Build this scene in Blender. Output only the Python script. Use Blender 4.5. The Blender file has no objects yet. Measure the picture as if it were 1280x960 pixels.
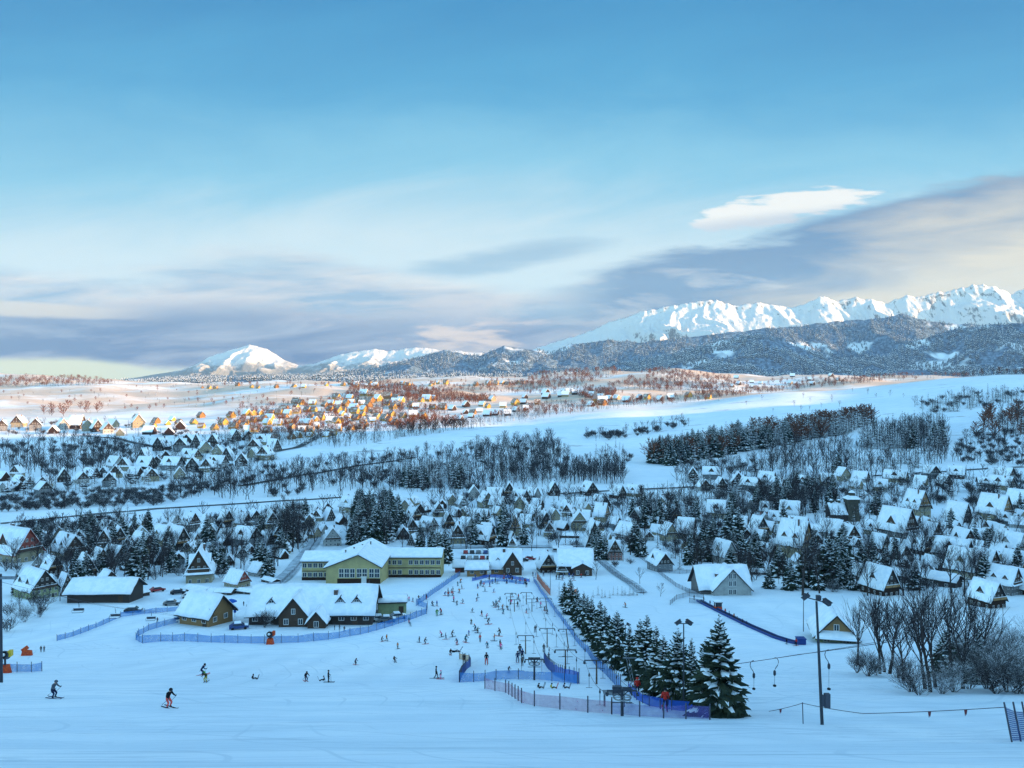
import bpy, bmesh, math, random
import numpy as np
from mathutils import Vector, Matrix
R = math.radians
SC = bpy.context.scene
COL = SC.collection
rnd = random.Random(11)

# ------------------------------------------------------------------ camera
HORIZON = 474.0                      # row of the horizon in the 1280 x 960 photograph
cd = bpy.data.cameras.new('camera'); cam = bpy.data.objects.new('camera', cd); COL.objects.link(cam)
cd.sensor_width = 36.0; cd.lens = 36.0 * 1000.0 / 1280.0
cd.clip_start = 0.5; cd.clip_end = 60000.0
cam.location = (0, 0, 0); cam.rotation_euler = (R(90.0 - 0.345), 0, 0)
SC.camera = cam

# ------------------------------------------------------------------ exposure
SC.view_settings.view_transform = 'Standard'; SC.view_settings.look = 'None'
SC.view_settings.gamma = 1.0; SC.view_settings.use_curve_mapping = False
EXPOSURE = 2.4
SC.view_settings.exposure = EXPOSURE
SC.cycles.use_denoising = True; SC.cycles.denoiser = 'OPENIMAGEDENOISE'
SC.cycles.denoising_input_passes = 'RGB_ALBEDO_NORMAL'; SC.cycles.denoising_prefilter = 'NONE'
SC.cycles.max_bounces = 6; SC.cycles.diffuse_bounces = 3; SC.cycles.volume_bounces = 0
SC.cycles.transparent_max_bounces = 16
SC.cycles.sample_clamp_indirect = 4.0

# ------------------------------------------------------------------ sun
SUN_EL, SUN_AZ = 10.0, 98.0           # degrees; azimuth clockwise from the view direction
sd = bpy.data.lights.new('sun', 'SUN'); so = bpy.data.objects.new('sun', sd); COL.objects.link(so)
sd.energy = 3.9; sd.angle = R(0.5); sd.color = (1.0, 0.54, 0.22)
sdir = Vector((math.sin(R(SUN_AZ)) * math.cos(R(SUN_EL)), math.cos(R(SUN_AZ)) * math.cos(R(SUN_EL)), math.sin(R(SUN_EL))))
so.rotation_euler = (-sdir).to_track_quat('-Z', 'Y').to_euler()

# ------------------------------------------------------------------ world
world = bpy.data.worlds.new('World'); SC.world = world; world.use_nodes = True
WSTR = 0.12
KSKY = WSTR * 2.0 ** EXPOSURE

def lin(c):
    return tuple((v / 255.0 / 12.92) if v / 255.0 <= 0.04045 else ((v / 255.0 + 0.055) / 1.055) ** 2.4 for v in c)

class E:
    """A tiny expression wrapper: arithmetic on node sockets makes Math nodes."""
    def __init__(s, t, sock): s.t = t; s.s = sock
    def _m(s, op, *o, clamp=False):
        n = s.t.nodes.new('ShaderNodeMath'); n.operation = op; n.use_clamp = clamp
        for i, a in enumerate((s,) + o):
            if isinstance(a, E): s.t.links.new(a.s, n.inputs[i])
            else: n.inputs[i].default_value = float(a)
        return E(s.t, n.outputs[0])
    def __add__(s, o): return s._m('ADD', o)
    __radd__ = __add__
    def __sub__(s, o): return s._m('SUBTRACT', o)
    def __rsub__(s, o): return (s * -1.0)._m('ADD', o)
    def __mul__(s, o): return s._m('MULTIPLY', o)
    __rmul__ = __mul__
    def __truediv__(s, o): return s._m('DIVIDE', o)
    def max(s, o): return s._m('MAXIMUM', o)
    def min(s, o): return s._m('MINIMUM', o)
    def sat(s): return s._m('ADD', 0.0, clamp=True)
    def pw(s, o): return s._m('POWER', o)
    def step(s, a, b):                # smoothstep from a to b (a > b reverses)
        n = s.t.nodes.new('ShaderNodeMapRange'); n.interpolation_type = 'SMOOTHSTEP'
        s.t.links.new(s.s, n.inputs['Value'])
        if a < b: vals = (a, b, 0.0, 1.0)
        else: vals = (b, a, 1.0, 0.0)
        for nm, v in zip(('From Min', 'From Max', 'To Min', 'To Max'), vals): n.inputs[nm].default_value = v
        return E(s.t, n.outputs[0])

def comb(t, x, y, z):
    n = t.nodes.new('ShaderNodeCombineXYZ')
    for i, a in enumerate((x, y, z)):
        if isinstance(a, E): t.links.new(a.s, n.inputs[i])
        else: n.inputs[i].default_value = a
    return n.outputs[0]

def noise(t, vec, scale, detail=3.0, rough=0.5, dist=0.0):
    n = t.nodes.new('ShaderNodeTexNoise'); n.inputs['Scale'].default_value = scale
    n.inputs['Detail'].default_value = detail; n.inputs['Roughness'].default_value = rough; n.inputs['Distortion'].default_value = dist
    if vec is not None: t.links.new(vec, n.inputs['Vector'])
    return E(t, n.outputs[0])

def mixc(t, f, a, b, mode='MIX'):
    n = t.nodes.new('ShaderNodeMix'); n.data_type = 'RGBA'; n.blend_type = mode
    for idx, v in ((0, f), (6, a), (7, b)):
        if isinstance(v, E): t.links.new(v.s, n.inputs[idx])
        elif isinstance(v, bpy.types.NodeSocket): t.links.new(v, n.inputs[idx])
        elif idx == 0: n.inputs[0].default_value = v
        else: n.inputs[idx].default_value = (v[0], v[1], v[2], 1.0)
    return n.outputs[2]

def build_world():
    t = world.node_tree; t.nodes.clear()
    out = t.nodes.new('ShaderNodeOutputWorld'); bg = t.nodes.new('ShaderNodeBackground')
    t.links.new(bg.outputs[0], out.inputs[0]); bg.inputs[1].default_value = WSTR
    sky = t.nodes.new('ShaderNodeTexSky'); sky.sky_type = 'NISHITA'; sky.sun_disc = False
    sky.sun_elevation = R(SUN_EL); sky.sun_rotation = R(SUN_AZ)
    sky.altitude = 900.0; sky.air_density = 1.0; sky.dust_density = 0.6; sky.ozone_density = 2.2
    tc = t.nodes.new('ShaderNodeTexCoord'); sp = t.nodes.new('ShaderNodeSeparateXYZ')
    t.links.new(tc.outputs['Generated'], sp.inputs[0])
    X, Y, Z = (E(t, sp.outputs[i]) for i in range(3))
    yy = Y.max(0.08)
    P = X / yy * 1000.0 + 640.0        # where a line of sight meets a far vertical sheet ahead
    Q = Z / yy * -1000.0 + HORIZON
    front = Y.step(0.1, 0.35)
    def c(*rgb): return tuple(v / KSKY for v in lin(rgb))
    col = mixc(t, 1.0, sky.outputs[0], SKY_TINT, 'MULTIPLY')
    # clear blue overhead paling to a thin veil of high cloud low down
    n0 = noise(t, comb(t, P * 0.0026, Q * 0.010 + P * 0.0012, 0.3), 1.0, 8.0, 0.62, 0.6)
    Qn = Q + (n0 - 0.5) * 150.0
    g = mixc(t, Qn.step(-60.0, 150.0), c(24, 134, 194), c(64, 164, 214))
    g = mixc(t, Qn.step(90.0, 235.0), g, c(126, 198, 230))
    g = mixc(t, Qn.step(205.0, 330.0), g, c(208, 230, 240))
    col = mixc(t, (front * Q.step(-900.0, -140.0)).sat(), col, g)
    # streaky noise shared by the banks
    v1 = comb(t, P * 0.004, Q * 0.022, 1.7)
    n1 = noise(t, v1, 1.0, 5.0, 0.55, 0.4)
    w1 = (n1 - 0.5)
    # ---- yellow light under the left bank
    glow = P.step(420.0, 60.0) * Q.step(400.0, 450.0)
    col = mixc(t, (glow * front * 0.9).sat(), col, c(232, 236, 196))
    # ---- left bank: a thin lit upper layer over a dense blue lower one
    v2 = comb(t, P * 0.0042, Q * 0.026 + P * 0.002, 5.1)
    n2 = noise(t, v2, 1.0, 8.0, 0.6, 0.7)
    w2 = (n2 - 0.5)
    up = P.step(0.0, 300.0) * -16.0 + P.step(330.0, 820.0) * 50.0 + 350.0
    lo = P.step(40.0, 330.0) * 20.0 + P.step(420.0, 820.0) * -22.0 + 446.0
    end = P.step(880.0, 640.0)
    m = (Q + w1 * 110.0 - up)._m('DIVIDE', 26.0).step(-1.0, 1.0) * (lo + w1 * 22.0 - Q).step(-5.0, 7.0) * end
    col = mixc(t, (m * front * 0.85).sat(), col, mixc(t, (w2 * 4.2 + 0.5).sat(), c(112, 154, 196), c(234, 220, 216)))
    up2 = P.step(0.0, 200.0) * 6.0 + P.step(300.0, 820.0) * 6.0 + 386.0
    m = (Q + w2 * 120.0 + w1 * 40.0 - up2)._m('DIVIDE', 20.0).step(-1.0, 1.0) * (lo + w1 * 22.0 - Q).step(-5.0, 7.0) * end
    tone = (w2 * 4.0 + 0.16 + P.step(250.0, 620.0) * 0.5).sat()
    col = mixc(t, (m * front * 0.92).sat(), col, mixc(t, tone, c(26, 92, 160), c(160, 178, 206)))
    # the pale wedge that reaches in from the left and warm tufts on the right part
    dy = (Q - 384.0 - P * 0.06 + w1 * 26.0) / 13.0
    col = mixc(t, ((dy * dy).step(1.0, 0.15) * P.step(230.0, 60.0) * front * 0.7).sat(), col, c(238, 224, 206))
    v3 = comb(t, P * 0.009, Q * 0.045, 8.4)
    n3 = noise(t, v3, 1.0, 5.0, 0.55, 0.3)
    col = mixc(t, (n3.step(0.50, 0.66) * m * P.step(330.0, 470.0) * front * 0.8).sat(), col, c(247, 226, 214))
    # ---- lens cloud in the middle
    dx = (P - 640.0) / 140.0; dy = (Q - 322.0 + (P - 640.0) * 0.14) / 20.0
    m = ((dx * dx + dy * dy)._m('ADD', w1 * 3.4)).step(1.25, 0.1)
    col = mixc(t, (m * front * 0.75).sat(), col, c(128, 174, 208))
    # ---- white crest cloud
    dx = (P - 978.0) / 112.0; dy = (Q - 262.0 + (P - 978.0) * 0.10) / 19.0
    m = ((dx * dx + dy * dy) + w1 * 3.0 + (n3 - 0.5) * 5.0).step(1.15, 0.55)
    cc = mixc(t, (Q - 262.0 + (P - 975.0) * 0.12 + w1 * 30.0).step(-4.0, 16.0), c(253, 251, 246), c(205, 214, 226))
    col = mixc(t, (m * front * 0.95).sat(), col, cc)
    # ---- diagonal bank on the right
    up = (P - 690.0) * -0.235 + 352.0
    m = (Q + w1 * 60.0 + w2 * 36.0 - up).step(-7.0, 12.0) * P.step(640.0, 790.0) * Q.step(470.0, 395.0)
    warm = ((P - 860.0) * 0.0011 + (Q - up - 24.0) * 0.0068 + w2 * 1.3 + w1 * 1.2 - 0.12).sat()
    bank = mixc(t, warm, c(72, 126, 178), c(236, 224, 202))
    bank = mixc(t, (n3.step(0.52, 0.68) * Q.step(310.0, 345.0) * 0.4).sat(), bank, c(238, 236, 232))
    col = mixc(t, (m * front * 0.97).sat(), col, bank)
    t.links.new(col, bg.inputs[0])
SKY_TINT = (1.20, 1.38, 1.14)
build_world()

# ------------------------------------------------------------------ numpy noise
_perm = np.random.RandomState(5).permutation(4096)
def _h(ix, iy): return _perm[(_perm[ix & 4095] + iy) & 4095]
def pn(x, y):
    x = np.asarray(x, float); y = np.asarray(y, float)
    ix = np.floor(x).astype(int); iy = np.floor(y).astype(int); fx = x - ix; fy = y - iy
    def g(i, j):
        a = _h(ix + i, iy + j) * (2 * math.pi / 4096.0)
        return np.cos(a) * (fx - i) + np.sin(a) * (fy - j)
    sx = fx * fx * fx * (fx * (fx * 6 - 15) + 10); sy = fy * fy * fy * (fy * (fy * 6 - 15) + 10)
    a = g(0, 0) * (1 - sx) + g(1, 0) * sx; b = g(0, 1) * (1 - sx) + g(1, 1) * sx
    return (a * (1 - sy) + b * sy) * 1.5
def fbm(x, y, o=4, gain=0.5):
    s = 0.0; a = 1.0; f = 1.0
    for k in range(o):
        s = s + a * pn(x * f + 17.3 * k, y * f - 9.1 * k); a *= gain; f *= 2.03
    return s
def ridged(x, y, o=4):
    s = 0.0; a = 1.0; f = 1.0; t = 0.0
    for k in range(o):
        s = s + a * (1 - np.abs(pn(x * f + 31.7 * k, y * f + 5.3 * k))); t += a; a *= 0.5; f *= 2.1
    return s / t
def sst(a, b, x):
    t = np.clip((np.asarray(x, float) - a) / (b - a), 0, 1); return t * t * (3 - 2 * t)

# ------------------------------------------------------------------ terrain
_cols = np.array([-400, 0, 100, 200, 400, 600, 800, 1000, 1280, 1700], float)
_near = [(0, -1.7), (10, -5.2), (20, -9.8), (30, -14.2), (40, -18.4), (50, -22.2), (60, -25.7), (70, -28.8), (85, -33.3), (107, -40.0),
         (140, -49.0), (165, -54.4), (200, -58.8), (240, -63.2), (285, -68.6), (350, -72.6), (420, -75.0), (500, -76.8)]
_fd = [600, 700, 760, 850, 950, 1100, 1250, 1450, 1700, 2000, 2400, 2800, 3300, 3800, 4600, 6000, 14000]
_far = {
 -400: [-78, -80, -81, -82, -83, -84, -82, -78, -72, -63, -48, -34, 0, -10, -50, -60, -60],
 0:    [-78, -80, -81, -82, -83, -84, -82, -77, -72, -63, -48, -30, 18, 6, -50, -60, -60],
 100:  [-78, -80, -81, -82, -83, -84, -82, -77, -72, -63, -48, -32, -4, -6, -50, -60, -60],
 200:  [-78, -80, -81, -82, -82, -83, -81, -76, -70, -62, -48, -33, -20, -25, -55, -60, -60],
 400:  [-78, -79, -79, -77, -77, -78, -76, -69, -60, -47, -31, -18, -14, -30, -55, -60, -60],
 600:  [-78, -77, -76, -71, -68, -66, -76, -72, -60, -51, -38, -13, 4, -20, -50, -60, -60],
 800:  [-76, -73, -73, -73, -68, -60, -51, -56, -50, -40, -11, 21, 22, -20, -50, -60, -60],
 1000: [-75, -73, -72, -64, -54, -45, -34, -23, -38, -34, -22, 2, 8, -20, -50, -60, -60],
 1280: [-69, -64, -59, -49, -38, -23, -7, 9, 8, -4, -4, 4, 8, -20, -50, -60, -60],
 1700: [-66, -60, -54, -43, -31, -15, 2, 20, 22, 10, 6, 6, 8, -20, -50, -60, -60],
}
_D = np.array([d for d, z in _near] + _fd, float)
_T = np.array([[z for d, z in _near] + _far[int(c)] for c in _cols])
def _slopes(x, y):
    h = np.diff(x); d = np.diff(y) / h; m = np.zeros_like(y)
    m[1:-1] = (d[:-1] * h[1:] + d[1:] * h[:-1]) / (h[1:] + h[:-1]); m[0] = d[0]; m[-1] = d[-1]
    return m
_S = np.array([_slopes(_D, r) for r in _T])
def _row(r, y):
    i = np.clip(np.searchsorted(_D, y) - 1, 0, len(_D) - 2); h = _D[i + 1] - _D[i]; t = (y - _D[i]) / h
    a = _T[r, i]; b = _T[r, i + 1]; ma = _S[r, i] * h; mb = _S[r, i + 1] * h
    return ((2 * t**3 - 3 * t**2 + 1) * a + (t**3 - 2 * t**2 + t) * ma + (-2 * t**3 + 3 * t**2) * b + (t**3 - t**2) * mb)
def ground(x, y):
    x = np.atleast_1d(np.asarray(x, float)); y = np.atleast_1d(np.asarray(y, float))
    x, y = np.broadcast_arrays(x, y)
    yc = np.clip(y, 0, 14000); p = np.clip(640 + 1000 * x / np.maximum(yc, 60), -400, 1700)
    j = np.clip(np.searchsorted(_cols, p) - 1, 0, len(_cols) - 2); t = (p - _cols[j]) / (_cols[j + 1] - _cols[j]); t = t * t * (3 - 2 * t)
    z = _row(j, yc) * (1 - t) + _row(j + 1, yc) * t
    z = z + np.where(y < 0, np.minimum(-y * 0.36, 150 + 0.02 * -y), 0)                    # the slope goes on up behind the camera
    hill = sst(0, 650, x - (0.74 * np.maximum(y, 0) + 110)) * SHADE_HILL * (1 - 0.5 * sst(860, 1030, y) - 0.5 * sst(1330, 1650, y)) * (1 - sst(2600, 4200, x))  # unseen ridge on the right, shaped so its shadow covers the valley
    z = z + hill
    z = z + fbm(x / 420.0 + 5.0, y / 300.0, 3) * 19.0 * sst(1300, 2100, y)
    z = z + fbm(x / 160.0, y / 160.0, 3) * 1.4 * sst(300, 900, np.hypot(x, y)) + fbm(x / 23.0, y / 23.0, 2) * 0.16 * sst(20, 90, np.hypot(x, y))
    return z
SHADE_HILL = 335.0
def gz(x, y): return float(ground(x, y)[0])
def pd(px, Y):                        # a point on the ground at photo column px and distance Y
    x = (px - 640.0) / 1000.0 * Y
    return Vector((x, Y, gz(x, Y)))
_ys = np.concatenate([np.arange(20, 400, 1.0), np.arange(400, 1200, 3.0), np.arange(1200, 4200, 10.0)])
def pt(px, py, after=0.0):            # where the line of sight through a photo pixel first meets the ground
    u = (px - 640.0) / 1000.0; v = -(py - HORIZON) / 1000.0
    ys = _ys[_ys > after]
    f = ground(u * ys, ys) - v * ys
    k = np.nonzero(f > 0)[0]
    if len(k) == 0: Y = ys[np.argmax(f / ys)]
    elif k[0] == 0: Y = ys[0]
    else:
        a, b = ys[k[0] - 1], ys[k[0]]; fa, fb = f[k[0] - 1], f[k[0]]; Y = a + (b - a) * (-fa) / (fb - fa)
    return Vector((u * Y, Y, gz(u * Y, Y)))

# ------------------------------------------------------------------ object helpers
def tag(o, label=None, cat=None, group=None, kind=None):
    for k, v in (('label', label), ('category', cat), ('group', group), ('kind', kind)):
        if v: o[k] = v
    return o
def mesh_from(name, verts, faces, mats=(), fm=None, smooth=False):
    me = bpy.data.meshes.new(name); me.from_pydata([tuple(v) for v in verts], [], [tuple(f) for f in faces])
    for m in mats: me.materials.append(m)
    if fm is not None: me.polygons.foreach_set('material_index', np.asarray(fm, dtype=np.int32))
    if smooth: me.polygons.foreach_set('use_smooth', np.ones(len(me.polygons), dtype=bool))
    me.update(); return me
def np_mesh(name, V, F, mats=(), smooth=False, fm=None):          # F: (n, k) array of equal polygons
    me = bpy.data.meshes.new(name); V = np.asarray(V, np.float32); F = np.asarray(F, np.int32); k = F.shape[1]
    me.vertices.add(len(V)); me.vertices.foreach_set('co', V.ravel())
    me.loops.add(F.size); me.loops.foreach_set('vertex_index', F.ravel())
    me.polygons.add(len(F)); me.polygons.foreach_set('loop_start', np.arange(0, F.size, k, dtype=np.int32))
    try: me.polygons.foreach_set('loop_total', np.full(len(F), k, np.int32))
    except Exception: pass
    for m in mats: me.materials.append(m)
    if fm is not None: me.polygons.foreach_set('material_index', np.asarray(fm, dtype=np.int32))
    if smooth: me.polygons.foreach_set('use_smooth', np.ones(len(F), dtype=bool))
    me.update(calc_edges=True); me.validate(); return me
def link(name, data, parent=None, loc=None, rz=None):
    o = bpy.data.objects.new(name, data); COL.objects.link(o)
    if parent is not None: o.parent = parent
    if loc is not None: o.location = loc
    if rz is not None: o.rotation_euler = (0, 0, rz)
    return o
def copy_tree(o, kids, parent=None):
    c = o.copy(); COL.objects.link(c)
    if parent is not None: c.parent = parent
    for ch in kids.get(None if parent is None else o.name, ()): copy_tree(ch, kids, c)
    return c
def kids_of(root):
    d = {}
    st = [root]
    while st:
        o = st.pop(); ch = list(o.children); d[o.name] = ch; st += ch
    d[None] = d[root.name]
    return d

# ------------------------------------------------------------------ materials
def material(name, color, rough=0.8, var=0.0, scale=1.0, color2=None, lo=0.4, hi=0.6, bump=0.0, bscale=None, spec=0.2, snow=0.0, metallic=0.0, detail=4.0):
    m = bpy.data.materials.new(name); m.use_nodes = True; t = m.node_tree; b = t.nodes['Principled BSDF']
    b.inputs['Roughness'].default_value = rough; b.inputs['Specular IOR Level'].default_value = spec; b.inputs['Metallic'].default_value = metallic
    tc = t.nodes.new('ShaderNodeTexCoord')
    c = None
    if color2 is not None or var > 0:
        n = noise(t, tc.outputs['Object'], scale, detail, 0.6)
        c2 = color2 if color2 is not None else tuple(v * (1 - var) for v in color)
        c = mixc(t, n.step(lo, hi), color, c2)
    else:
        b.inputs['Base Color'].default_value = (*color, 1)
    if snow > 0:
        g = t.nodes.new('ShaderNodeNewGeometry'); sp = t.nodes.new('ShaderNodeSeparateXYZ'); t.links.new(g.outputs['Normal'], sp.inputs[0])
        n = noise(t, tc.outputs['Object'], 1.7, 3.0, 0.6)
        f = (E(t, sp.outputs[2]) + (n - 0.5) * 1.5).step(0.75 - snow, 1.0 - snow * 0.6)
        c = mixc(t, f, c if c is not None else color, SNOWC)
    if c is not None: t.links.new(c, b.inputs['Base Color'])
    if bump > 0:
        n = noise(t, tc.outputs['Object'], bscale or scale * 3, 4.0, 0.6)
        bn = t.nodes.new('ShaderNodeBump'); bn.inputs['Strength'].default_value = bump; bn.inputs['Distance'].default_value = 0.1
        t.links.new(n.s, bn.inputs['Height']); t.links.new(bn.outputs[0], b.inputs['Normal'])
    return m
SNOWC = (0.80, 0.86, 0.92)

def snow_ground():
    m = bpy.data.materials.new('snow_ground'); m.use_nodes = True; t = m.node_tree; b = t.nodes['Principled BSDF']
    b.inputs['Roughness'].default_value = 0.55; b.inputs['Specular IOR Level'].default_value = 0.25
    tc = t.nodes.new('ShaderNodeTexCoord'); ob = tc.outputs['Object']
    sp = t.nodes.new('ShaderNodeSeparateXYZ'); t.links.new(ob, sp.inputs[0]); X, Y = E(t, sp.outputs[0]), E(t, sp.outputs[1])
    big = noise(t, ob, 0.012, 4.0, 0.55)
    mid = noise(t, ob, 0.11, 5.0, 0.6)
    c = mixc(t, (big * 0.6 + mid * 0.4).step(0.35, 0.68), (0.70, 0.80, 0.90), (0.84, 0.90, 0.95))
    # ski-worn streaks run across the slope near the camera, scuffed and a little icy
    wv = noise(t, comb(t, X * 0.05, Y * 0.05, 0.0), 1.0, 3.0, 0.5)
    st = noise(t, comb(t, X * 0.085 + wv * 1.5, Y * 0.75 + wv * 5.0, 2.0), 1.0, 6.0, 0.68, 0.5)
    pat = noise(t, comb(t, X * 0.03, Y * 0.09, 7.0), 1.0, 3.0, 0.5)
    near = Y.step(150.0, 35.0)
    scuff = st.step(0.51, 0.62) * pat.step(0.36, 0.56) * near
    c = mixc(t, (scuff * 0.7).sat(), c, (0.42, 0.54, 0.64))
    # single ski tracks crossing each other and groomed stripes running down the fall line
    trk = None
    for (ax, ay, fr, ph) in ((0.9, 0.35, 0.22, 0.0), (-0.7, 0.55, 0.2, 3.0), (0.35, 0.95, 0.16, 6.0), (-0.3, 0.9, 0.14, 8.0)):
        q = (X * ax + Y * ay + (noise(t, comb(t, X * 0.014, Y * 0.014, ph), 1.0, 2.0, 0.4) - 0.5) * 60.0) * fr
        ln = (q._m('FRACT') - 0.5)._m('ABSOLUTE').step(0.045, 0.018) * noise(t, comb(t, X * 0.05, Y * 0.05, ph + 1.0), 1.0, 2.0, 0.5).step(0.48, 0.6)
        trk = ln if trk is None else trk.max(ln)
    pist = Y.step(260.0, 150.0)
    c = mixc(t, (trk * pist * 0.38).sat(), c, (0.42, 0.54, 0.65))
    groom = ((X * 0.9 + (mid - 0.5) * 2.0)._m('SINE') * 0.5 + 0.5) * noise(t, comb(t, X * 0.02, Y * 0.02, 12.0), 1.0, 2.0, 0.5).step(0.45, 0.6)
    c = mixc(t, (groom * pist * 0.26).sat(), c, (0.50, 0.61, 0.71))
    soft = noise(t, comb(t, X * 0.022 + wv * 0.6, Y * 0.12 + wv * 1.2, 31.0), 1.0, 5.0, 0.6, 0.8)
    c = mixc(t, (soft.step(0.44, 0.64) * Y.step(170.0, 60.0) * 0.55).sat(), c, (0.56, 0.69, 0.80))
    churn = noise(t, comb(t, X * 0.5, Y * 0.5, 3.0), 1.0, 6.0, 0.7)
    used = noise(t, comb(t, X * 0.018, Y * 0.018, 15.0), 1.0, 3.0, 0.55).step(0.48, 0.62)
    c = mixc(t, (churn.step(0.52, 0.68) * used * pist * 0.75).sat(), c, (0.46, 0.57, 0.67))
    # rough winter grass and scrub showing through in the far fields, then painted sun warmth
    far = Y.step(480.0, 900.0)
    sc = noise(t, comb(t, X * 0.012, Y * 0.035, 4.0), 1.0, 6.0, 0.72)
    c = mixc(t, (sc.step(0.58, 0.68) * far * 0.8).sat(), c, (0.16, 0.145, 0.13))
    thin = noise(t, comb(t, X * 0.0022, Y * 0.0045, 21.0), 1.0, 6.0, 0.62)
    c = mixc(t, (Y.step(1250.0, 1900.0) * thin.step(0.33, 0.56) * 0.92).sat(), c, (0.56, 0.43, 0.33))  # warm tint of the low sun painted into the far snow
    hedge = noise(t, comb(t, X * 0.004, Y * 0.012, 9.0), 1.0, 2.0, 0.5)
    line = ((hedge * 14.0)._m('FRACT') - 0.5)._m('ABSOLUTE').step(0.035, 0.0)
    c = mixc(t, (line * Y.step(1300.0, 1700.0) * 0.45).sat(), c, (0.20, 0.17, 0.15))
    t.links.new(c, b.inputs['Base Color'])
    tr = noise(t, comb(t, X * 1.4, Y * 0.30, 0.0), 1.0, 4.0, 0.65)
    fine = noise(t, ob, 2.6, 5.0, 0.65)
    h = st * 0.30 * near + tr * 0.08 + fine * 0.05 + mid * 0.5
    bn = t.nodes.new('ShaderNodeBump'); bn.inputs['Strength'].default_value = 0.75; bn.inputs['Distance'].default_value = 0.9
    t.links.new(h.s, bn.inputs['Height']); t.links.new(bn.outputs[0], b.inputs['Normal'])
    return m
M = {}
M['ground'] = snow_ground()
M['snow'] = material('snow', (0.86, 0.90, 0.95), 0.6, color2=(0.76, 0.83, 0.91), scale=0.6, bump=0.35, bscale=2.0)

def build_ground():
    rr = np.concatenate([[0.0], np.geomspace(3.0, 11500.0, 400)])
    th = np.concatenate([np.linspace(-44, 50, 460), np.linspace(52, 314, 110)])    # degrees clockwise from the view direction
    a = np.radians(th)
    X = rr[:, None] * np.sin(a)[None]; Yv = rr[:, None] * np.cos(a)[None]
    Z = ground(X, Yv)
    nr, na = X.shape
    V = np.stack([X, Yv, Z], -1).reshape(-1, 3)
    i = np.arange(nr - 1)[:, None] * na; j = np.arange(na)[None]; j2 = (j + 1) % na
    F = np.stack([i + j, i + na + j, i + na + j2, i + j2], -1).reshape(-1, 4)
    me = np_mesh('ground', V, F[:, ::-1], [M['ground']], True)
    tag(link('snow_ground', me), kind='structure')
build_ground()
# ------------------------------------------------------------------ mountains and forested hills
def rock_mat():
    m = bpy.data.materials.new('snowy_rock'); m.use_nodes = True; t = m.node_tree; b = t.nodes['Principled BSDF']; b.inputs['Roughness'].default_value = 0.8
    b.inputs['Specular IOR Level'].default_value = 0.1
    g = t.nodes.new('ShaderNodeNewGeometry'); tc = t.nodes.new('ShaderNodeTexCoord'); sp = t.nodes.new('ShaderNodeSeparateXYZ'); t.links.new(g.outputs['Normal'], sp.inputs[0])
    so_ = t.nodes.new('ShaderNodeSeparateXYZ'); t.links.new(tc.outputs['Object'], so_.inputs[0])
    n = noise(t, tc.outputs['Object'], 0.014, 8.0, 0.72)
    stv = comb(t, E(t, so_.outputs[0]) * 0.030, E(t, so_.outputs[1]) * 0.010, E(t, so_.outputs[2]) * 0.011)
    n2 = noise(t, stv, 1.0, 8.0, 0.75, 0.4)
    f = (E(t, sp.outputs[2]) * 0.9 + (n - 0.5) * 0.9 + (n2 - 0.5) * 1.35 + (E(t, so_.outputs[2]).step(900.0, 350.0) * 0.22)).step(0.33, 0.50)
    c = mixc(t, f, (0.085, 0.095, 0.12), (0.55, 0.57, 0.60))
    zz = E(t, so_.outputs[2])
    fo = noise(t, tc.outputs['Object'], 0.004, 6.0, 0.7)
    c = mixc(t, ((zz + (fo - 0.5) * 520.0).step(230.0, 90.0) * 0.85).sat(), c, (0.075, 0.10, 0.13))
    t.links.new(c, b.inputs['Base Color'])
    bn = t.nodes.new('ShaderNodeBump'); bn.inputs['Strength'].default_value = 0.45; bn.inputs['Distance'].default_value = 30.0
    t.links.new((n * 0.5 + n2 * 0.7).s, bn.inputs['Height']); t.links.new(bn.outputs[0], b.inputs['Normal'])
    return m
def wood_hill_mat():
    m = bpy.data.materials.new('wooded_hill'); m.use_nodes = True; t = m.node_tree; b = t.nodes['Principled BSDF']; b.inputs['Roughness'].default_value = 0.9
    b.inputs['Specular IOR Level'].default_value = 0.05
    tc = t.nodes.new('ShaderNodeTexCoord')
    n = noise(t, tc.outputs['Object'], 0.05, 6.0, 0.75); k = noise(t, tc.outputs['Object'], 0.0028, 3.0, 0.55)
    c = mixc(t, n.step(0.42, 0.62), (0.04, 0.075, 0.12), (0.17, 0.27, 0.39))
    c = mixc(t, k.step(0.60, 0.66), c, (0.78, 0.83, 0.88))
    t.links.new(c, b.inputs['Base Color'])
    return m
M['rock'] = rock_mat(); M['hillwood'] = wood_hill_mat()
HEIGHTS = {}
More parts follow.
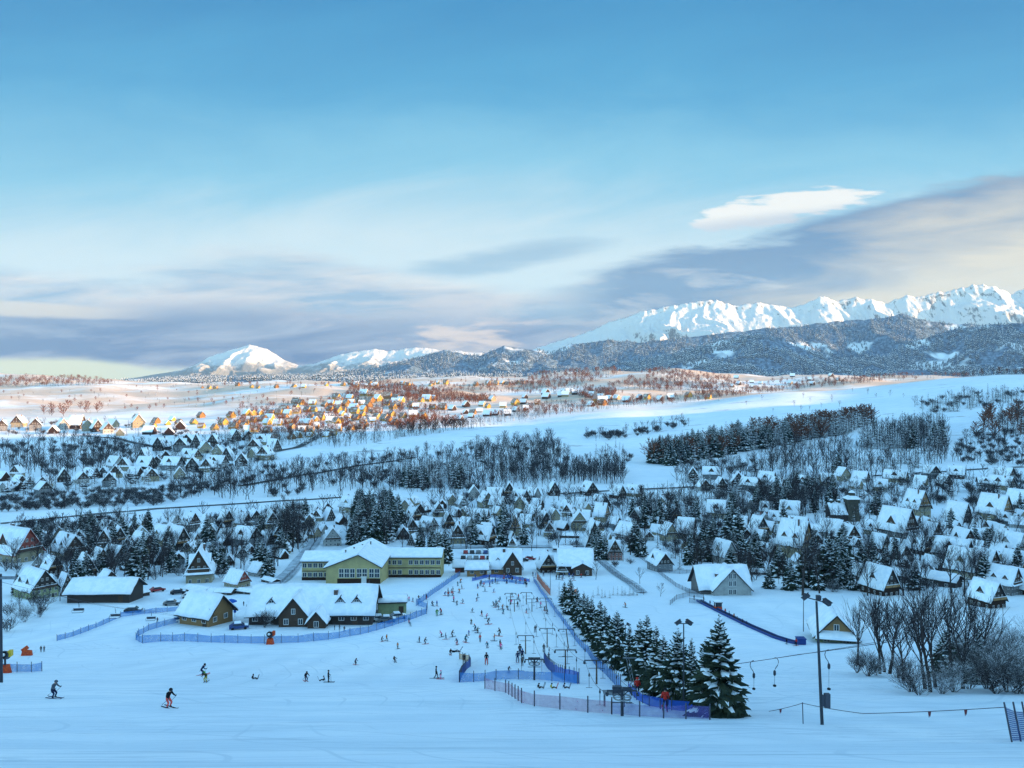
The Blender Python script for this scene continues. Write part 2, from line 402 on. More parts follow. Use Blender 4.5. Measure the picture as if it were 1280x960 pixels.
def ridge(name, prof, Yc, Yf, back, mat, zf=-62.0, spur=0.0022, carve=0.62, jag=0.02, shape=1.4, nx=620, ny=150, o=5, warp=0.5):
    P = np.array(prof, float)
    xs = (P[:, 0] - 640.0) / 1000.0 * Yc; zs = (HORIZON - P[:, 1]) / 1000.0 * Yc
    def height(x, y):
        cr = np.interp(x, xs, zs)
        rel = np.maximum(cr - zf, 0)
        edge = sst(xs[0], xs[0] + 350, x) * (1 - sst(xs[-1] - 350, xs[-1], x))
        t = (y - Yf) / (Yc - Yf)
        tt = np.where(t <= 1, t, 1 - (t - 1) * (Yc - Yf) / back)
        tt = np.clip(tt, 0, 1)
        wx = x + fbm(x * spur * 0.8, y * spur * 0.8, 3) * warp / spur
        val = 1 - ridged(wx * spur, y * spur * 0.35 + 3.1, o)
        bell = np.sin(np.pi * np.clip(tt, 0, 1) ** 0.8) ** 0.7
        z = zf + rel * (tt ** shape) - rel * carve * val * 2.0 * bell * edge
        z = z + rel * jag * fbm(x * 0.012, y * 0.012, 4) * tt
        return np.maximum(z, zf - 20)
    gx = np.linspace(xs[0], xs[-1], nx); gy = np.concatenate([np.linspace(Yf, Yc, ny), np.linspace(Yc, Yc + back, ny // 4)[1:]])
    X, Y = np.meshgrid(gx, gy); Z = height(X, Y)
    n, k = X.shape
    V = np.stack([X, Y, Z], -1).reshape(-1, 3)
    i = np.arange(n - 1)[:, None] * k; j = np.arange(k - 1)[None]
    F = np.stack([i + j, i + j + 1, i + k + j + 1, i + k + j], -1).reshape(-1, 4)
    tag(link(name, np_mesh(name, V, F, [mat], True)), kind='structure')
    HEIGHTS[name] = height
    return height
ridge('mountain_range', [(560, 474), (600, 458), (640, 446), (680, 432), (720, 420), (745, 411), (760, 403), (785, 396), (800, 390), (840, 382), (872, 377), (895, 375), (920, 383), (945, 378), (965, 381), (990, 385),
    (1010, 378), (1030, 370), (1045, 377), (1065, 372), (1085, 374), (1110, 379), (1130, 370), (1150, 371), (1170, 366), (1190, 363), (1215, 356), (1240, 357), (1262, 367), (1280, 362), (1330, 352), (1400, 372), (1480, 410), (1560, 470)],
    9000, 6300, 1500, M['rock'], spur=0.0011, carve=0.66, jag=0.017, nx=1000, ny=220, o=4)
ridge('far_mountain', [(120, 478), (170, 472), (200, 467), (225, 463), (245, 456), (262, 446), (290, 437), (312, 431), (322, 433), (335, 437), (355, 450), (375, 457), (395, 454), (420, 445), (440, 440), (470, 436), (485, 439), (500, 437), (520, 434),
    (560, 438), (600, 441), (650, 448), (720, 462), (760, 476)], 9600, 7400, 1200, M['rock'], spur=0.0022, carve=0.62, jag=0.02, nx=620, ny=170, o=6)
h_mid = ridge('forested_hills', [(60, 480), (150, 475), (250, 469), (330, 470), (400, 469), (440, 463), (470, 460), (500, 452), (530, 445), (556, 437), (580, 443), (600, 445), (630, 432), (660, 437), (690, 440), (712, 431), (760, 425), (800, 428), (850, 423),
    (890, 418), (930, 414), (960, 410), (1000, 408), (1040, 402), (1080, 400), (1130, 393), (1160, 402), (1200, 405), (1240, 408), (1280, 408), (1340, 400), (1430, 430), (1520, 470)], 5900, 4300, 900, M['hillwood'], zf=-70, spur=0.0017, carve=0.62, jag=0.02, shape=1.1)
h_near = ridge('forested_foothill', [(640, 482), (700, 468), (760, 458), (800, 452), (850, 440), (880, 432), (905, 425), (930, 419), (960, 421), (990, 431), (1020, 442), (1050, 452), (1085, 447), (1120, 437), (1150, 425), (1190, 413), (1230, 406), (1280, 404), (1350, 396), (1450, 420), (1540, 470)],
    4700, 3550, 700, M['hillwood'], zf=-50, spur=0.0022, carve=0.55, jag=0.02, shape=1.05)

# unseen massif added off to the right to shade the foothills from low sun
ridge('shade_massif', [(1400, 474), (1450, 420), (1520, 330), (1650, 195), (1800, 160), (1950, 165), (2150, 240), (2400, 474)], 3900, 1800, 4000, M['rock'], spur=0.0012, carve=0.3, jag=0.02, nx=240, ny=90, o=5)

h_low = ridge('low_wooded_hills', [(60, 484), (150, 478), (260, 474), (380, 473), (470, 469), (540, 466), (610, 470), (680, 467), (780, 463), (860, 468), (960, 470), (1060, 466), (1160, 462), (1280, 458), (1400, 462), (1500, 480)], 4050, 3350, 500, M['hillwood'], zf=-55, spur=0.003, carve=0.2, jag=0.03, shape=.8, nx=300, ny=50)

def conifer_mass(name, pts, hs, mat, seed=1, sides=5, rad=0.2):
    """Many simple firs as one far wood: two stacked cones each."""
    rs = np.random.RandomState(seed); n = len(pts); P = np.asarray(pts, float); hs = np.asarray(hs, float)
    V = []; F = []
    a0 = rs.rand(n) * 6.28
    tiers = ((0.0, 0.62, 1.0), (0.38, 1.0, 0.66))
    base = 0
    for z0, z1, rr in tiers:
        ang = a0[:, None] + np.arange(sides)[None] * 2 * math.pi / sides
        r = (hs * rad * rr)[:, None] * (0.8 + 0.4 * rs.rand(n, sides))
        ring = np.stack([P[:, 0:1] + np.cos(ang) * r, P[:, 1:2] + np.sin(ang) * r, P[:, 2:3] + hs[:, None] * z0 + 0.06 * hs[:, None] * rs.rand(n, sides)], -1)
        tip = np.stack([P[:, 0] + (rs.rand(n) - .5) * .1 * hs * .3, P[:, 1], P[:, 2] + hs * z1], -1)[:, None]
        V.append(np.concatenate([ring, tip], 1).reshape(-1, 3))
        b = base + np.arange(n)[:, None] * (sides + 1); k = np.arange(sides)[None]
        F.append(np.stack([b + k, b + (k + 1) % sides, b + sides + 0 * k], -1).reshape(-1, 3))
        base += n * (sides + 1)
    return np_mesh(name, np.concatenate(V), np.concatenate(F), [mat])
M['firfar'] = material('far_fir_needles', (0.020, 0.042, 0.068), 0.9, color2=(0.10, 0.17, 0.25), scale=0.015, lo=0.40, hi=0.75, spec=0.05, snow=0.02)
def far_woods():
    rs = np.random.RandomState(3)
    out = []; hh = []
    for hf, x0, x1, y0, y1, n, zf in ((h_low, -2200, 3000, 3380, 4060, 12000, -55), (h_near, 50, 3900, 3600, 4720, 26000, -50), (h_mid, -2600, 4200, 4350, 5920, 30000, -70)):
        x = rs.uniform(x0, x1, n); y = rs.uniform(y0, y1, n); z = hf(x, y)
        keep = (z > zf + 4) & (fbm(x * 0.0028, y * 0.0028, 3) < 0.20 + 0.1 * rs.rand(n)) & (np.abs(x / y) < 0.75)
        out.append(np.stack([x, y, z - 1], -1)[keep]); hh.append(rs.uniform(15, 27, n)[keep])
    P = np.concatenate(out)
    o = link('distant_fir_forest', conifer_mass('distant_fir_forest', P, np.concatenate(hh), M['firfar']))
    tag(o, 'far-off snow-dusted fir forest covering the foothills below the mountains', 'forest', kind='stuff')
far_woods()

def haze():
    m = bpy.data.materials.new('haze'); m.use_nodes = True; t = m.node_tree
    t.nodes.clear(); out = t.nodes.new('ShaderNodeOutputMaterial'); v = t.nodes.new('ShaderNodeVolumePrincipled')
    v.inputs['Density'].default_value = HAZE_D; v.inputs['Color'].default_value = (0.38, 0.66, 1.0, 1); v.inputs['Anisotropy'].default_value = 0.0
    t.links.new(v.outputs[0], out.inputs['Volume'])
    x0, x1, y0, y1, z0, z1 = -11700, 11700, -11700, 11700, -140, 1420
    vs = [(x, y, z) for z in (z0, z1) for y in (y0, y1) for x in (x0, x1)]
    fs = [(0, 2, 3, 1), (4, 5, 7, 6), (0, 1, 5, 4), (2, 6, 7, 3), (0, 4, 6, 2), (1, 3, 7, 5)]
    tag(link('haze', mesh_from('haze', vs, fs, [m])), kind='stuff')
HAZE_D = 3.8e-5
haze()
# ------------------------------------------------------------------ mesh builder
class MB:
    def __init__(s): s.v = []; s.f = []; s.m = []
    def add(s, vs, fs, mi=0):
        b = len(s.v); s.v += [tuple(v) for v in vs]; s.f += [tuple(i + b for i in f) for f in fs]; s.m += [mi] * len(fs)
    def box(s, x0, x1, y0, y1, z0, z1, mi=0, mat=None):
        vs = [(x, y, z) for z in (z0, z1) for y in (y0, y1) for x in (x0, x1)]
        if mat is not None: vs = [mat @ Vector(v) for v in vs]
        s.add(vs, [(0, 2, 3, 1), (4, 5, 7, 6), (0, 1, 5, 4), (2, 6, 7, 3), (0, 4, 6, 2), (1, 3, 7, 5)], mi)
    def prism(s, prof, y0, y1, mi=0):            # closed profile in x,z (counter-clockwise seen from -y), run along y
        n = len(prof)
        vs = [(x, y0, z) for x, z in prof] + [(x, y1, z) for x, z in prof]
        s.add(vs, [tuple(range(n)), tuple(range(2 * n - 1, n - 1, -1))] + [(i, i + n, (i + 1) % n + n, (i + 1) % n) for i in range(n)], mi)
    def tube(s, pts, rad, sides=6, mi=0, caps=True):
        pts = [Vector(p) for p in pts]; n = len(pts); rings = []
        if not isinstance(rad, (list, tuple)): rad = [rad] * n
        for i, p in enumerate(pts):
            d = (pts[min(i + 1, n - 1)] - pts[max(i - 1, 0)]).normalized()
            a = d.cross(Vector((0, 0, 1)) if abs(d.z) < 0.9 else Vector((1, 0, 0))).normalized(); b = d.cross(a)
            rings.append([p + (a * math.cos(k * 6.28318 / sides) + b * math.sin(k * 6.28318 / sides)) * rad[i] for k in range(sides)])
        vs = [v for r in rings for v in r]; fs = []
        for i in range(n - 1):
            for k in range(sides): fs.append((i * sides + k, i * sides + (k + 1) % sides, (i + 1) * sides + (k + 1) % sides, (i + 1) * sides + k))
        if caps: fs += [tuple(range(sides - 1, -1, -1)), tuple(range((n - 1) * sides, n * sides))]
        s.add(vs, fs, mi)
    def lathe(s, prof, sides=12, mi=0, c=(0, 0, 0)):   # prof: list of (r, z)
        vs = []; fs = []
        for r, z in prof:
            for k in range(sides): vs.append((c[0] + r * math.cos(k * 6.28318 / sides), c[1] + r * math.sin(k * 6.28318 / sides), c[2] + z))
        for i in range(len(prof) - 1):
            for k in range(sides): fs.append((i * sides + k, i * sides + (k + 1) % sides, (i + 1) * sides + (k + 1) % sides, (i + 1) * sides + k))
        fs += [tuple(range(sides - 1, -1, -1)), tuple(range((len(prof) - 1) * sides, len(prof) * sides))]
        s.add(vs, fs, mi)
    def mesh(s, name, mats, smooth=False): return mesh_from(name, s.v, s.f, mats if isinstance(mats, (list, tuple)) else [mats], s.m, smooth)
    def obj(s, name, mats, parent=None, smooth=False, loc=None, rz=None): return link(name, s.mesh(name, mats, smooth), parent, loc, rz)

# ------------------------------------------------------------------ house materials
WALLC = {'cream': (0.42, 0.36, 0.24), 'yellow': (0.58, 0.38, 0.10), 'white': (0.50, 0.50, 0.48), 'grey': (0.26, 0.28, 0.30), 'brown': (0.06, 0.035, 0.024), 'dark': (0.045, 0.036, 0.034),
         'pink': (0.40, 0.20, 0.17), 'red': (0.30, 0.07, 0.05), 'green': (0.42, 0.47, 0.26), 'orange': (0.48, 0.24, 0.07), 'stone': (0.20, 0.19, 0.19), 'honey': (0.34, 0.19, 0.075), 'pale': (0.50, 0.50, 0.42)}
for k, c in WALLC.items():
    c = tuple(v * .78 for v in c)
    M['wall_' + k] = material('wall_' + k, c, 0.85, color2=tuple(v * 0.78 for v in c), scale=0.9, lo=0.35, hi=0.7, bump=0.15, bscale=6.0, spec=0.1)
def boards(name, c):
    m = bpy.data.materials.new(name); m.use_nodes = True; t = m.node_tree; b = t.nodes['Principled BSDF']; b.inputs['Roughness'].default_value = 0.8
    tc = t.nodes.new('ShaderNodeTexCoord'); w = t.nodes.new('ShaderNodeTexWave'); w.wave_type = 'BANDS'; w.bands_direction = 'X'
    w.inputs['Scale'].default_value = 1.6; w.inputs['Distortion'].default_value = 0.3; t.links.new(tc.outputs['Object'], w.inputs[0])
    n = noise(t, tc.outputs['Object'], 1.3, 4.0, 0.6)
    cc = mixc(t, (E(t, w.outputs[1]) * 0.5 + n * 0.5).step(0.3, 0.7), tuple(v * 0.6 for v in c), c)
    t.links.new(cc, b.inputs['Base Color']); return m
M['board_brown'] = boards('board_brown', (0.085, 0.045, 0.026)); M['board_dark'] = boards('board_dark', (0.05, 0.034, 0.028)); M['board_honey'] = boards('board_honey', (0.36, 0.20, 0.08)); M['board_red'] = boards('board_red', (0.32, 0.06, 0.04))
M['eaves'] = material('roof_timber', (0.05, 0.04, 0.04), 0.8, var=0.4, scale=1.5)
M['tile'] = material('roof_metal_sheet', (0.16, 0.17, 0.19), 0.5, var=0.3, scale=0.7, snow=0.2)
M['redtile'] = material('red_roof_tile', (0.30, 0.055, 0.035), 0.7, var=0.4, scale=1.2)
M['frame'] = material('window_frame', (0.72, 0.72, 0.70), 0.5)
M['pane'] = material('window_pane', (0.025, 0.035, 0.05), 0.12, spec=0.5)
M['brick'] = material('chimney_brick', (0.16, 0.10, 0.085), 0.9, var=0.4, scale=4.0)
M['concrete'] = material('concrete', (0.30, 0.30, 0.29), 0.9, var=0.3, scale=1.0)

_wm = {}
def window_mesh(w, h):
    k = (w, h)
    if k not in _wm:
        b = MB(); t = 0.09
        b.box(-w/2, w/2, -0.05, 0.06, -t, 0, 0); b.box(-w/2, w/2, -0.05, 0.06, h - t, h, 0)
        b.box(-w/2, -w/2 + t, -0.045, 0.06, 0, h - t, 0); b.box(w/2 - t, w/2, -0.045, 0.06, 0, h - t, 0); b.box(-0.04, 0.04, -0.04, 0.06, 0, h - t, 0)
        b.box(-w/2 + t, w/2 - t, 0.0, 0.05, 0, h - t, 1)
        _wm[k] = b.mesh('window', [M['frame'], M['pane']])
    return _wm[k]
def snow_slab(b, x0, z0, x1, z1, y0, y1, th, seed, nx=5, ny=9, mi=0):
    """A lumpy snow layer on one roof slope: from ridge (x0,z0) down to the eave (x1,z1), running y0..y1."""
    r = random.Random(seed); L = math.hypot(x1 - x0, z1 - z0); nxn, nzn = (z0 - z1) / L, abs(x1 - x0) / L
    sgn = 1 if x1 > x0 else -1; nv = (nxn * sgn, nzn)
    top = []; bot = []
    for i in range(nx + 1):
        for j in range(ny + 1):
            u = i / nx; v = j / ny
            jx = (r.uniform(-.02, .02) if i == nx else 0); jy = (r.uniform(-.12, .12) if j in (0, ny) else 0)
            x = x0 + (x1 - x0) * (u + jx); z = z0 + (z1 - z0) * (u + jx); y = y0 + (y1 - y0) * v + jy
            t = th * (0.75 + 0.5 * r.random()) * (0.45 if i == nx or j in (0, ny) else 1.0)
            top.append((x + nv[0] * t, y, z + nv[1] * t)); bot.append((x + nv[0] * 0.012, y, z + nv[1] * 0.012))
    n = len(top); vs = top + bot; fs = []; W = ny + 1
    for i in range(nx):
        for j in range(ny):
            q = (i * W + j, i * W + j + 1, (i + 1) * W + j + 1, (i + 1) * W + j)
            fs.append(q if sgn < 0 else q[::-1])
    edge = [j for j in range(W)] + [i * W + ny for i in range(1, nx + 1)] + [nx * W + j for j in range(ny - 1, -1, -1)] + [i * W for i in range(nx - 1, 0, -1)]
    for k in range(len(edge)):
        a, c = edge[k], edge[(k + 1) % len(edge)]; q = (a, c, c + n, a + n); fs.append(q if sgn > 0 else q[::-1])
    b.add(vs, fs, mi)
def gable_roof(root, w, y0, y1, ze, zr, ov, matr, seed, th=0.38, pname='roof', end_ov=None, snow=True, uncovered=(), split=False):
    """Two roof slopes with their snow. ze: eave height at x=+-w/2, zr: ridge height."""
    eo = ov if end_ov is None else end_ov
    sl = (zr - ze) / (w / 2); xo = w / 2 + ov; zo = ze - sl * ov; t = 0.22
    b = MB()
    b.prism([(-xo, zo), (0, zr), (xo, zo), (xo, zo + t), (0, zr + t * 1.35), (-xo, zo + t)][::-1], y0 - eo, y1 + eo)
    ro = b.obj(pname, matr, root)
    if snow:
        s = MB()
        for sg in (-1, 1):
            if sg in uncovered: continue
            snow_slab(s, 0, zr + t * 1.35, sg * (xo - .04), zo + t + .03, y0 - eo + .06, y1 + eo - .06, th, seed + sg)
            if split: s.obj('snow', M['snow'], ro, True); s = MB()
        if not split: s.obj('snow', M['snow'], ro, True)
    return ro
def dormer(root, side, w, ze, zr, y, dw, dh, wall, matr, seed, frac=0.5):
    """A gabled dormer on the slope at x = side * ..., its front facing outwards."""
    sl = (zr - ze) / (w / 2); xf = side * w / 2 * (1 - frac * 0.35); zf = zr - abs(xf) * sl
    d = MB(); top = zf + dh; pk = top + dw * 0.62; xin = side * max(abs(xf) - (pk - zf) / sl - 0.2, 0.2)
    hw = dw / 2
    def tri(x, z): return (x, z)
    vs = [(xf, y - hw, zf - .3), (xf, y + hw, zf - .3), (xf, y + hw, top), (xf, y, pk - .15), (xf, y - hw, top)]
    vb = [(xin, a, c) for _, a, c in vs]
    q = [tuple(range(5)), tuple(range(9, 4, -1))] + [(i, i + 5, (i + 1) % 5 + 5, (i + 1) % 5) for i in range(5)]
    if side < 0: q = [f[::-1] for f in q]
    d.add(vs + vb, q)
    do = d.obj('dormer', wall, root)
    r = MB(); s = MB(); o = 0.35; k = 0.62
    for sg in (-1, 1):
        a = (xf + side * o, y, pk); b_ = (xf + side * o, y + sg * (hw + .3), pk - (hw + .3) * 2 * k)
        c_ = (xin, y + sg * (hw + .3), pk - (hw + .3) * 2 * k); e_ = (xin, y, pk)
        up = Vector((0, sg * 0.5, 0.5)).normalized()
        lo = [Vector(p) for p in (a, b_, c_, e_)]; hi = [p + up * 0.16 for p in lo]; hh = [p + up * 0.44 for p in lo]
        f = [(0, 1, 2, 3), (7, 6, 5, 4)] + [(i, i + 4, (i + 1) % 4 + 4, (i + 1) % 4) for i in range(4)]
        f = f if sg * side > 0 else [g[::-1] for g in f]
        r.add(lo + hi, f); s.add([p + up * .005 for p in hi] + hh, f)
    ro = r.obj('roof', matr, do); s.obj('snow', M['snow'], ro if False else do)
    wo = link('window', window_mesh(round(min(1.1, dw * .5), 1), 1.1), do, (xf + side * .05, y, zf + .25), math.pi / 2 * side)
    return do
def make_house(w=10, l=12, h=3.0, pitch=52, wall='cream', gable='board_brown', roof='eaves', dormers=1, storeys=1, ov=0.9, balcony=True, chim=1, lod=0, seed=0, skirt=False, wide=False, snow=True, bare=()):
    """Gable faces -y. Walls, timber gables, steep snow-laden roof, dormers, windows, chimney, balcony, door."""
    root = link('house', None)
    zr = h + math.tan(R(pitch)) * w / 2
    b = MB(); b.box(-w/2, w/2, -l/2, l/2, -3.0, h); b.obj('wall', M['wall_' + wall], root)
    sl = math.tan(R(pitch))
    for ya, yb in ((-l/2 - .05, -l/2 + .25), (l/2 - .25, l/2 + .05)):
        g = MB(); g.prism([(-w/2 + .12, h + .002), (w/2 - .12, h + .002), (0, zr - .2)], ya, yb)
        g.obj('gable', M[gable] if gable in M else M['wall_' + gable], root)
    rm = M[roof]
    gable_roof(root, w, -l/2, l/2, h, zr, ov, rm, seed, th=0.34 + .12 * (seed % 3), uncovered=bare, snow=len(bare) < 2)
    if lod >= 2: return root
    # windows on the front gable and long sides
    n = max(2, int(w / 2.6))
    for sline in range(storeys):
        z = h - (storeys - sline) * (h / max(storeys, 1)) + 0.9
        for i in range(n): link('window', window_mesh(1.2, 1.3), root, ((i + .5) * w / n - w/2, -l/2 - .03, z), 0)
        if lod == 0:
            k = max(2, int(l / 3.5))
            for i in range(k):
                for sd_ in (-1, 1): link('window', window_mesh(1.2, 1.3), root, (sd_ * (w/2 + .03), (i + .5) * l / k - l/2, z), sd_ * math.pi / 2)
    zz = h + 0.8
    while zr - zz > 2.4:
        half = (zr - zz - 1.4) / sl
        m_ = max(1, min(4, int(half * 2 / 2.0)))
        for i in range(m_): link('window', window_mesh(1.0, 1.2), root, ((i + .5) * 2 * half / m_ - half, -l/2 - .09, zz), 0)
        zz += 2.7
    if lod == 0 and balcony:
        bb = MB(); zb = h + .25; bw = w * .42
        bb.box(-bw, bw, -l/2 - 1.15, -l/2 - .06, zb - .18, zb); bb.box(-bw, bw, -l/2 - 1.15, -l/2 - 1.06, zb + .001, zb + .95); bb.box(-bw, -bw + .08, -l/2 - 1.05, -l/2 - .07, zb + .001, zb + .95); bb.box(bw - .08, bw, -l/2 - 1.05, -l/2 - .07, zb + .001, zb + .95)
        bo = bb.obj('balcony', M['board_brown'] if wall != 'brown' else M['board_honey'], root)
        ss = MB(); ss.box(-bw - .03, bw + .03, -l/2 - 1.19, -l/2 - 1.0, zb + .955, zb + 1.15); ss.obj('snow', M['snow'], bo)
    if skirt:                          # the little lean-to roof under the gable
        k = MB(); k.add([(-w/2 - .6, -l/2 - 1.7, h - .75), (w/2 + .6, -l/2 - 1.7, h - .75), (w/2 + .2, -l/2 - .07, h + .2), (-w/2 - .2, -l/2 - .07, h + .2)] + [(-w/2 - .6, -l/2 - 1.7, h - .6), (w/2 + .6, -l/2 - 1.7, h - .6), (w/2 + .2, -l/2 - .07, h + .36), (-w/2 - .2, -l/2 - .07, h + .36)],
            [(3, 2, 1, 0), (4, 5, 6, 7), (0, 1, 5, 4), (1, 2, 6, 5), (2, 3, 7, 6), (3, 0, 4, 7)])
        ko = k.obj('porch_roof', rm, root)
        k = MB(); k.add([(-w/2 - .57, -l/2 - 1.67, h - .595), (w/2 + .57, -l/2 - 1.67, h - .595), (w/2 + .2, -l/2 - .08, h + .37), (-w/2 - .2, -l/2 - .08, h + .37)] + [(-w/2 - .5, -l/2 - 1.6, h - .2), (w/2 + .5, -l/2 - 1.6, h - .2), (w/2 + .2, -l/2 - .08, h + .72), (-w/2 - .2, -l/2 - .08, h + .72)],
            [(3, 2, 1, 0), (4, 5, 6, 7), (0, 1, 5, 4), (1, 2, 6, 5), (2, 3, 7, 6), (3, 0, 4, 7)]); k.obj('snow', M['snow'], ko)
    if lod == 0:
        dd = MB(); dd.box(-.55, .55, -l/2 - .05, -l/2 + .02, 0, 2.1); dd.obj('door', M['board_dark'], root, loc=(w * .30, 0, 0))
    wl = M['board_brown'] if gable.startswith('board') else M['wall_' + wall]
    if dormers:
        ds = (l * .22, -l * .22) if dormers == 2 else (0.0,)
        for y in ds:
            for sd_ in (-1, 1): dormer(root, sd_, w, h, zr, y, l * (.30 if dormers == 1 else .2) if not wide else l * .55, 1.1, wl, rm, seed)
    for i in range(chim):
        cx = (-1) ** i * w * .13; cy = l * (.18 - .4 * i); cb = MB(); cb.box(cx - .4, cx + .4, cy - .4, cy + .4, zr - w * .13 * sl - 1.0, zr + .9)
        co = cb.obj('chimney', M['brick'], root); cs = MB(); cs.lathe([(.5, 0), (.54, .12), (.3, .3)], 8, c=(cx, cy, zr + .901)); cs.obj('snow', M['snow'], co)
    return root
def make_shed(w=8, l=16, h=2.8, pitch=22, wall='brown', lod=0, seed=0, ov=0.7):
    root = link('shed', None); zr = h + math.tan(R(pitch)) * w / 2
    b = MB(); b.prism([(-w/2, -3.0), (w/2, -3.0), (w/2, h), (0, zr - .05), (-w/2, h)], -l/2, l/2)
    b.obj('wall', M['board_dark'] if wall in ('brown', 'dark') else M['wall_' + wall], root)
    gable_roof(root, w, -l/2, l/2, h, zr, ov, M['eaves'], seed, th=.45)
    dd = MB(); dd.box(-.06, .02, -1.2, 1.2, 0, 2.2); dd.obj('door', M['board_brown'], root, loc=(w/2 + .02, l * .2, 0))
    for y in (-l * .3, -l * .05): link('window', window_mesh(1.2, .9), root, (w/2 + .03, y, 1.1), math.pi / 2)
    for y in (-l * .3, l * .05): link('window', window_mesh(1.2, .9), root, (-w/2 - .03, y, 1.1), -math.pi / 2)
    return root

# kind -> builder keywords (natural width w)
KINDS = {
 'wood':    dict(w=10, l=12, h=4.6, pitch=52, wall='cream', gable='board_brown', dormers=1, skirt=True),
 'timber':  dict(w=10, l=13, h=4.4, pitch=54, wall='brown', gable='board_dark', dormers=1),
 'cream':   dict(w=11, l=12, h=5.6, pitch=50, wall='cream', gable='cream', storeys=2, dormers=1),
 'yellow':  dict(w=10, l=12, h=5.4, pitch=50, wall='yellow', gable='yellow', storeys=2, dormers=0),
 'pension': dict(w=14, l=16, h=7.6, pitch=56, wall='cream', gable='board_honey', storeys=2, dormers=2, chim=2, ov=1.1),
 'chalet':  dict(w=13, l=15, h=7.0, pitch=52, wall='stone', gable='board_brown', storeys=2, dormers=2, skirt=True),
 'aframe':  dict(w=12, l=13, h=1.2, pitch=62, wall='stone', gable='board_dark', dormers=0, ov=.6),
 'cottage': dict(w=9, l=10, h=3.8, pitch=46, wall='white', gable='board_brown', dormers=0, balcony=False),
 'grey':    dict(w=10, l=13, h=5.2, pitch=46, wall='grey', gable='board_dark', storeys=2, dormers=1, balcony=False),
 'pink':    dict(w=11, l=11, h=5.2, pitch=52, wall='pink', gable='board_brown', storeys=2, dormers=1, wide=True),
 'red':     dict(w=12, l=18, h=4.4, pitch=50, wall='cream', gable='board_red', roof='redtile', dormers=2),
 'white':   dict(w=12, l=14, h=5.0, pitch=50, wall='white', gable='white', storeys=2, dormers=1),
 'long':    dict(w=11, l=19, h=4.6, pitch=50, wall='cream', gable='board_brown', dormers=2, chim=2),
 'green':   dict(w=13, l=18, h=5.0, pitch=50, wall='green', gable='board_dark', storeys=2, dormers=2, wide=False),
}
DESC = {'wood': ('cream timber-gabled house', 'house'), 'timber': ('dark brown timber house', 'house'), 'cream': ('tall cream house', 'house'), 'yellow': ('yellow house', 'house'),
 'pension': ('large honey-gabled guesthouse', 'guesthouse'), 'chalet': ('large stone chalet', 'chalet'), 'aframe': ('dark steep-roofed house', 'house'),
 'cottage': ('small white cottage', 'cottage'), 'grey': ('grey walled house', 'house'), 'pink': ('pinkish house', 'house'), 'red': ('long red-roofed house', 'house'),
 'white': ('white walled house', 'house'), 'long': ('long cream house', 'house'), 'green': ('big pale green house', 'house'), 'shed': ('low snowy shed', 'shed')}
M['brownroof'] = material('brown_roof_sunwarm', (0.20, 0.09, 0.045), 0.6, color2=(0.50, 0.46, 0.42), scale=0.22, lo=.5, hi=.6, snow=0.05)  # brown painted in place of sun-warmed snow on the lit village roofs
for nm, wl, bare in (('sunlit_gold', 'yellow', (-1, 1)), ('sunlit_honey', 'honey', (-1, 1)), ('sunlit_orange', 'orange', (1,)), ('sunlit_guest', 'yellow', (-1, 1))):  # the gold of sunlit facades is painted into these wall colours
    KINDS[nm] = dict(w=10 if nm != 'sunlit_guest' else 13, l=11, h=6.6 if nm != 'sunlit_guest' else 8.0, pitch=50, wall=wl, gable=wl, storeys=2, dormers=0, roof='brownroof', bare=bare)
DESC.update({'sunlit_gold': ('sunlight-toned golden house', 'house'), 'sunlit_honey': ('sunlight-toned honey house', 'house'), 'sunlit_orange': ('sunlit orange house', 'house'), 'sunlit_guest': ('tall sunlight-toned guesthouse', 'guesthouse')})
_hp = {}
HOUSES = []          # (px, py, root)
FOOT = []            # x, y, radius kept clear of trees
def put_house(px, py, wpx, kind, yaw=0.0, lod=0, label=None, cat=None, group=None, sz=1.0, pos=None, nat=None):
    p = pos if pos is not None else pt(px, py)
    key = (kind, lod, (rnd.randrange(2) if wpx > 22 else rnd.randrange(3)) if lod < 2 else 0)
    if key not in _hp:
        kw = dict(KINDS[kind]) if kind != 'shed' else {}
        v = key[2]
        if kind != 'shed' and v: kw['dormers'] = 0 if v == 2 else min(1, kw.get('dormers', 1)); kw['l'] *= 1.15 if v == 1 else .9; kw['pitch'] = kw['pitch'] + (3 if v else -2)
        r = make_shed(seed=len(_hp) * 7) if kind == 'shed' else make_house(lod=lod, seed=len(_hp) * 7, **kw)
        _hp[key] = (r, kids_of(r)); first = True
    else: first = False
    r, kd = _hp[key]
    o = r if first else copy_tree(r, kd)
    w0 = nat or (8 if kind == 'shed' else KINDS[kind]['w'])
    s = wpx * p.y / 1000.0 / w0
    o.location = (p.x, p.y, p.z - 0.1); o.rotation_euler = (0, 0, R(yaw)); o.scale = (s, s, s * sz)
    ds, ct = DESC[kind]
    o.name = {'house': 'house', 'guesthouse': 'guesthouse', 'chalet': 'chalet', 'cottage': 'cottage', 'shed': 'shed', 'hut': 'hut'}[ct]
    if 'group' in o: del o['group']
    tag(o, label or ds, cat or ct, group)
    HOUSES.append([px, py, o, label is not None, ds, s * w0])
    FOOT.append((p.x, p.y, s * w0 * .72))
    return o
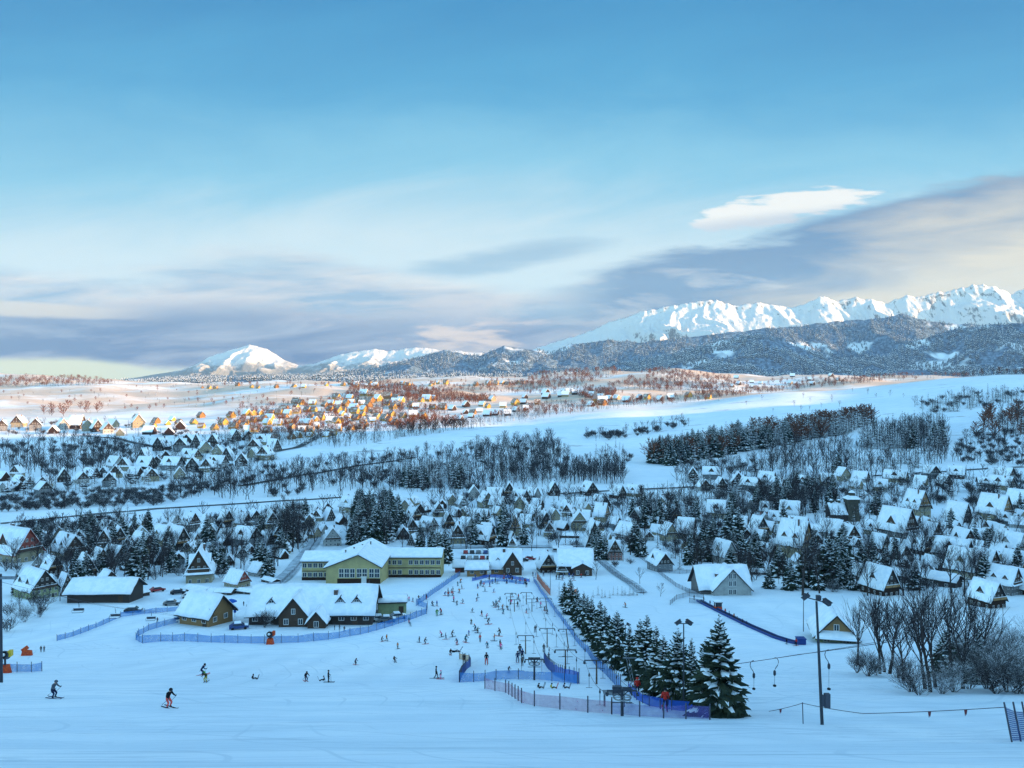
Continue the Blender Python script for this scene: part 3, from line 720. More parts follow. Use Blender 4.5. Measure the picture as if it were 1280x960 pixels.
# px, py (foot of the house), width in photo pixels, kind, yaw
NEARLIST = [
 (18, 700, 46, 'red', 80), (10, 676, 22, 'white', 30), (84, 697, 34, 'long', 70), (44, 746, 44, 'green', 78), (80, 744, 26, 'aframe', 60), (106, 722, 26, 'timber', 62), (124, 708, 24, 'wood', 55), (143, 706, 26, 'grey', 75),
 (134, 731, 24, 'cottage', 70), (131, 684, 22, 'wood', 20), (148, 682, 22, 'timber', 45), (178, 691, 30, 'long', 65), (203, 682, 26, 'cream', 70), (64, 716, 22, 'timber', 70), (160, 700, 22, 'grey', 50),
 (308, 683, 30, 'grey', 78), (250, 727, 40, 'wood', 22), (296, 733, 26, 'red', 80), (322, 720, 22, 'cottage', 80), (222, 687, 26, 'timber', 60), (258, 672, 24, 'white', 40), (387, 657, 16, 'cream', 5), (374, 668, 18, 'timber', 60),
 (415, 681, 28, 'white', 15), (437, 640, 22, 'cream', 70), (340, 660, 22, 'wood', 20), (282, 658, 20, 'timber', 60), (318, 655, 20, 'grey', 30), (352, 676, 22, 'timber', 10), (355, 650, 18, 'white', 70), (238, 664, 22, 'chalet', 70),
 (645, 669, 22, 'pension', 0), (607, 634, 22, 'cream', 25), (577, 634, 16, 'white', 40), (622, 636, 20, 'cottage', 85), (637, 622, 20, 'timber', 10), (666, 624, 16, 'white', 60), (692, 619, 18, 'timber', 8), (681, 660, 20, 'timber', 10),
 (687, 670, 20, 'wood', 5), (724, 662, 26, 'cream', -8), (752, 652, 22, 'pension', 80), (741, 682, 30, 'aframe', 12), (605, 680, 24, 'timber', 75), (572, 678, 24, 'wood', 15), (641, 686, 14, 'wood', 0), (768, 699, 24, 'pink', 0), (583, 664, 20, 'white', 60),
 (600, 655, 20, 'wood', 80), (560, 660, 18, 'timber', 20), (535, 664, 22, 'white', 70), (515, 668, 22, 'wood', 10), (516, 650, 18, 'timber', 50), (548, 645, 18, 'wood', 20),
 (785, 674, 26, 'cottage', 60), (836, 676, 22, 'cream', 12), (858, 673, 24, 'wood', 80), (825, 713, 28, 'grey', 28), (905, 703, 30, 'white', 30), (843, 650, 20, 'timber', 0), (896, 647, 24, 'wood', 80), (936, 640, 18, 'white', 10),
 (994, 696, 44, 'pension', 62), (988, 652, 24, 'cream', 70), (998, 662, 20, 'red', 80), (958, 644, 18, 'pink', 70), (948, 668, 22, 'timber', 15), (970, 655, 18, 'wood', 60), (926, 662, 18, 'timber', 80),
 (1060, 680, 26, 'wood', 20), (1073, 724, 22, 'white', 40), (1100, 742, 34, 'timber', 35), (1022, 668, 26, 'shed', 80), (1040, 672, 26, 'cottage', 80),
 (1146, 646, 32, 'pension', 60), (1198, 658, 30, 'aframe', 42), (1244, 652, 36, 'pension', 65), (1272, 640, 26, 'chalet', 70), (1122, 678, 38, 'chalet', 70), (1204, 685, 26, 'wood', 12), (1150, 692, 24, 'timber', 40), (1124, 702, 26, 'cottage', 30),
 (1192, 704, 34, 'grey', 65), (1264, 692, 32, 'white', 60), (1206, 726, 40, 'cream', 68), (1256, 742, 36, 'chalet', 48), (1234, 758, 34, 'timber', 55), (1280, 742, 30, 'timber', 40), (1166, 676, 22, 'wood', 20), (1225, 676, 20, 'cottage', 70),
 (1100, 690, 22, 'timber', 60), (1232, 712, 26, 'wood', 40), (1270, 715, 26, 'timber', 60), (1180, 668, 18, 'white', 70), (1092, 668, 20, 'wood', 70), (1134, 728, 30, 'shed', 85), (1172, 732, 34, 'shed', 88),
]
for px, py, w, k, yw in NEARLIST:
    put_house(px, py, w * (0.66 if k == 'pension' else 0.74), k, yw * (.5 if px > 1080 else .8) + rnd.uniform(-9, 9), sz=rnd.uniform(1.05, 1.25), lod=0 if w > 19 or py > 640 else 1)
# low sheds and garages
for px, py, w, yw in ((168, 746, 15, -38), (166, 712, 14, -42), (248, 741, 18, 62), (276, 743, 16, 84), (310, 742, 13, 70), (331, 738, 13, 60), (338, 728, 12, 50), (712, 672, 12, 84), (704, 688, 12, 80), (1230, 735, 16, 70), (952, 718, 14, 80)):
    put_house(px, py, w, 'shed', yw, sz=.85)
CAND = []            # further houses: px, py, wpx, kind, yaw
def inpoly(x, y, P):
    c = False; n = len(P)
    for i in range(n):
        x1, y1 = P[i]; x2, y2 = P[(i + 1) % n]
        if (y1 > y) != (y2 > y) and x < (x2 - x1) * (y - y1) / (y2 - y1) + x1: c = not c
    return c
def sample_poly(P, n, dmin, tries=60, aspect=1.6, r=rnd, avoid=()):
    xs = [p[0] for p in P]; ys = [p[1] for p in P]; out = []
    for _ in range(n * tries):
        x = r.uniform(min(xs), max(xs)); y = r.uniform(min(ys), max(ys))
        if not inpoly(x, y, P): continue
        if any(abs(x - a) < dmin and abs(y - b) * aspect < dmin for a, b in out): continue
        out.append((x, y))
        if len(out) >= n: break
    return out
SUNNY = ['yellow', 'sunlit_gold', 'sunlit_honey', 'sunlit_guest', 'sunlit_orange', 'sunlit_gold', 'sunlit_honey', 'sunlit_guest', 'sunlit_gold', 'sunlit_honey']
SHADY = ['wood', 'timber', 'white', 'grey', 'cottage', 'cream', 'timber', 'long', 'aframe']
ZONES = [
 ('in the front rows at right', [(1085, 660), (1280, 650), (1280, 732), (1100, 732)], 70, 9, (10, 15), SHADY + ['cream', 'chalet'], (-35, 60)),
 ('near the wooden church', [(930, 640), (1050, 660), (1080, 690), (1080, 716), (940, 704)], 24, 12, (10, 15), SHADY, (-30, 70)),
 ('left of the school', [(200, 712), (205, 655), (440, 630), (450, 650), (360, 690), (345, 715)], 46, 10, (10, 15), SHADY, (0, 80)),
 ('above the barn', [(0, 720), (0, 672), (190, 650), (190, 700)], 20, 12, (11, 15), SHADY, (10, 80)),
 ('behind the ski base', [(500, 684), (505, 630), (830, 628), (870, 690), (800, 684), (700, 678)], 60, 10, (10, 15), SHADY + ['cream'], (-30, 70)),
 ('beyond the left river', [(0, 592), (60, 600), (140, 588), (190, 560), (250, 552), (340, 548), (345, 566), (330, 580), (250, 596), (150, 606), (60, 618), (0, 620)], 44, 11, (11, 16), SHADY, (-10, 80)),
 ('along the far right road', [(860, 596), (960, 604), (1080, 598), (1280, 590), (1280, 612), (1080, 618), (960, 622), (860, 616)], 26, 14, (11, 16), SHADY, (-20, 90)),
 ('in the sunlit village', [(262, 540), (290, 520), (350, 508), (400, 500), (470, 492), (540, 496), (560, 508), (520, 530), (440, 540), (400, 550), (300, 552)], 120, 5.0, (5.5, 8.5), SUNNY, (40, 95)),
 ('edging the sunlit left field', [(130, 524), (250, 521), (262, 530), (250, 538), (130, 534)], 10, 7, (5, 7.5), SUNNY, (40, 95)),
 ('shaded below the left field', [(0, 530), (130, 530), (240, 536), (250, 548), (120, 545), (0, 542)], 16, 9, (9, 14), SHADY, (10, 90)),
 ('near the spired church', [(560, 512), (640, 496), (700, 490), (760, 498), (900, 490), (905, 498), (780, 507), (700, 512), (640, 522), (560, 530)], 40, 5.5, (5, 7.5), SHADY + ['sunlit_gold', 'sunlit_honey', 'sunlit_orange'], (20, 95)),
 ('under the foothills', [(880, 478), (950, 470), (1060, 470), (1060, 478), (960, 486), (880, 492)], 12, 7, (3.5, 5), SHADY, (20, 90)),
 ('in the trees behind the ski base', [(455, 622), (700, 612), (830, 618), (830, 660), (760, 640), (560, 640), (460, 640)], 16, 15, (11, 16), SHADY, (0, 90)),
]
for zn, P, n, dm, (w0, w1), kinds, (ya, yb) in ZONES:
    for x, y in sample_poly(P, n, dm):
        if any(abs(x - h[0]) < 10 and abs(y - h[1]) < 7 for h in HOUSES): continue
        CAND.append((x, y, rnd.uniform(w0, w1), rnd.choice(kinds), rnd.uniform(ya, yb), zn))
for i in range(46):                                   # specks of houses along the far skyline
    x = rnd.uniform(250, 660); CAND.append((x, 484 - (x - 250) * .012 + rnd.uniform(-1.5, 2.5), rnd.uniform(3, 5), rnd.choice(SUNNY), rnd.uniform(30, 90), 'sky'))
CAND.sort(key=lambda c: -c[2])
N_IND = 298 - len(HOUSES) - 12
rest = CAND[N_IND:]
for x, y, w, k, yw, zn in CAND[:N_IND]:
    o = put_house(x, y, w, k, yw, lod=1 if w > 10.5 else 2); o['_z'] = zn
def rest_houses():
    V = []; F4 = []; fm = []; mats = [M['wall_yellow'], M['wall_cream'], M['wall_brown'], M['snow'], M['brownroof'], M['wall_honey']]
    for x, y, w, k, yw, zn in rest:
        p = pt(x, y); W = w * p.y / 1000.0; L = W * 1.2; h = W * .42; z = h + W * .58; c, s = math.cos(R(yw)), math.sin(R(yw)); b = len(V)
        wi = 0 if k in ('yellow', 'sunlit_gold', 'sunlit_guest', 'sunlit_orange') else 1 if k in ('cream', 'white', 'wood', 'pension') else 2
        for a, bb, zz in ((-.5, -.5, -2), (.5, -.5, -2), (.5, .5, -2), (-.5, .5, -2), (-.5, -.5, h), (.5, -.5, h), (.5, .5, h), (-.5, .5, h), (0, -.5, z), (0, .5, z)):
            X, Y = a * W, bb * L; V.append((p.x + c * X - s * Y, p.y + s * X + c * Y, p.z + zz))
        if k == 'sunlit_honey': wi = 5
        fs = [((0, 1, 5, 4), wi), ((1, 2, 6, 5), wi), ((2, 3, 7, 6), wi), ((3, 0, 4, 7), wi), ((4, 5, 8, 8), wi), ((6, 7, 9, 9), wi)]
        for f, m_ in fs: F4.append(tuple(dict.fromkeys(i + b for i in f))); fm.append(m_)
        sun_toned = k in ('sunlit_gold', 'sunlit_guest', 'sunlit_orange', 'sunlit_honey')
        if k == 'sunlit_honey': wi = 5
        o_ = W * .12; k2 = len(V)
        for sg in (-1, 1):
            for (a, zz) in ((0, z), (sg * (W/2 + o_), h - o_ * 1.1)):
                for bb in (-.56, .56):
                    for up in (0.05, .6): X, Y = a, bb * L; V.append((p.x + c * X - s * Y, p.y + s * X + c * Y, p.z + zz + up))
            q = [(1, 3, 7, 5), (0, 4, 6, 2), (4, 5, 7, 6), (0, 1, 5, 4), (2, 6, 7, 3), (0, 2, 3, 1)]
            for f in q: F4.append(tuple(i + k2 for i in (f if sg < 0 else f[::-1]))); fm.append(4 if sun_toned and rnd.random() < .97 and int(x * 7) % 5 else 3)
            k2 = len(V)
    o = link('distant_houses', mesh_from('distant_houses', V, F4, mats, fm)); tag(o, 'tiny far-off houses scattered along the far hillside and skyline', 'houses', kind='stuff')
rest_houses()
# ------------------------------------------------------------------ trees
M['bark'] = material('bark', (0.060, 0.046, 0.042), 0.9, var=0.4, scale=5.0, snow=0.12)
M['twig'] = material('twig', (0.034, 0.027, 0.029), 0.9, color2=(0.062, 0.050, 0.052), scale=0.8, snow=0.13, spec=0.05)
M['twigfrost'] = material('frosted_twig', (0.075, 0.065, 0.065), 0.9, color2=(0.30, 0.33, 0.38), scale=0.9, lo=.5, hi=.75, snow=0.30, spec=0.05)
M['twigrust'] = material('sunlit_twig', (0.20, 0.075, 0.038), 0.9, color2=(0.12, 0.05, 0.03), scale=0.7, spec=0.05)  # orange of the low sun painted into the bare twig colour
M['needle'] = material('needles', (0.016, 0.028, 0.022), 0.8, color2=(0.036, 0.046, 0.028), scale=1.5, spec=0.1)
M['needledark'] = material('needles_dark', (0.014, 0.024, 0.022), 0.85, color2=(0.035, 0.046, 0.044), scale=0.9, snow=0.06, spec=0.1)
M['needlesnow'] = material('needles_dusted', (0.022, 0.033, 0.030), 0.85, color2=(0.055, 0.068, 0.066), scale=0.9, snow=0.18, spec=0.1)

def fir_parts(h, rad, seed, levels=22, per=9, segs=5, snowy=0.6, twigs=5):
    """(trunk MB, foliage V/F, snow V/F): drooping flat sprays in whorls, snow lying on the sprays."""
    r = random.Random(seed); fo = MB(); sn = MB(); tk = MB()
    tk.tube([(0, 0, -.5), (0, 0, h * .5), (0, 0, h * .97)], [h * .018, h * .011, .012], 6)
    for lv in range(levels):
        f = (lv + r.uniform(0, .6)) / levels
        z = h * (0.06 + 0.93 * f ** 0.92); L0 = rad * (1 - f) ** 0.82 + 0.05 * h * .12
        n = max(4, int(per * (1 - f * .55)))
        for k in range(n):
            a = k * 6.283 / n + lv * 2.4 + r.uniform(-.25, .25); L = L0 * r.uniform(.58, 1.2)
            ca, sa = math.cos(a), math.sin(a); zb = z + r.uniform(-.02, .02) * h
            rise = r.uniform(.05, .25) + f * .55; droop = r.uniform(.35, .62) * (1 - f * .75)
            def P(t, side=0.0, dz=0.0):
                q = L * t; zz = zb + L * (rise * t - droop * t * t) + dz
                return (ca * q - sa * side, sa * q + ca * side, zz)
            W = L * r.uniform(.24, .34)
            sp = []; lf = []; rg = []
            for i in range(segs + 1):
                t = i / segs; w = W * math.sin(math.pi * min(.12 + .9 * t, 1.0)) ** .8 + .01
                sp.append(P(t, 0, .05 * W)); zag = 1.0 if i % 2 else .62
                lf.append(P(min(t + .10, 1.05), w * zag * r.uniform(.8, 1.15), -w * r.uniform(.35, .6))); rg.append(P(min(t + .10, 1.05), -w * zag * r.uniform(.8, 1.15), -w * r.uniform(.35, .6)))
            fs = []
            m_ = segs + 1
            for i in range(segs): fs += [(i, i + 1, m_ + i + 1, m_ + i), (i, 2 * m_ + i, 2 * m_ + i + 1, i + 1)]
            fo.add(sp + lf + rg, fs)
            for q in range(twigs):
                t = r.uniform(.2, .95); sd_ = r.choice((-1, 1)); w = W * math.sin(math.pi * min(.12 + .9 * t, 1)) * r.uniform(.9, 1.45); b_ = P(t, sd_ * w * .25); e_ = P(min(t + .2, 1.1), sd_ * w, -w * r.uniform(.45, .95)); m2 = P(t + .10, sd_ * w * .45, -w * .28); m3 = P(t - .02, sd_ * w * .6, -w * .5)
                fo.add([b_, m2, e_, m3], [(0, 1, 2, 3)])
            if r.random() < snowy:
                t0 = r.uniform(.05, .5); t1 = min(1.0, t0 + r.uniform(.2, .75)); ss = []; g = 3
                th = min(.05 + .03 * L, .11)
                for i in range(g + 1):
                    t = t0 + (t1 - t0) * i / g; w = W * math.sin(math.pi * min(.12 + .9 * t, 1.0)) * r.uniform(.35, .8) + .02
                    ss += [P(t, w, -w * .35 + .02), P(t, w * .3, th * r.uniform(.7, 1.2)), P(t, -w * .3, th * r.uniform(.7, 1.2)), P(t, -w, -w * .35 + .02)]
                fs = []
                for i in range(g):
                    for q in range(3): fs.append((i * 4 + q, (i + 1) * 4 + q, (i + 1) * 4 + q + 1, i * 4 + q + 1))
                fs += [(0, 1, 2, 3), (g * 4 + 3, g * 4 + 2, g * 4 + 1, g * 4)]
                sn.add(ss, fs)
    return tk, fo, sn
def bare_parts(h, seed, depth=5, spread=0.42, multi=1, up=0.35, sides=4, minr=0.012, nsplit=(2, 4), trunk_r=0.016, thin=0.60, limbs=16, low=.22):
    """Forking trunk and limbs; the finest order are many thin twigs."""
    r = random.Random(seed); tk = MB(); cr = MB()
    def grow(p, d, L, rad, dep):
        n = 3 if dep < 2 else 2
        pts = [p]; dirs = d.copy(); rads = [rad]
        for i in range(n):
            dirs = (dirs + Vector((r.uniform(-1, 1), r.uniform(-1, 1), r.uniform(-.4, 1) * up)) * (.10 if dep == 0 else .2)).normalized()
            pts.append(pts[-1] + dirs * (L / n)); rads.append(max(rad * (1 - (.34 if dep else .4) * (i + 1) / n), minr))
        (tk if dep == 0 else cr).tube(pts, rads, sides if dep < 2 else 3, caps=False)
        if dep >= depth: return
        nb = r.randint(*nsplit) + (2 if dep == 0 else 0)
        for k in range(nb):
            f = r.uniform(.35, 1.0) if k else 1.0
            j = min(int(f * n), n - 1); q = pts[j].lerp(pts[j + 1], f * n - j if f < 1 else 1.0)
            ax = Vector((r.uniform(-1, 1), r.uniform(-1, 1), r.uniform(-.2, .2))).normalized()
            nd = (dirs + ax * (spread * r.uniform(.7, 1.7) if k else spread * .35) + Vector((0, 0, up * .35))).normalized()
            grow(q, nd, L * r.uniform(.55, .85) * (1 if k else 1.05), max(rads[j] * (thin if k else .8), minr), dep + 1)
    for m in range(multi):
        a = r.uniform(0, 6.28)
        if multi > 1:
            tilt = r.uniform(.1, .75)
            grow(Vector((math.cos(a) * .15, math.sin(a) * .15, -.4)), Vector((math.cos(a) * tilt, math.sin(a) * tilt, 1)).normalized(), h * r.uniform(.24, .36), h * trunk_r * .6, 0)
            continue
        # one tall leader, limbs rising from it all the way up
        n = 9; pts = [Vector((0, 0, -.4))]; d_ = Vector((0, 0, 1))
        for i in range(n):
            d_ = (d_ + Vector((r.uniform(-1, 1), r.uniform(-1, 1), .5)) * .09).normalized(); pts.append(pts[-1] + d_ * (h * .86 / n))
        rads = [max(h * trunk_r * (1 - .92 * i / n), minr) for i in range(n + 1)]; tk.tube(pts, rads, sides + 1, caps=False)
        nl = limbs
        for k in range(nl):
            f = low + (.98 - low) * (k + r.random()) / nl; j = min(int(f * n), n - 1); q = pts[j].lerp(pts[j + 1], f * n - j); a = k * 2.4 + r.uniform(-.5, .5)
            e = spread * r.uniform(.8, 1.7); nd = Vector((math.cos(a) * e, math.sin(a) * e, 1)).normalized()
            grow(q, nd, h * (.34 * (1 - f) + .10) * r.uniform(.75, 1.2), max(rads[j] * .55, minr), 2)
    return tk, cr
def norm_height(mbs, h):
    zm = max(v[2] for b in mbs for v in b.v); k = h / zm
    for b in mbs: b.v = [(x * k, y * k, z * k) for x, y, z in b.v]

PROTO = {}
def tree_proto(kind, seed, **kw):
    """A tree as an Empty with its parts, or None children when it is only ever seen tiny."""
    root = link('tree', None)
    if kind.startswith('fir'):
        tk, fo, sn = fir_parts(10.0, kw.pop('rad', 2.6), seed, **kw)
        tk.obj('trunk', M['bark'], root); fo.add(sn.v, sn.f, 1); fo.obj('foliage', [M['needle'], M['snow']], root)
    else:
        mt = kw.pop('mat', 'twig'); tk, cr = bare_parts(10.0, seed, **kw); norm_height((tk, cr), 10.0)
        tk.obj('trunk', M['bark'], root); cr.obj('crown', M[mt], root)
    return root, kids_of(root)
def merged_proto(kind, seed, **kw):            # one mesh, for trees a few pixels high
    b = MB()
    if kind.startswith('fir'):
        tk, fo, sn = fir_parts(10.0, kw.pop('rad', 2.4), seed, **kw)
        for q, mi in ((tk, 0), (fo, 1), (sn, 2)): b.add(q.v, q.f, mi)
        return b.mesh('fir', [M['bark'], M['needledark' if seed > 50 else 'needlesnow'], M['snow']])
    mt = kw.pop('mat', 'twig'); tk, cr = bare_parts(10.0, seed, **kw); norm_height((tk, cr), 10.0)
    b.add(tk.v, tk.f, 0); b.add(cr.v, cr.f, 1)
    return b.mesh('bare', [M['bark'], M[mt]])
NEARP = {
 'fir':   [tree_proto('fir', s, rad=q, levels=31, per=12, snowy=.62 + .1 * (s % 3)) for s, q in ((1, 3.0), (2, 2.4), (3, 2.7), (9, 2.2))],
 'bare':  [tree_proto('bare', s, depth=5, spread=sp, up=u, minr=.011, limbs=15, low=.34, trunk_r=.023) for s, sp, u in ((4, .40, .5), (5, .5, .35), (6, .34, .6))],
 'shrub': [tree_proto('shrub', s, mat='twigfrost', depth=4, multi=9, spread=.6, up=.25, minr=.016, trunk_r=.012) for s in (7, 8)],
 'brush': [tree_proto('brush', s, mat='twig', depth=4, multi=9, spread=.55, up=.3, minr=.014, trunk_r=.012) for s in (17, 18)],
}
FARP = {
 'fir':   [merged_proto('fir', s, rad=q, levels=11, per=7, segs=3, twigs=2, snowy=.5) for s, q in ((11, 2.3), (12, 1.9), (13, 2.6))],
 'bare':  [merged_proto('bare', s, depth=4, spread=.46, up=.45, minr=.024, sides=3, nsplit=(2, 4), limbs=13) for s in (14, 15, 16, 19)],
 'rust':  [merged_proto('bare', s, mat='twigrust', depth=4, spread=.75, up=.25, minr=.075, sides=3, limbs=15, low=.12) for s in (24, 25)],
 'shrub': [merged_proto('shrub', s, mat='twigfrost', depth=3, multi=8, spread=.65, up=.2, minr=.04, sides=3, trunk_r=.012) for s in (27, 28)],
 'brush': [merged_proto('brush', s, mat='twig', depth=3, multi=8, spread=.6, up=.25, minr=.035, sides=3, trunk_r=.012) for s in (37, 38)],
}
TDESC = {'fir': ('snow-laden fir tree', 'fir tree', 'fir_tree'), 'bare': ('leafless tree', 'bare tree', 'bare_tree'), 'rust': ('sunlight-toned leafless tree', 'bare tree', 'bare_tree'), 'shrub': ('frosted bushy shrub', 'shrub', 'shrub'), 'brush': ('dark many-stemmed shrub', 'shrub', 'shrub')}
TREES = []           # kind, location, height, zone, pixel height, px, py, label
def add_tree(px, py, hpx=None, kind='bare', h=None, zone='', label=None, pos=None):
    p = pos if pos is not None else pt(px, py)
    H = h if h is not None else hpx * p.y / 1000.0
    TREES.append([kind, p, H, zone, H / p.y * 1000.0, px, py, label])
def clear_of_houses(p, k=1.0):
    return all((p.x - x) ** 2 + (p.y - y) ** 2 > (r * k) ** 2 for x, y, r in FOOT)
def wood(poly, n, mix, hr, zone, dmin=2.0, aspect=2.2, clear=1.0):
    """n trees scattered over a patch of ground outlined in the photograph."""
    for x, y in sample_poly(poly, n, dmin, 40, aspect):
        p = pt(x, y)
        if not clear_of_houses(p, clear): continue
        k = rnd.choice(mix); add_tree(x, y, None, k, rnd.uniform(*hr) * (0.5 if k in ('shrub', 'brush') else 1), zone, pos=p)

# the lightest versions, for the woods that are one mass
MASSP = {'fir': [merged_proto('fir', s, rad=q, levels=8, per=6, segs=2, twigs=1, snowy=.28) for s, q in ((51, 2.2), (52, 1.9), (53, 2.5))],
 'bare': [merged_proto('bare', s, depth=3, spread=.5, up=.45, minr=.05, sides=3, nsplit=(2, 4), limbs=11) for s in (54, 55, 56)],
 'rust': [merged_proto('bare', s, mat='twigrust', depth=3, spread=.85, up=.2, minr=.13, sides=3, limbs=16, low=.10) for s in (57, 58)],
 'shrub': [merged_proto('shrub', s, mat='twigfrost', depth=2, multi=9, spread=.7, up=.2, minr=.07, sides=3, nsplit=(3, 5), trunk_r=.012) for s in (61, 62)],
 'brush': [merged_proto('brush', s, mat='twig', depth=2, multi=9, spread=.65, up=.25, minr=.06, sides=3, nsplit=(3, 5), trunk_r=.012) for s in (63, 64)]}
# ------------------------------------------------------------------ buildings one can recognise
def flatten(part):
    for r in list(part.children):
        for s in list(r.children): s.parent = part
def make_lodge(L, W, h, pitch, wall='board_dark', gables=(), dormers=(), name='lodge', wins=True, gmat=None, wz=1.0, th=.45, chim=(), roofm='eaves', foot=3.0, ov=.9, winrow=1, column=()):
    """Ridge runs left-right; the long side (local -y) faces the viewer. gables: (x, width, how far it stands out, extra wall height)."""
    root = link(name, None)
    inner = Matrix.Rotation(math.pi / 2, 4, 'Z')
    zr = h + math.tan(R(pitch)) * W / 2; sl = math.tan(R(pitch))
    b = MB(); b.prism([(-W/2, -foot), (W/2, -foot), (W/2, h), (0, zr - .05), (-W/2, h)], -L/2, L/2)
    b.v = [tuple(inner @ Vector(v)) for v in b.v]; b.obj('wall', M[wall], root)
    ro = gable_roof(root, W, -L/2, L/2, h, zr, ov, M[roofm], 3, th=th, split=True)
    for o in [ro] + list(ro.children): o.data.transform(inner)
    for (x, gw, out, dh, pit) in gables:
        g = link('front_gable', None, root); gs = math.tan(R(pit)); hz = h + dh; pk = hz + gs * gw / 2
        yb = 0 if pk > zr - .3 else -(zr - pk) / sl
        b = MB(); b.prism([(-gw/2, -foot), (gw/2, -foot), (gw/2, hz), (0, pk - .1), (-gw/2, hz)], -W/2 - out, yb)
        b.obj('wall', M[gmat or wall], g)
        gable_roof(g, gw, -W/2 - out, yb, hz, pk, .6, M[roofm], 9, th=th * .8, end_ov=.6, split=True)
        if column:
            for z in column:
                for x_ in (-.62, .62): link('window', window_mesh(1.0, 1.5), g, (x_, -W/2 - out - .03, z), 0)
        elif out > .4:
            n = max(1, int(gw / 2.4))
            for i in range(n): link('window', window_mesh(1.1, 1.3), g, ((i + .5) * gw / n - gw/2, -W/2 - out - .03, max(hz - 1.9, .8)), 0)
            if pk - hz > 3: 
                for i in range(max(1, n - 1)): link('window', window_mesh(.9, 1.2), g, ((i + .5 - (max(1, n - 1)) / 2) * 1.5, -W/2 - out - .03, hz + .5), 0)
        flatten(g); g.location = (x, 0, 0)
    for (x, dw) in dormers:
        do = dormer(root, -1, W, h, zr, 0, dw, .15, M[gmat or wall], M[roofm], 5, frac=.8)
        do.matrix_world = Matrix.Translation((x, 0, 0)) @ inner
    if wins:
        n = max(2, int(L / 2.8))
        for i in range(n):
            x = (i + .5) * L / n - L/2
            if any(abs(x - g[0]) < g[1] / 2 + .7 for g in gables): continue
            for q in range(winrow): link('window', window_mesh(1.3, 1.1), root, (x, -W/2 - .03, wz + q * 2.8), 0)
        for q in range(winrow): 
            for y in (-W * .25, W * .2): link('window', window_mesh(1.2, 1.1), root, (L/2 + .03, y, wz + q * 2.8), math.pi / 2)
    dd = MB(); dd.box(-.6, .6, -.05, .02, 0, 2.1); dd.obj('door', M['board_brown'], root, loc=(L * .36, -W/2 - .02, 0))
    for (x, y) in chim:
        zz = zr - abs(y) * sl; cb = MB(); cb.box(x - .45, x + .45, y - .45, y + .45, zz - 1.2, zz + 1.6); co = cb.obj('chimney', M['brick'], root)
        cs = MB(); cs.lathe([(.5, 0), (.6, .15), (.3, .35)], 8, c=(x, y, zz + 1.601)); cs.obj('snow', M['snow'], co)
    return root
def place(o, px, py, yaw, label, cat, L=10.0, W=10.0, group=None, after=0):
    p = pt(px, py, after); o.location = (p.x, p.y + W/2, p.z); o.rotation_euler = (0, 0, R(yaw)); tag(o, label, cat, group)
    for f in np.linspace(-L/2, L/2, 5): FOOT.append((p.x + f * math.cos(R(yaw)), p.y + W/2 + f * math.sin(R(yaw)), W * .75))
    return p

# the lodge at the foot of the left slope
o = make_lodge(28.5, 12.5, 2.6, 37, 'board_dark', [(-3.4, 6.6, 2.6, .2, 50), (2.2, 3.9, 4.4, -.7, 48)], [(-9.5, 2.6), (6.6, 3.0), (10.4, 3.0)], 'mountain_lodge', gmat='board_brown', chim=((5.2, -2.4),))
place(o, 387, 781, 2, 'long dark timber lodge with broad snowy roof and pointed front gable', 'lodge', 27, 12)
# the cabin by the chairlift
o = make_lodge(9.0, 7.6, 2.6, 44, 'board_honey', name='log_cabin', wz=.9)
place(o, 249, 783, -24, 'snow roofed log cabin beside the chairlift with gable turned right', 'cabin', 9, 8)
# barn and sheds
o = make_lodge(16.5, 9, 2.7, 30, 'board_dark', name='barn', wins=False); place(o, 121, 754, 2, 'long low barn with snow covered roof beside the upper end of the chairlift', 'barn', 16, 9)
o = make_lodge(8.0, 6.5, 3.0, 12, 'wall_green', name='equipment_shed', wins=False, ov=.4, foot=2.0); place(o, 485, 769, 6, 'green grey equipment shed with flat snowy roof right of the lodge', 'shed', 8, 6)
# ski base
o = make_lodge(10.2, 9, 2.8, 48, 'board_honey', [(2.2, 6.4, 1.2, .4, 56)], [(-2.8, 2.0)], 'ski_base_house', gmat='board_brown', chim=((-.6, -1.0),)); place(o, 632, 719, 2, 'timber ski base house with steep gable and snowy roof above the crowd', 'ski base', 10, 9)
o = make_lodge(6.8, 5, 2.6, 30, 'board_honey', name='rental_hut'); place(o, 596, 721, 1, 'low honey coloured hut with snow roof left of the ski base house', 'hut', 7, 5)
o = make_lodge(3.2, 3.0, 2.4, 40, 'board_red', name='ticket_hut', wins=False); place(o, 574, 716, 3, 'tiny red ticket hut at the end of the blue net', 'hut', 3, 3)
o = make_lodge(11.2, 14, 3.4, 30, 'board_dark', [(2.4, 6.5, 2.2, -.6, 26)], name='rental_hall', gmat='board_brown'); place(o, 721, 719, -4, 'broad timber hall with large smooth snow roof right of the ski base', 'hall', 11, 13)
put_house(683, 714, 20, 'timber', 8, label='brown gabled restaurant between the ski base and the broad hall', cat='restaurant'); put_house(704, 718, 14, 'wood', -10, label='small kiosk with wide snowy porch roof in front of the broad hall', cat='kiosk')
# white house with three rows of windows
o = make_lodge(14.5, 9.5, 2.0, 46, 'wall_stone', [(1.2, 11.0, 2.6, -.2, 46)], [], 'white_gable_house', gmat='wall_white', chim=((3.8, -2.8), (-2.0, -3.0)), wins=True, column=(.5, 2.9, 5.0)); place(o, 906, 743, 4, 'white gabled house with large snowy roofs above the conveyor lift', 'house', 14, 10)
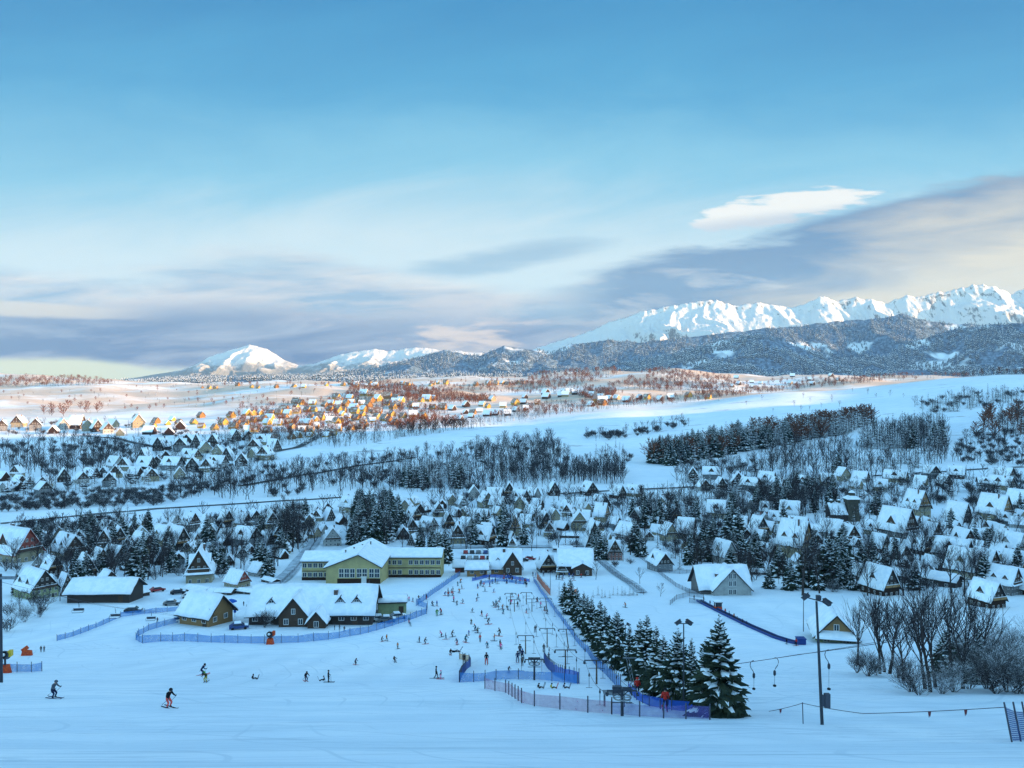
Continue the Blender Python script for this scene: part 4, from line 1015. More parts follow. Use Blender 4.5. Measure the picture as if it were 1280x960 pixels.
# small hut with a yellow timber gable
KINDS['hut'] = dict(w=7.0, l=9.0, h=2.3, pitch=46, wall='green', gable='board_honey', dormers=0, skirt=True, balcony=False, chim=0); DESC['hut'] = ('small hut with yellow timber gable and snowy roof', 'hut')
o = put_house(1042, 799, 44, 'hut', -14, label='small hut with yellow timber gable standing behind the tall lamp post', cat='hut'); o.name = 'hut'

def school():
    root = link('school_building', None); p = pt(441, 730); root.location = p
    tag(root, 'long pale yellow school with two rows of windows and gabled gym hall', 'school')
    y0 = p.y
    def wing(name, xa, xb, ya, depth, h, rise, rows, z0):
        x0 = (xa - 640) / 1000 * ya - p.x; x1 = (xb - 640) / 1000 * ya - p.x; a = ya - y0
        b = MB(); b.box(x0, x1, a, a + depth, z0 - 3, z0 + h); w = b.obj('wall', M['wall_yellowgreen'], root)
        b = MB(); b.box(x0 - .03, x1 + .03, a - .06, a - .003, z0 - 3, z0 + 1.0); b.obj('plinth', M['wall_brown'], root)
        b = MB(); b.box(x0 + .05, x1 - .05, a - .05, a - .004, z0 + h * .5 - .12, z0 + h * .5 + .12); b.obj('cornice', M['eaves'], root)
        r = MB(); s = MB()
        f = [(0, 1, 2, 3), (7, 6, 5, 4)] + [(i, i + 4, (i + 1) % 4 + 4, (i + 1) % 4) for i in range(4)]; f = [g[::-1] for g in f]
        for (ua, ub, za, zb) in ((a - .7, a + depth * .5, z0 + h + .02, z0 + h + rise), (a + depth * .5, a + depth + .5, z0 + h + rise, z0 + h + .02)):
            q = [(x0 - .5, ua, za), (x1 + .5, ua, za), (x1 + .5, ub, zb), (x0 - .5, ub, zb)]
            r.add(q + [(x, y, z + .25) for x, y, z in q], f)
            q = [(x0 - .45, ua + .08, za + .255), (x1 + .45, ua + .08, za + .255), (x1 + .45, ub, zb + .255), (x0 - .45, ub, zb + .255)]
            s.add(q + [(x, y, z + .42) for x, y, z in q], f)
        ro = r.obj('roof', M['eaves'], root); s.obj('snow', M['snow'], ro)
        n = int((x1 - x0) / 1.75)
        for q in range(rows):
            for i in range(n):
                if i % 7 == 6: continue
                link('window', window_mesh(1.4, 1.5), root, (x0 + (i + .5) * (x1 - x0) / n, a - .03, z0 + 1.15 + q * h * .5), 0)
    zg = p.z
    wing('right', 462, 551, y0 + 17, 12, 6.6, 1.7, 2, gz(-30, y0 + 17) - zg)
    wing('left', 377, 424, y0 + 9, 12, 6.0, 1.8, 2, gz(-65, y0 + 9) - zg)
    w = 68 / 1000 * y0; hl, hr, pk, L = 5.0, 5.4, 9.0, 24
    b = MB(); b.prism([(-w/2, -3), (w/2, -3), (w/2, hr), (w * .10, pk), (-w/2, hl)], 0, L); b.obj('gym_wall', M['wall_yellowgreen'], root)
    b = MB(); b.box(-w/2 + 3.6, w/2 + .04, -.07, -.003, -3, 1.6); b.obj('plinth', M['wall_brown'], root)
    r = MB(); s = MB()
    for xa, za, xb, zb in ((-w/2 - .7, hl - .25, w * .10, pk), (w * .10, pk, w/2 + .7, hr - .5)):
        r.prism([(xa, za + .02), (xb, zb + .02), (xb, zb + .3), (xa, za + .3)], -.8, L + .5); s.prism([(xa + .05, za + .305), (xb, zb + .305), (xb, zb + .75), (xa + .1, za + .70)], -.72, L + .45)
    ro = r.obj('gym_roof', M['eaves'], root); s.obj('snow', M['snow'], ro)
    for i in range(7):
        if i in (3,): pass
        for q in range(2): link('window', window_mesh(1.55, 1.35), root, (-w/2 + 4.9 + i * 1.75 + (.4 if i > 2 else 0) + (.4 if i > 4 else 0), -.035, 2.0 + q * 1.4), 0)
    b = MB(); b.box(-.9, .9, -1.2, -.08, 2.2, 2.4); b.box(-.8, .8, -.08, -.005, 0, 2.15); b.obj('door', M['frame'], root, loc=(w * .2, 0, 0))
    for i in range(4):
        b = MB(); b.tube([(0, 0, 0), (0, 0, 1.0)], .18, 8); b.lathe([(.3, 0), (.28, .12), (.05, .25)], 8, c=(0, 0, 1.0)); b.obj('vent_pipe', M['eaves'], root, loc=(-5 + i * 2.6, 13 + i, 6.7 + i * 0.75))
    for f in np.linspace(-26, 32, 13): FOOT.append((p.x + f, p.y + 14, 15.0))
M['wall_yellowgreen'] = material('wall_yellowgreen', (0.44, 0.36, 0.17), 0.85, color2=(0.36, 0.30, 0.15), scale=.3)
school()
def onion(b, r, z, s=1.0, mi=0, c=(0, 0)):
    b.lathe([(r, z), (r * 1.15, z + .5 * s), (r * .9, z + 1.1 * s), (r * .35, z + 1.7 * s), (r * .12, z + 2.6 * s), (.02, z + 3.4 * s)], 10, mi, c=(c[0], c[1], 0))
def wooden_church():
    root = link('wooden_church', None); p = pt(1065, 651); root.location = p; tag(root, 'dark wooden church with shingled belfry tower and snowy nave', 'church')
    M['shingle'] = material('shingle', (0.10, 0.085, 0.06), .9, color2=(0.065, 0.06, 0.05), scale=1.2)
    b = MB(); b.add([(-3.4, -3.4, -3), (3.4, -3.4, -3), (3.4, 3.4, -3), (-3.4, 3.4, -3), (-2.5, -2.5, 9.6), (2.5, -2.5, 9.6), (2.5, 2.5, 9.6), (-2.5, 2.5, 9.6)], [(3, 2, 1, 0), (4, 5, 6, 7), (0, 1, 5, 4), (1, 2, 6, 5), (2, 3, 7, 6), (3, 0, 4, 7)]); b.obj('tower', M['shingle'], root)
    b = MB(); b.box(-3.1, 3.1, -3.1, 3.1, 9.603, 11.6); b.obj('belfry', M['shingle'], root)
    r4 = 1.414
    def pyr(z, a, c, z1, nm, m_, par):
        b = MB(); b.add([(-a, -a, z), (a, -a, z), (a, a, z), (-a, a, z), (-c, -c, z1), (c, -c, z1), (c, c, z1), (-c, c, z1)], [(3, 2, 1, 0), (4, 5, 6, 7), (0, 1, 5, 4), (1, 2, 6, 5), (2, 3, 7, 6), (3, 0, 4, 7)]); return b.obj(nm, M[m_], par)
    ro = pyr(11.603, 3.9, 1.5, 13.0, 'roof', 'eaves', root); pyr(11.75, 3.85, 1.62, 13.4, 'snow', 'snow', ro)
    pyr(13.005, 1.3, 1.3, 14.3, 'lantern', 'shingle', root)
    b = MB(); onion(b, 1.5, 14.35, .8); on = b.obj('onion_dome', M['eaves'], root, True); b = MB(); b.lathe([(1.75, 14.9), (1.5, 15.3), (.75, 15.9), (.1, 16.4)], 10); b.obj('snow', M['snow'], on, True)
    b = MB(); b.box(-12, -3.6, -3.2, 5, -3, 4.2); b.obj('nave_wall', M['board_dark'], root)
    b = MB(); s = MB(); prof = [(-4.9, 3.6), (0, 9.4), (4.9, 3.6)]
    m_ = Matrix.Translation((0, .9, 0)) @ Matrix.Rotation(math.pi / 2, 4, 'Z')
    b.prism([(-4.9, 3.5), (4.9, 3.5), (0, 9.3)], 3.4, 12.6); b.v = [tuple(m_ @ Vector(v)) for v in b.v]; rr = b.obj('nave_roof', M['eaves'], root)
    for sg in (-1, 1): snow_slab(s, 0, 9.32, sg * 4.85, 3.6, 3.5, 12.5, .45, 4 + sg)
    s.v = [tuple(m_ @ Vector(v)) for v in s.v]; s.obj('snow', M['snow'], rr, True)
    for x in (-10.6, -6.4):
        b = MB(); b.box(x - .6, x + .6, .3, 1.5, 8.2, 10.4); onion(b, .8, 10.45, .5, c=(x, .9)); t_ = b.obj('turret', M['shingle'], root)
        b = MB(); b.lathe([(.95, 10.75), (.8, 11.0), (.3, 11.4)], 8, c=(x, .9, 0)); b.obj('snow', M['snow'], t_)
    FOOT.append((p.x, p.y, 8)); FOOT.append((p.x - 8, p.y, 8))
wooden_church()
def spired_church():
    root = link('spired_church', None); p = pt(744, 506); k = p.y / 1000.0; root.location = p; tag(root, 'distant brick church with tall pointed spire among far houses', 'church')
    b = MB(); b.box(-4, 4, -4, 4, -4, 7.5 * k); b.obj('tower', M['wall_orange'], root)
    b = MB(); a = 5.2; b.add([(-a, -a, 7.5 * k + .05), (a, -a, 7.5 * k + .05), (a, a, 7.5 * k + .05), (-a, a, 7.5 * k + .05), (0, 0, 22 * k)], [(3, 2, 1, 0), (0, 1, 4), (1, 2, 4), (2, 3, 4), (3, 0, 4)]); b.obj('spire', M['tile'], root)
    b = MB(); b.prism([(-8, -4), (8, -4), (8, 3 * k), (0, 11 * k), (-8, 3 * k)], -26, -4.1); b.v = [(y + 30, x, z) for x, y, z in b.v]; b.f = [f[::-1] for f in b.f]; b.obj('nave', M['wall_orange'], root)
    b = MB(); s = MB(); snow_slab(s, 0, 11 * k + .2, 8.6, 2.6 * k, -26, -4.1, .5, 4); snow_slab(s, 0, 11 * k + .2, -8.6, 2.6 * k, -26, -4.1, .5, 5); s.v = [(y + 30, x, z) for x, y, z in s.v]; s.f = [f[::-1] for f in s.f]; s.obj('nave_roof', M['snow'], root)
spired_church()

# ------------------------------------------------------------------ roads and tracks, laid on the ground
M['asphalt'] = material('asphalt', (0.055, 0.058, 0.064), .8, color2=(0.25, 0.28, 0.31), scale=.15, lo=.55, hi=.75)
M['slush'] = material('packed_snow', (0.50, 0.57, 0.64), .7, color2=(0.30, 0.34, 0.39), scale=.4)
def strip(name, pts, width, mat, dz=.35, n=12):
    W = [pt(*q) for q in pts]; P = []
    for a, b in zip(W, W[1:]):
        for i in range(n): P.append(a.lerp(b, i / n))
    P.append(W[-1]); V = []; F = []
    for i, p in enumerate(P):
        d = (P[min(i + 1, len(P) - 1)] - P[max(i - 1, 0)]); nn = Vector((-d.y, d.x, 0)).normalized() * width / 2
        for s in (-1, 0, 1): q = p + nn * s; V.append((q.x, q.y, gz(q.x, q.y) + dz))
        if i: k = i * 3; F += [(k - 3, k, k + 1, k - 2), (k - 2, k + 1, k + 2, k - 1)]
    tag(link(name, mesh_from(name, V, F, [mat], smooth=True)), kind='structure')
strip('road', [(0, 655), (60, 649), (130, 642), (200, 636), (300, 630), (400, 624), (470, 619)], 4, M['asphalt'])
strip('railway_track', [(690, 618), (760, 614), (850, 610), (950, 603), (1060, 596), (1180, 590), (1280, 584)], 4, M['asphalt'])
strip('road', [(340, 566), (370, 560), (392, 549), (408, 540), (425, 534), (440, 526)], 9, M['asphalt'], .6)
strip('road', [(300, 608), (380, 594), (450, 582), (520, 572)], 6, M['asphalt'], .5)
strip('road', [(100, 545), (150, 549), (180, 556), (205, 562)], 8, M['asphalt'], .6)
strip('street', [(500, 686), (560, 685), (620, 684), (690, 684), (735, 682)], 6, M['slush'])
strip('street', [(330, 742), (352, 725), (375, 700), (392, 680), (404, 660)], 5, M['slush'])
strip('street', [(690, 690), (720, 690), (745, 694), (790, 730), (803, 742)], 3, M['slush'])

# ------------------------------------------------------------------ fences and nets
def net_mat(name, c, cover, cell=0.0, lw=.3):
    m = bpy.data.materials.new(name); m.use_nodes = True; t = m.node_tree; b = t.nodes['Principled BSDF']; b.inputs['Base Color'].default_value = (*c, 1); b.inputs['Roughness'].default_value = .7
    b.inputs['Specular IOR Level'].default_value = .1
    tr = t.nodes.new('ShaderNodeBsdfTransparent'); mx = t.nodes.new('ShaderNodeMixShader'); tc = t.nodes.new('ShaderNodeTexCoord')
    if cell:
        sp = t.nodes.new('ShaderNodeSeparateXYZ'); t.links.new(tc.outputs['UV'], sp.inputs[0])
        a = (E(t, sp.outputs[0]) / cell)._m('FRACT'); d = (E(t, sp.outputs[1]) / cell)._m('FRACT')
        f = a._m('LESS_THAN', lw).max(d._m('LESS_THAN', lw)) * .75 + .25
    else:
        n = noise(t, tc.outputs['Object'], 1.2, 3.0, .6); f = (n - .5) * .5 + cover
    t.links.new(f.s, mx.inputs[0]); t.links.new(tr.outputs[0], mx.inputs[1]); t.links.new(b.outputs[0], mx.inputs[2])
    out = [q for q in t.nodes if q.type == 'OUTPUT_MATERIAL'][0]; t.links.new(mx.outputs[0], out.inputs[0]); return m
M['netblue'] = net_mat('blue_netting', (0.045, 0.20, 0.52), .62); M['netdeep'] = net_mat('deep_blue_netting', (0.02, 0.085, 0.42), .80)
M['netpink'] = net_mat('faded_red_netting', (0.33, 0.16, 0.26), .50); M['netorange'] = net_mat('orange_netting', (0.62, 0.13, 0.03), .8); M['netpurple'] = net_mat('purple_netting', (0.12, 0.10, 0.34), .50)
M['netgrid'] = net_mat('navy_netting', (0.03, 0.07, 0.22), .5, .12, .34); M['wirefence'] = net_mat('wire_fence', (0.10, 0.13, 0.18), .42); M['netyellow'] = net_mat('yellow_netting', (0.40, 0.22, 0.08), .7)
M['post'] = material('post', (0.07, 0.075, 0.10), .7); M['wood'] = material('weathered_wood', (0.13, 0.085, 0.06), .9, var=.4, scale=3); M['steel'] = material('galvanised_steel', (0.24, 0.26, 0.29), .45, metallic=.6, var=.3, scale=2)
M['darksteel'] = material('dark_steel', (0.05, 0.055, 0.07), .5, metallic=.3); M['rubber'] = material('rubber', (0.02, 0.02, 0.022), .8)
def ground_line(pts, step=2.0, world=False):
    W = pts if world else [pt(*q) for q in pts]; P = [W[0]]
    for a, b in zip(W, W[1:]):
        n = max(1, int((b - a).length / step))
        for i in range(1, n + 1): q = a.lerp(b, i / n); P.append(Vector((q.x, q.y, gz(q.x, q.y))))
    return P
def net_fence(pts, h, mat, label, name='net_fence', cat='fence', step=2.4, post='post', pr=.05, rail=False, lean=0.0, group=None):
    P = ground_line(pts, step); o = P[0]; root = link(name, None, loc=o); tag(root, label, cat, group)
    V = []; F = []; uv = []; d = 0.0
    for i, p in enumerate(P):
        if i: d += (p - P[i - 1]).length
        hh = h * (1 - .06 * (i % 3)); sag = .10 * h * ((i * 7) % 4) / 4
        V += [(p - o) + Vector((0, 0, .05)), (p - o) + Vector((lean, 0, hh - sag))]; uv += [(d, .05), (d, hh)]
        if i: k = 2 * i; F.append((k - 2, k, k + 1, k - 1))
    me = mesh_from('net', V, F, [M[mat]]); u = me.uv_layers.new(name='UVMap')
    for l in me.loops: u.data[l.index].uv = uv[l.vertex_index]
    link('netting', me, root)
    for i, p in enumerate(P):
        if i % 2 and len(P) > 60 or len(P) > 190 and i % 4: continue
        b = MB(); b.tube([(0, 0, -.3), (lean * 1.1, 0, h * 1.12)], pr, 5); b.obj('post', M[post], root, loc=p - o)
    if rail:
        b = MB(); b.tube([(p - o) + Vector((0, 0, h * .95)) for p in P], .04, 4); b.obj('rail', M[post], root)
    return root
net_fence([(177, 805), (200, 802.5), (230, 802.5), (280, 804.5), (330, 805.5), (372, 804), (410, 800.5), (450, 794), (490, 783), (520, 773), (533, 768), (534, 761), (522, 758)], 1.7, 'netblue', 'long blue safety net curving below the lodge along the piste')
net_fence([(177, 805), (169, 801), (172, 796), (185, 789), (205, 783), (222, 779)], 1.5, 'netblue', 'short blue net bending from the long net up to the cabin')
net_fence([(520, 758), (535, 748), (552, 736), (566, 726), (575, 720)], 1.8, 'netblue', 'blue net fence running from the equipment shed up to the ski base')
net_fence([(70, 802), (100, 793), (128, 782), (150, 772), (180, 768), (222, 764)], 1.3, 'netblue', 'blue net fence under the chairlift below the barn')
net_fence([(574, 854), (592, 853.5), (620, 851), (648, 850), (668, 850.5), (690, 852.5), (722, 856)], 1.25, 'netblue', 'low blue net around the lower lift wheel', step=2.0)
net_fence([(574, 854), (577, 846), (583, 838), (588, 834)], 1.3, 'netdeep', 'short deep blue net piece at the left end of the lift corral', step=1.4)
net_fence([(588, 834), (586, 828), (574, 825)], 1.2, 'netyellow', 'short dirty yellow net piece above the corral', step=1.2)
net_fence([(680, 828), (686, 838), (694, 846), (706, 852), (724, 856)], 1.7, 'netdeep', 'deep blue curved net fence beside the second drag lift', step=1.6)
net_fence([(606, 862), (632, 867), (640, 872), (652, 880), (668, 884), (700, 888), (735, 892), (765, 894)], 1.25, 'netpink', 'faded reddish net fence with dark posts in front of the lift corral', step=2.1, pr=.06)
net_fence([(765, 894), (800, 897), (830, 899), (858, 900), (888, 901)], 1.1, 'netpurple', 'purple net fence between the lift wheel and the big fir', step=2.0, pr=.06)
net_fence([(786, 866), (796, 876), (812, 884), (840, 889), (868, 892), (884, 894)], 1.0, 'netdeep', 'low deep blue net behind the two people in red jackets', step=1.8)
net_fence([(667, 727), (676, 742), (690, 760), (712, 790), (735, 818), (758, 845), (776, 864)], 1.6, 'netblue', 'long blue net along the right edge of the drag lifts', step=3.0)
net_fence([(671, 724), (678, 734), (688, 745)], 2.2, 'netorange', 'slanting red barrier at the right end of the crowd', step=2.0)
net_fence([(706, 743), (722, 744)], 1.9, 'netorange', 'orange banner fence beside the uppermost fir of the row', step=2.0)
net_fence([(1268, 929), (1290, 927), (1310, 925)], 1.95, 'netgrid', 'navy grid net on a leaning post at the right edge', step=1.0, lean=-.45, pr=.05)
net_fence([(0, 842), (20, 841), (38, 841), (51, 840)], 1.35, 'netblue', 'blue net beside the snow gun at the left edge', step=1.2)
net_fence([(590, 727), (612, 722), (640, 724), (662, 728)], 1.2, 'netdeep', 'deep blue queue net in front of the ski base house', step=2.0)
net_fence([(600, 731), (625, 727), (655, 731)], 1.1, 'netblue', 'lower blue queue net below the crowd', step=2.0)
for i, (pts, lab) in enumerate([([(745, 700), (762, 714), (785, 730), (805, 744)], 'wire garden fence sloping down beside the young fir plantation'), ([(790, 690), (815, 709), (845, 734), (862, 742), (880, 743)], 'wire garden fence below the grey house'),
        ([(838, 757), (846, 750), (862, 746), (880, 748)], 'curved wire fence around the top of the conveyor lift'), ([(862, 754), (880, 756)], 'short wire fence piece beside the conveyor lift'), ([(824, 716), (850, 718), (876, 716)], 'low garden fence in front of the white gabled house'),
        ([(455, 745), (466, 722), (474, 708), (478, 700)], 'dark fence between the lodge and the school gym'), ([(340, 744), (360, 722), (380, 700), (396, 676), (406, 655)], 'dark fence along the street left of the school')]):
    net_fence(pts, 1.3, 'wirefence', lab, step=3.0, post='wood', rail=True)
# ------------------------------------------------------------------ drag lifts, lamps, snow guns, chairs
def top_of(base, hpx): return Vector((base.x, base.y, base.z + hpx * base.y / 1000.0))
def drag_pylon(px, py, hpx, label, leanx=0.0, wheel=False, arms=True):
    p = pt(px, py); H = hpx * p.y / 1000.0; root = link('lift_wheel_station' if wheel else 'lift_pylon', None, loc=p)
    tag(root, label, 'lift station' if wheel else 'lift pylon', None if wheel else 'drag lift pylons')
    b = MB(); b.tube([(0, 0, -.4), (leanx, 0, H)], [.12, .085] if not wheel else [.17, .13], 8); b.obj('post', M['wood' if not wheel else 'darksteel'], root)
    if arms:
        b = MB(); b.box(leanx - 1.5, leanx + 1.5, -.05, .05, H - .07, H + .04); b.box(leanx - 1.0, leanx + 1.0, -.03, .03, H - 1.0, H - .94); b.obj('crossarm', M['darksteel'], root)
        for s in (-1, 1):
            b = MB(); b.box(leanx + s * 1.4 - .05, leanx + s * 1.4 + .05, -.35, .35, H - .22, H - .125)
            for y in (-.25, .25): b.lathe([(.12, -.05), (.12, .05)], 8, c=(leanx + s * 1.5, y, H - .3))
            b.obj('sheave', M['darksteel'], root)
    if wheel:
        b = MB(); n = 20; R0 = .85
        ring = [(math.cos(i * 6.28318 / n) * R0, math.sin(i * 6.28318 / n) * R0, H - .55) for i in range(n + 1)]
        b.tube(ring, .07, 6); 
        for i in range(6): b.tube([(0, 0, H - .55), (math.cos(i * 1.0472) * R0, math.sin(i * 1.0472) * R0, H - .55)], .035, 5)
        b.obj('wheel', M['steel'], root)
        b = MB(); b.box(-.95, .95, -.26, -.18, H + .08, H + .2); b.box(-.95, .95, .18, .26, H + .08, H + .2); b.box(-.1, .1, -.175, .175, H + .09, H + .19)
        for s in (-1, 1): b.box(s * .9 - .05, s * .9 + .05, -.06, .06, H - .4, H + .075); b.tube([(s * .8, 0, H + .1), (0, 0, H - .5)], .05, 5)
        b.obj('frame', M['darksteel'], root)
    if wheel: root.scale = (.82, .82, 1.0)
    FOOT.append((p.x, p.y, 1.0))
    return p + Vector((leanx, 0, H))
def cable(pts, label, r=.025, sag=.02, off=(0, 0, 0), name='lift_cable'):
    b = MB(); P = []; o = Vector(pts[0])
    for a, c in zip(pts, pts[1:]):
        for i in range(8): t = i / 8; q = Vector(a).lerp(Vector(c), t); q.z -= (Vector(c) - Vector(a)).length * sag * 4 * t * (1 - t); P.append(q - o + Vector(off))
    P.append(Vector(pts[-1]) - o + Vector(off)); b.tube(P, r, 5)
    ob = b.obj(name, M['darksteel'], loc=o); tag(ob, label, 'cable'); return [p + o for p in P]
T = {}
for k, (px, py, h, ln, wh, lab) in {
  'A0': (668, 851, 26, 0, True, 'lower wheel station of the left drag lift inside the blue net'), 'A1': (657, 818, 23, 0, False, 'wooden lift pylon nearest above the left wheel station'), 'A2': (643, 765, 15, 0, False, 'lift pylon on the left drag lift near the ski base, lower of two'), 'A3': (638, 756, 14, 0, False, 'lift pylon on the left drag lift closest to the crowd'),
  'B0': (707, 845, 32, 0, False, 'tall wooden lift pylon standing in the curved blue net'), 'B1': (684, 810, 24, 0, False, 'wooden lift pylon of the middle drag lift halfway up the run'), 'B2': (665, 765, 16, 0, False, 'middle drag lift pylon near the ski base, lower of two'), 'B3': (658, 756, 15, 0, False, 'middle drag lift pylon closest to the crowd'),
  'C0': (778, 896, 32, 0, True, 'big wheel station of the right drag lift at the purple net'), 'C1': (746, 856, 30, 0, False, 'steel lift pylon with long arm above the right wheel station'), 'C2': (711, 811, 24, -.5, False, 'leaning lift pylon on the right drag lift beside the fir row'), 'C3': (684, 764, 16, -.4, False, 'leaning lift pylon on the right drag lift near the red barrier')}.items():
    T[k] = drag_pylon(px, py, h, lab, ln, wh)
def hang_mesh(L):
    b = MB(); b.tube([(0, 0, 0), (0, 0, -.3)], .05, 5); b.tube([(0, 0, -.28), (0, 0, -.62)], .09, 6); b.tube([(0, 0, -.6), (0, 0, -L)], .028, 4); b.tube([(-.35, 0, -L - .02), (.35, 0, -L - .02)], .035, 5); return b.mesh('drag_bar', [M['darksteel']])
hm = hang_mesh(2.5); nh = 0
for ks, nm, who in ((('A0', 'A1', 'A2', 'A3'), 8, 'left'), (('B0', 'B1', 'B2', 'B3'), 9, 'middle'), (('C0', 'C1', 'C2', 'C3'), 12, 'right')):
    for s, side in ((-1, 'left'), (1, 'right')):
        P = cable([T[k] + Vector((s * 1.4, 0, -.12)) for k in ks], f'{side} cable of the {who} drag lift', .022)
        seg = [P[i] for i in range(len(P))]; n = nm // 2 + (s > 0)
        for i in range(n):
            f = (i + .35 + .3 * rnd.random()) / n * (len(seg) - 1); a = seg[int(f)]; q = a.lerp(seg[min(int(f) + 1, len(seg) - 1)], f - int(f))
            o = link('drag_bar', hm, loc=q - Vector((0, 0, .03)))
            o.scale.z = min(1.0, max(.4, (q.z - gz(q.x, q.y) - .35) / 2.5))
            tag(o, None, 'drag bar', 'drag bars hanging on the lifts'); o['_bar'] = f'{side} cable of the {who} drag lift'
# platform behind the right wheel and the slanted lattice mast
def platform():
    p = pt(768, 884); root = link('lift_control_platform', None, loc=p); tag(root, 'dark raised control platform behind the right lift wheel', 'platform'); H = 1.5; root.scale = (.62, .62, .8)
    for x, y in ((-1.4, -.6), (1.4, -.6), (-1.4, .6), (1.4, .6)): b = MB(); b.tube([(x, y, -.4), (x, y, H)], .07, 6); b.obj('leg', M['darksteel'], root)
    b = MB(); b.box(-1.6, 1.6, -.8, .8, H, H + .12); b.obj('deck', M['steel'], root)
    b = MB(); b.box(-.2, 1.1, -.5, .5, H + .125, H + .75); b.obj('motor_housing', M['post'], root)
    p = pt(795, 868); root = link('slanted_mast', None, loc=p); tag(root, 'slanted lattice mast with a short crossarm in front of the firs', 'mast')
    b = MB(); H = 44 * p.y / 1000.0; w = 10 * p.y / 1000.0
    for s in (-.14, .14): b.tube([(s, 0, -.3), (s - w, 0, H)], .04, 5)
    for i in range(10): b.tube([(-.14 - w * i / 10, 0, H * i / 10), (.14 - w * (i + 1) / 10, 0, H * (i + 1) / 10)], .025, 4)
    b.obj('lattice', M['steel'], root); b = MB(); b.box(-w - .5, -w + .9, -.06, .06, H, H + .12); b.obj('crossarm', M['steel'], root)
platform()
# ------------------------------------------------------------------ T-bars on the near right lift
pole2 = pt(1160, 838); cA = Vector((-.30 * 0 + 17.0, 60.0, 0))
def near_lift():
    a = Vector(((880 - 640) / 1000 * 84, 84, -(836 - HORIZON) / 1000 * 84)); c = Vector(((1130 - 640) / 1000 * 66, 66, -(800 - HORIZON) / 1000 * 66))
    def at(px):                       # along the cable, by photo column
        lo, hi = 0.0, 1.0
        for _ in range(40):
            m = (lo + hi) / 2; q = a.lerp(c, m)
            if 640 + 1000 * q.x / q.y < px: lo = m
            else: hi = m
        return a.lerp(c, (lo + hi) / 2)
    cable([a, at(1000), c], 'upper cable of the near right drag lift carrying three hanging bars', .03, .004); cable([a + Vector((.6, 1.5, -.55)), c + Vector((.6, 1.5, -.35))], 'lower cable of the near right drag lift', .02, .004)
    for px, yb, side, lab in ((943, 860, -1, 'hanging lift bar with curved hook, leftmost of three beside the big fir'), (969, 856, 1, 'hanging lift bar with curved hook, middle one of three'), (1037, 860, -1, 'hanging lift bar with curved hook right of the tall lamp post')):
        q = at(px); k = q.y / 1000.0; yt = HORIZON - q.z / k; L = (yb - yt) * k
        root = link('hanging_lift_bar', None, loc=q); tag(root, lab, 'lift bar', 'lift bars beside the tall lamp post')
        b = MB(); s = side; pts = [(0, 0, .03), (s * .16, 0, 0), (s * .30, 0, -.16), (s * .34, 0, -.36), (s * .26, 0, -.62), (s * .08, 0, -.86), (0, 0, -1.08)]
        b.tube([(x * 1.1 , y, z * 1.15) for x, y, z in pts], .035, 6); b.obj('hook', M['darksteel'], root)
        b = MB(); b.lathe([(.05, -1.72), (.13, -1.6), (.13, -1.3), (.05, -1.18)], 8); b.obj('spring_box', M['darksteel'], root)
        b = MB(); b.tube([(0, 0, -1.7), (0, 0, -L)], .02, 5); b.obj('rod', M['steel'], root)
        b = MB(); b.lathe([(.03, -L - .02), (.17, -L - .1), (.15, -L - .22), (.03, -L - .25)], 10); b.obj('seat_plate', M['rubber'], root)
near_lift()
# ------------------------------------------------------------------ lamp posts
def lamp(px, py, hpx, label, heads=2, leanx=0.0, box=False, pr=.09, tall=False):
    p = pt(px, py); H = hpx * p.y / 1000.0; root = link('lamp_post', None, loc=p); tag(root, label, 'lamp post', 'floodlight posts')
    b = MB(); b.tube([(0, 0, -.4), (leanx, 0, H)], [pr, pr * .62], 8); b.obj('pole', M['darksteel'], root)
    b = MB(); b.tube([(leanx - .75, .05, H + .28), (leanx + .85, -.05, H - .14)] if tall else [(leanx - .5, 0, H), (leanx + .5, 0, H)], .04, 6); b.obj('arm', M['darksteel'], root)
    for s in ((-1, 1) if heads == 2 else (1,)):
        b = MB(); m = Matrix.Translation((leanx + s * (.75 if tall else .45), 0, H + (-.2 * s + .1 if tall else .08))) @ Matrix.Rotation(R(35 * s), 4, 'Y') @ Matrix.Rotation(R(-28), 4, 'X')
        b.box(-.28, .28, -.16, .16, -.12, .12, 0, m); b.box(-.32, .32, -.20, .20, .121, .17, 0, m); b.obj('lamp_head', M['darksteel'], root)
    if box:
        b = MB(); b.box(.14, .52, -.16, .16, 1.25, 2.25); b.box(-.12, .138, -.10, .10, 1.35, 2.15); b.obj('control_box', M['post'], root)
        b = MB(); b.box(-.14, .14, -.17, .17, H + .1, H + .42); b.obj('siren', M['darksteel'], root, loc=(leanx * .9 + .1, 0, 0))
    FOOT.append((p.x, p.y, .8)); return p
lamp(1029, 907, 155, 'tall lamp post with double heads and a grey box on its pole', leanx=-.45, box=True, pr=.13, tall=True)
lamp(855, 888, 108, 'tall floodlight post standing in front of the firs', pr=.08)
lamp(782, 838, 56, 'floodlight post rising behind the firs'); lamp(1005, 790, 46, 'slim pole left of the yellow gabled hut', heads=1, pr=.1)
lamp(561, 708, 34, 'street lamp beside the right end of the school', heads=1); lamp(671, 686, 18, 'street lamp on the street behind the ski base', heads=1); lamp(688, 738, 22, 'floodlight post by the red barrier'); lamp(583, 686, 46, 'tall street lamp among the parked cars', heads=1)
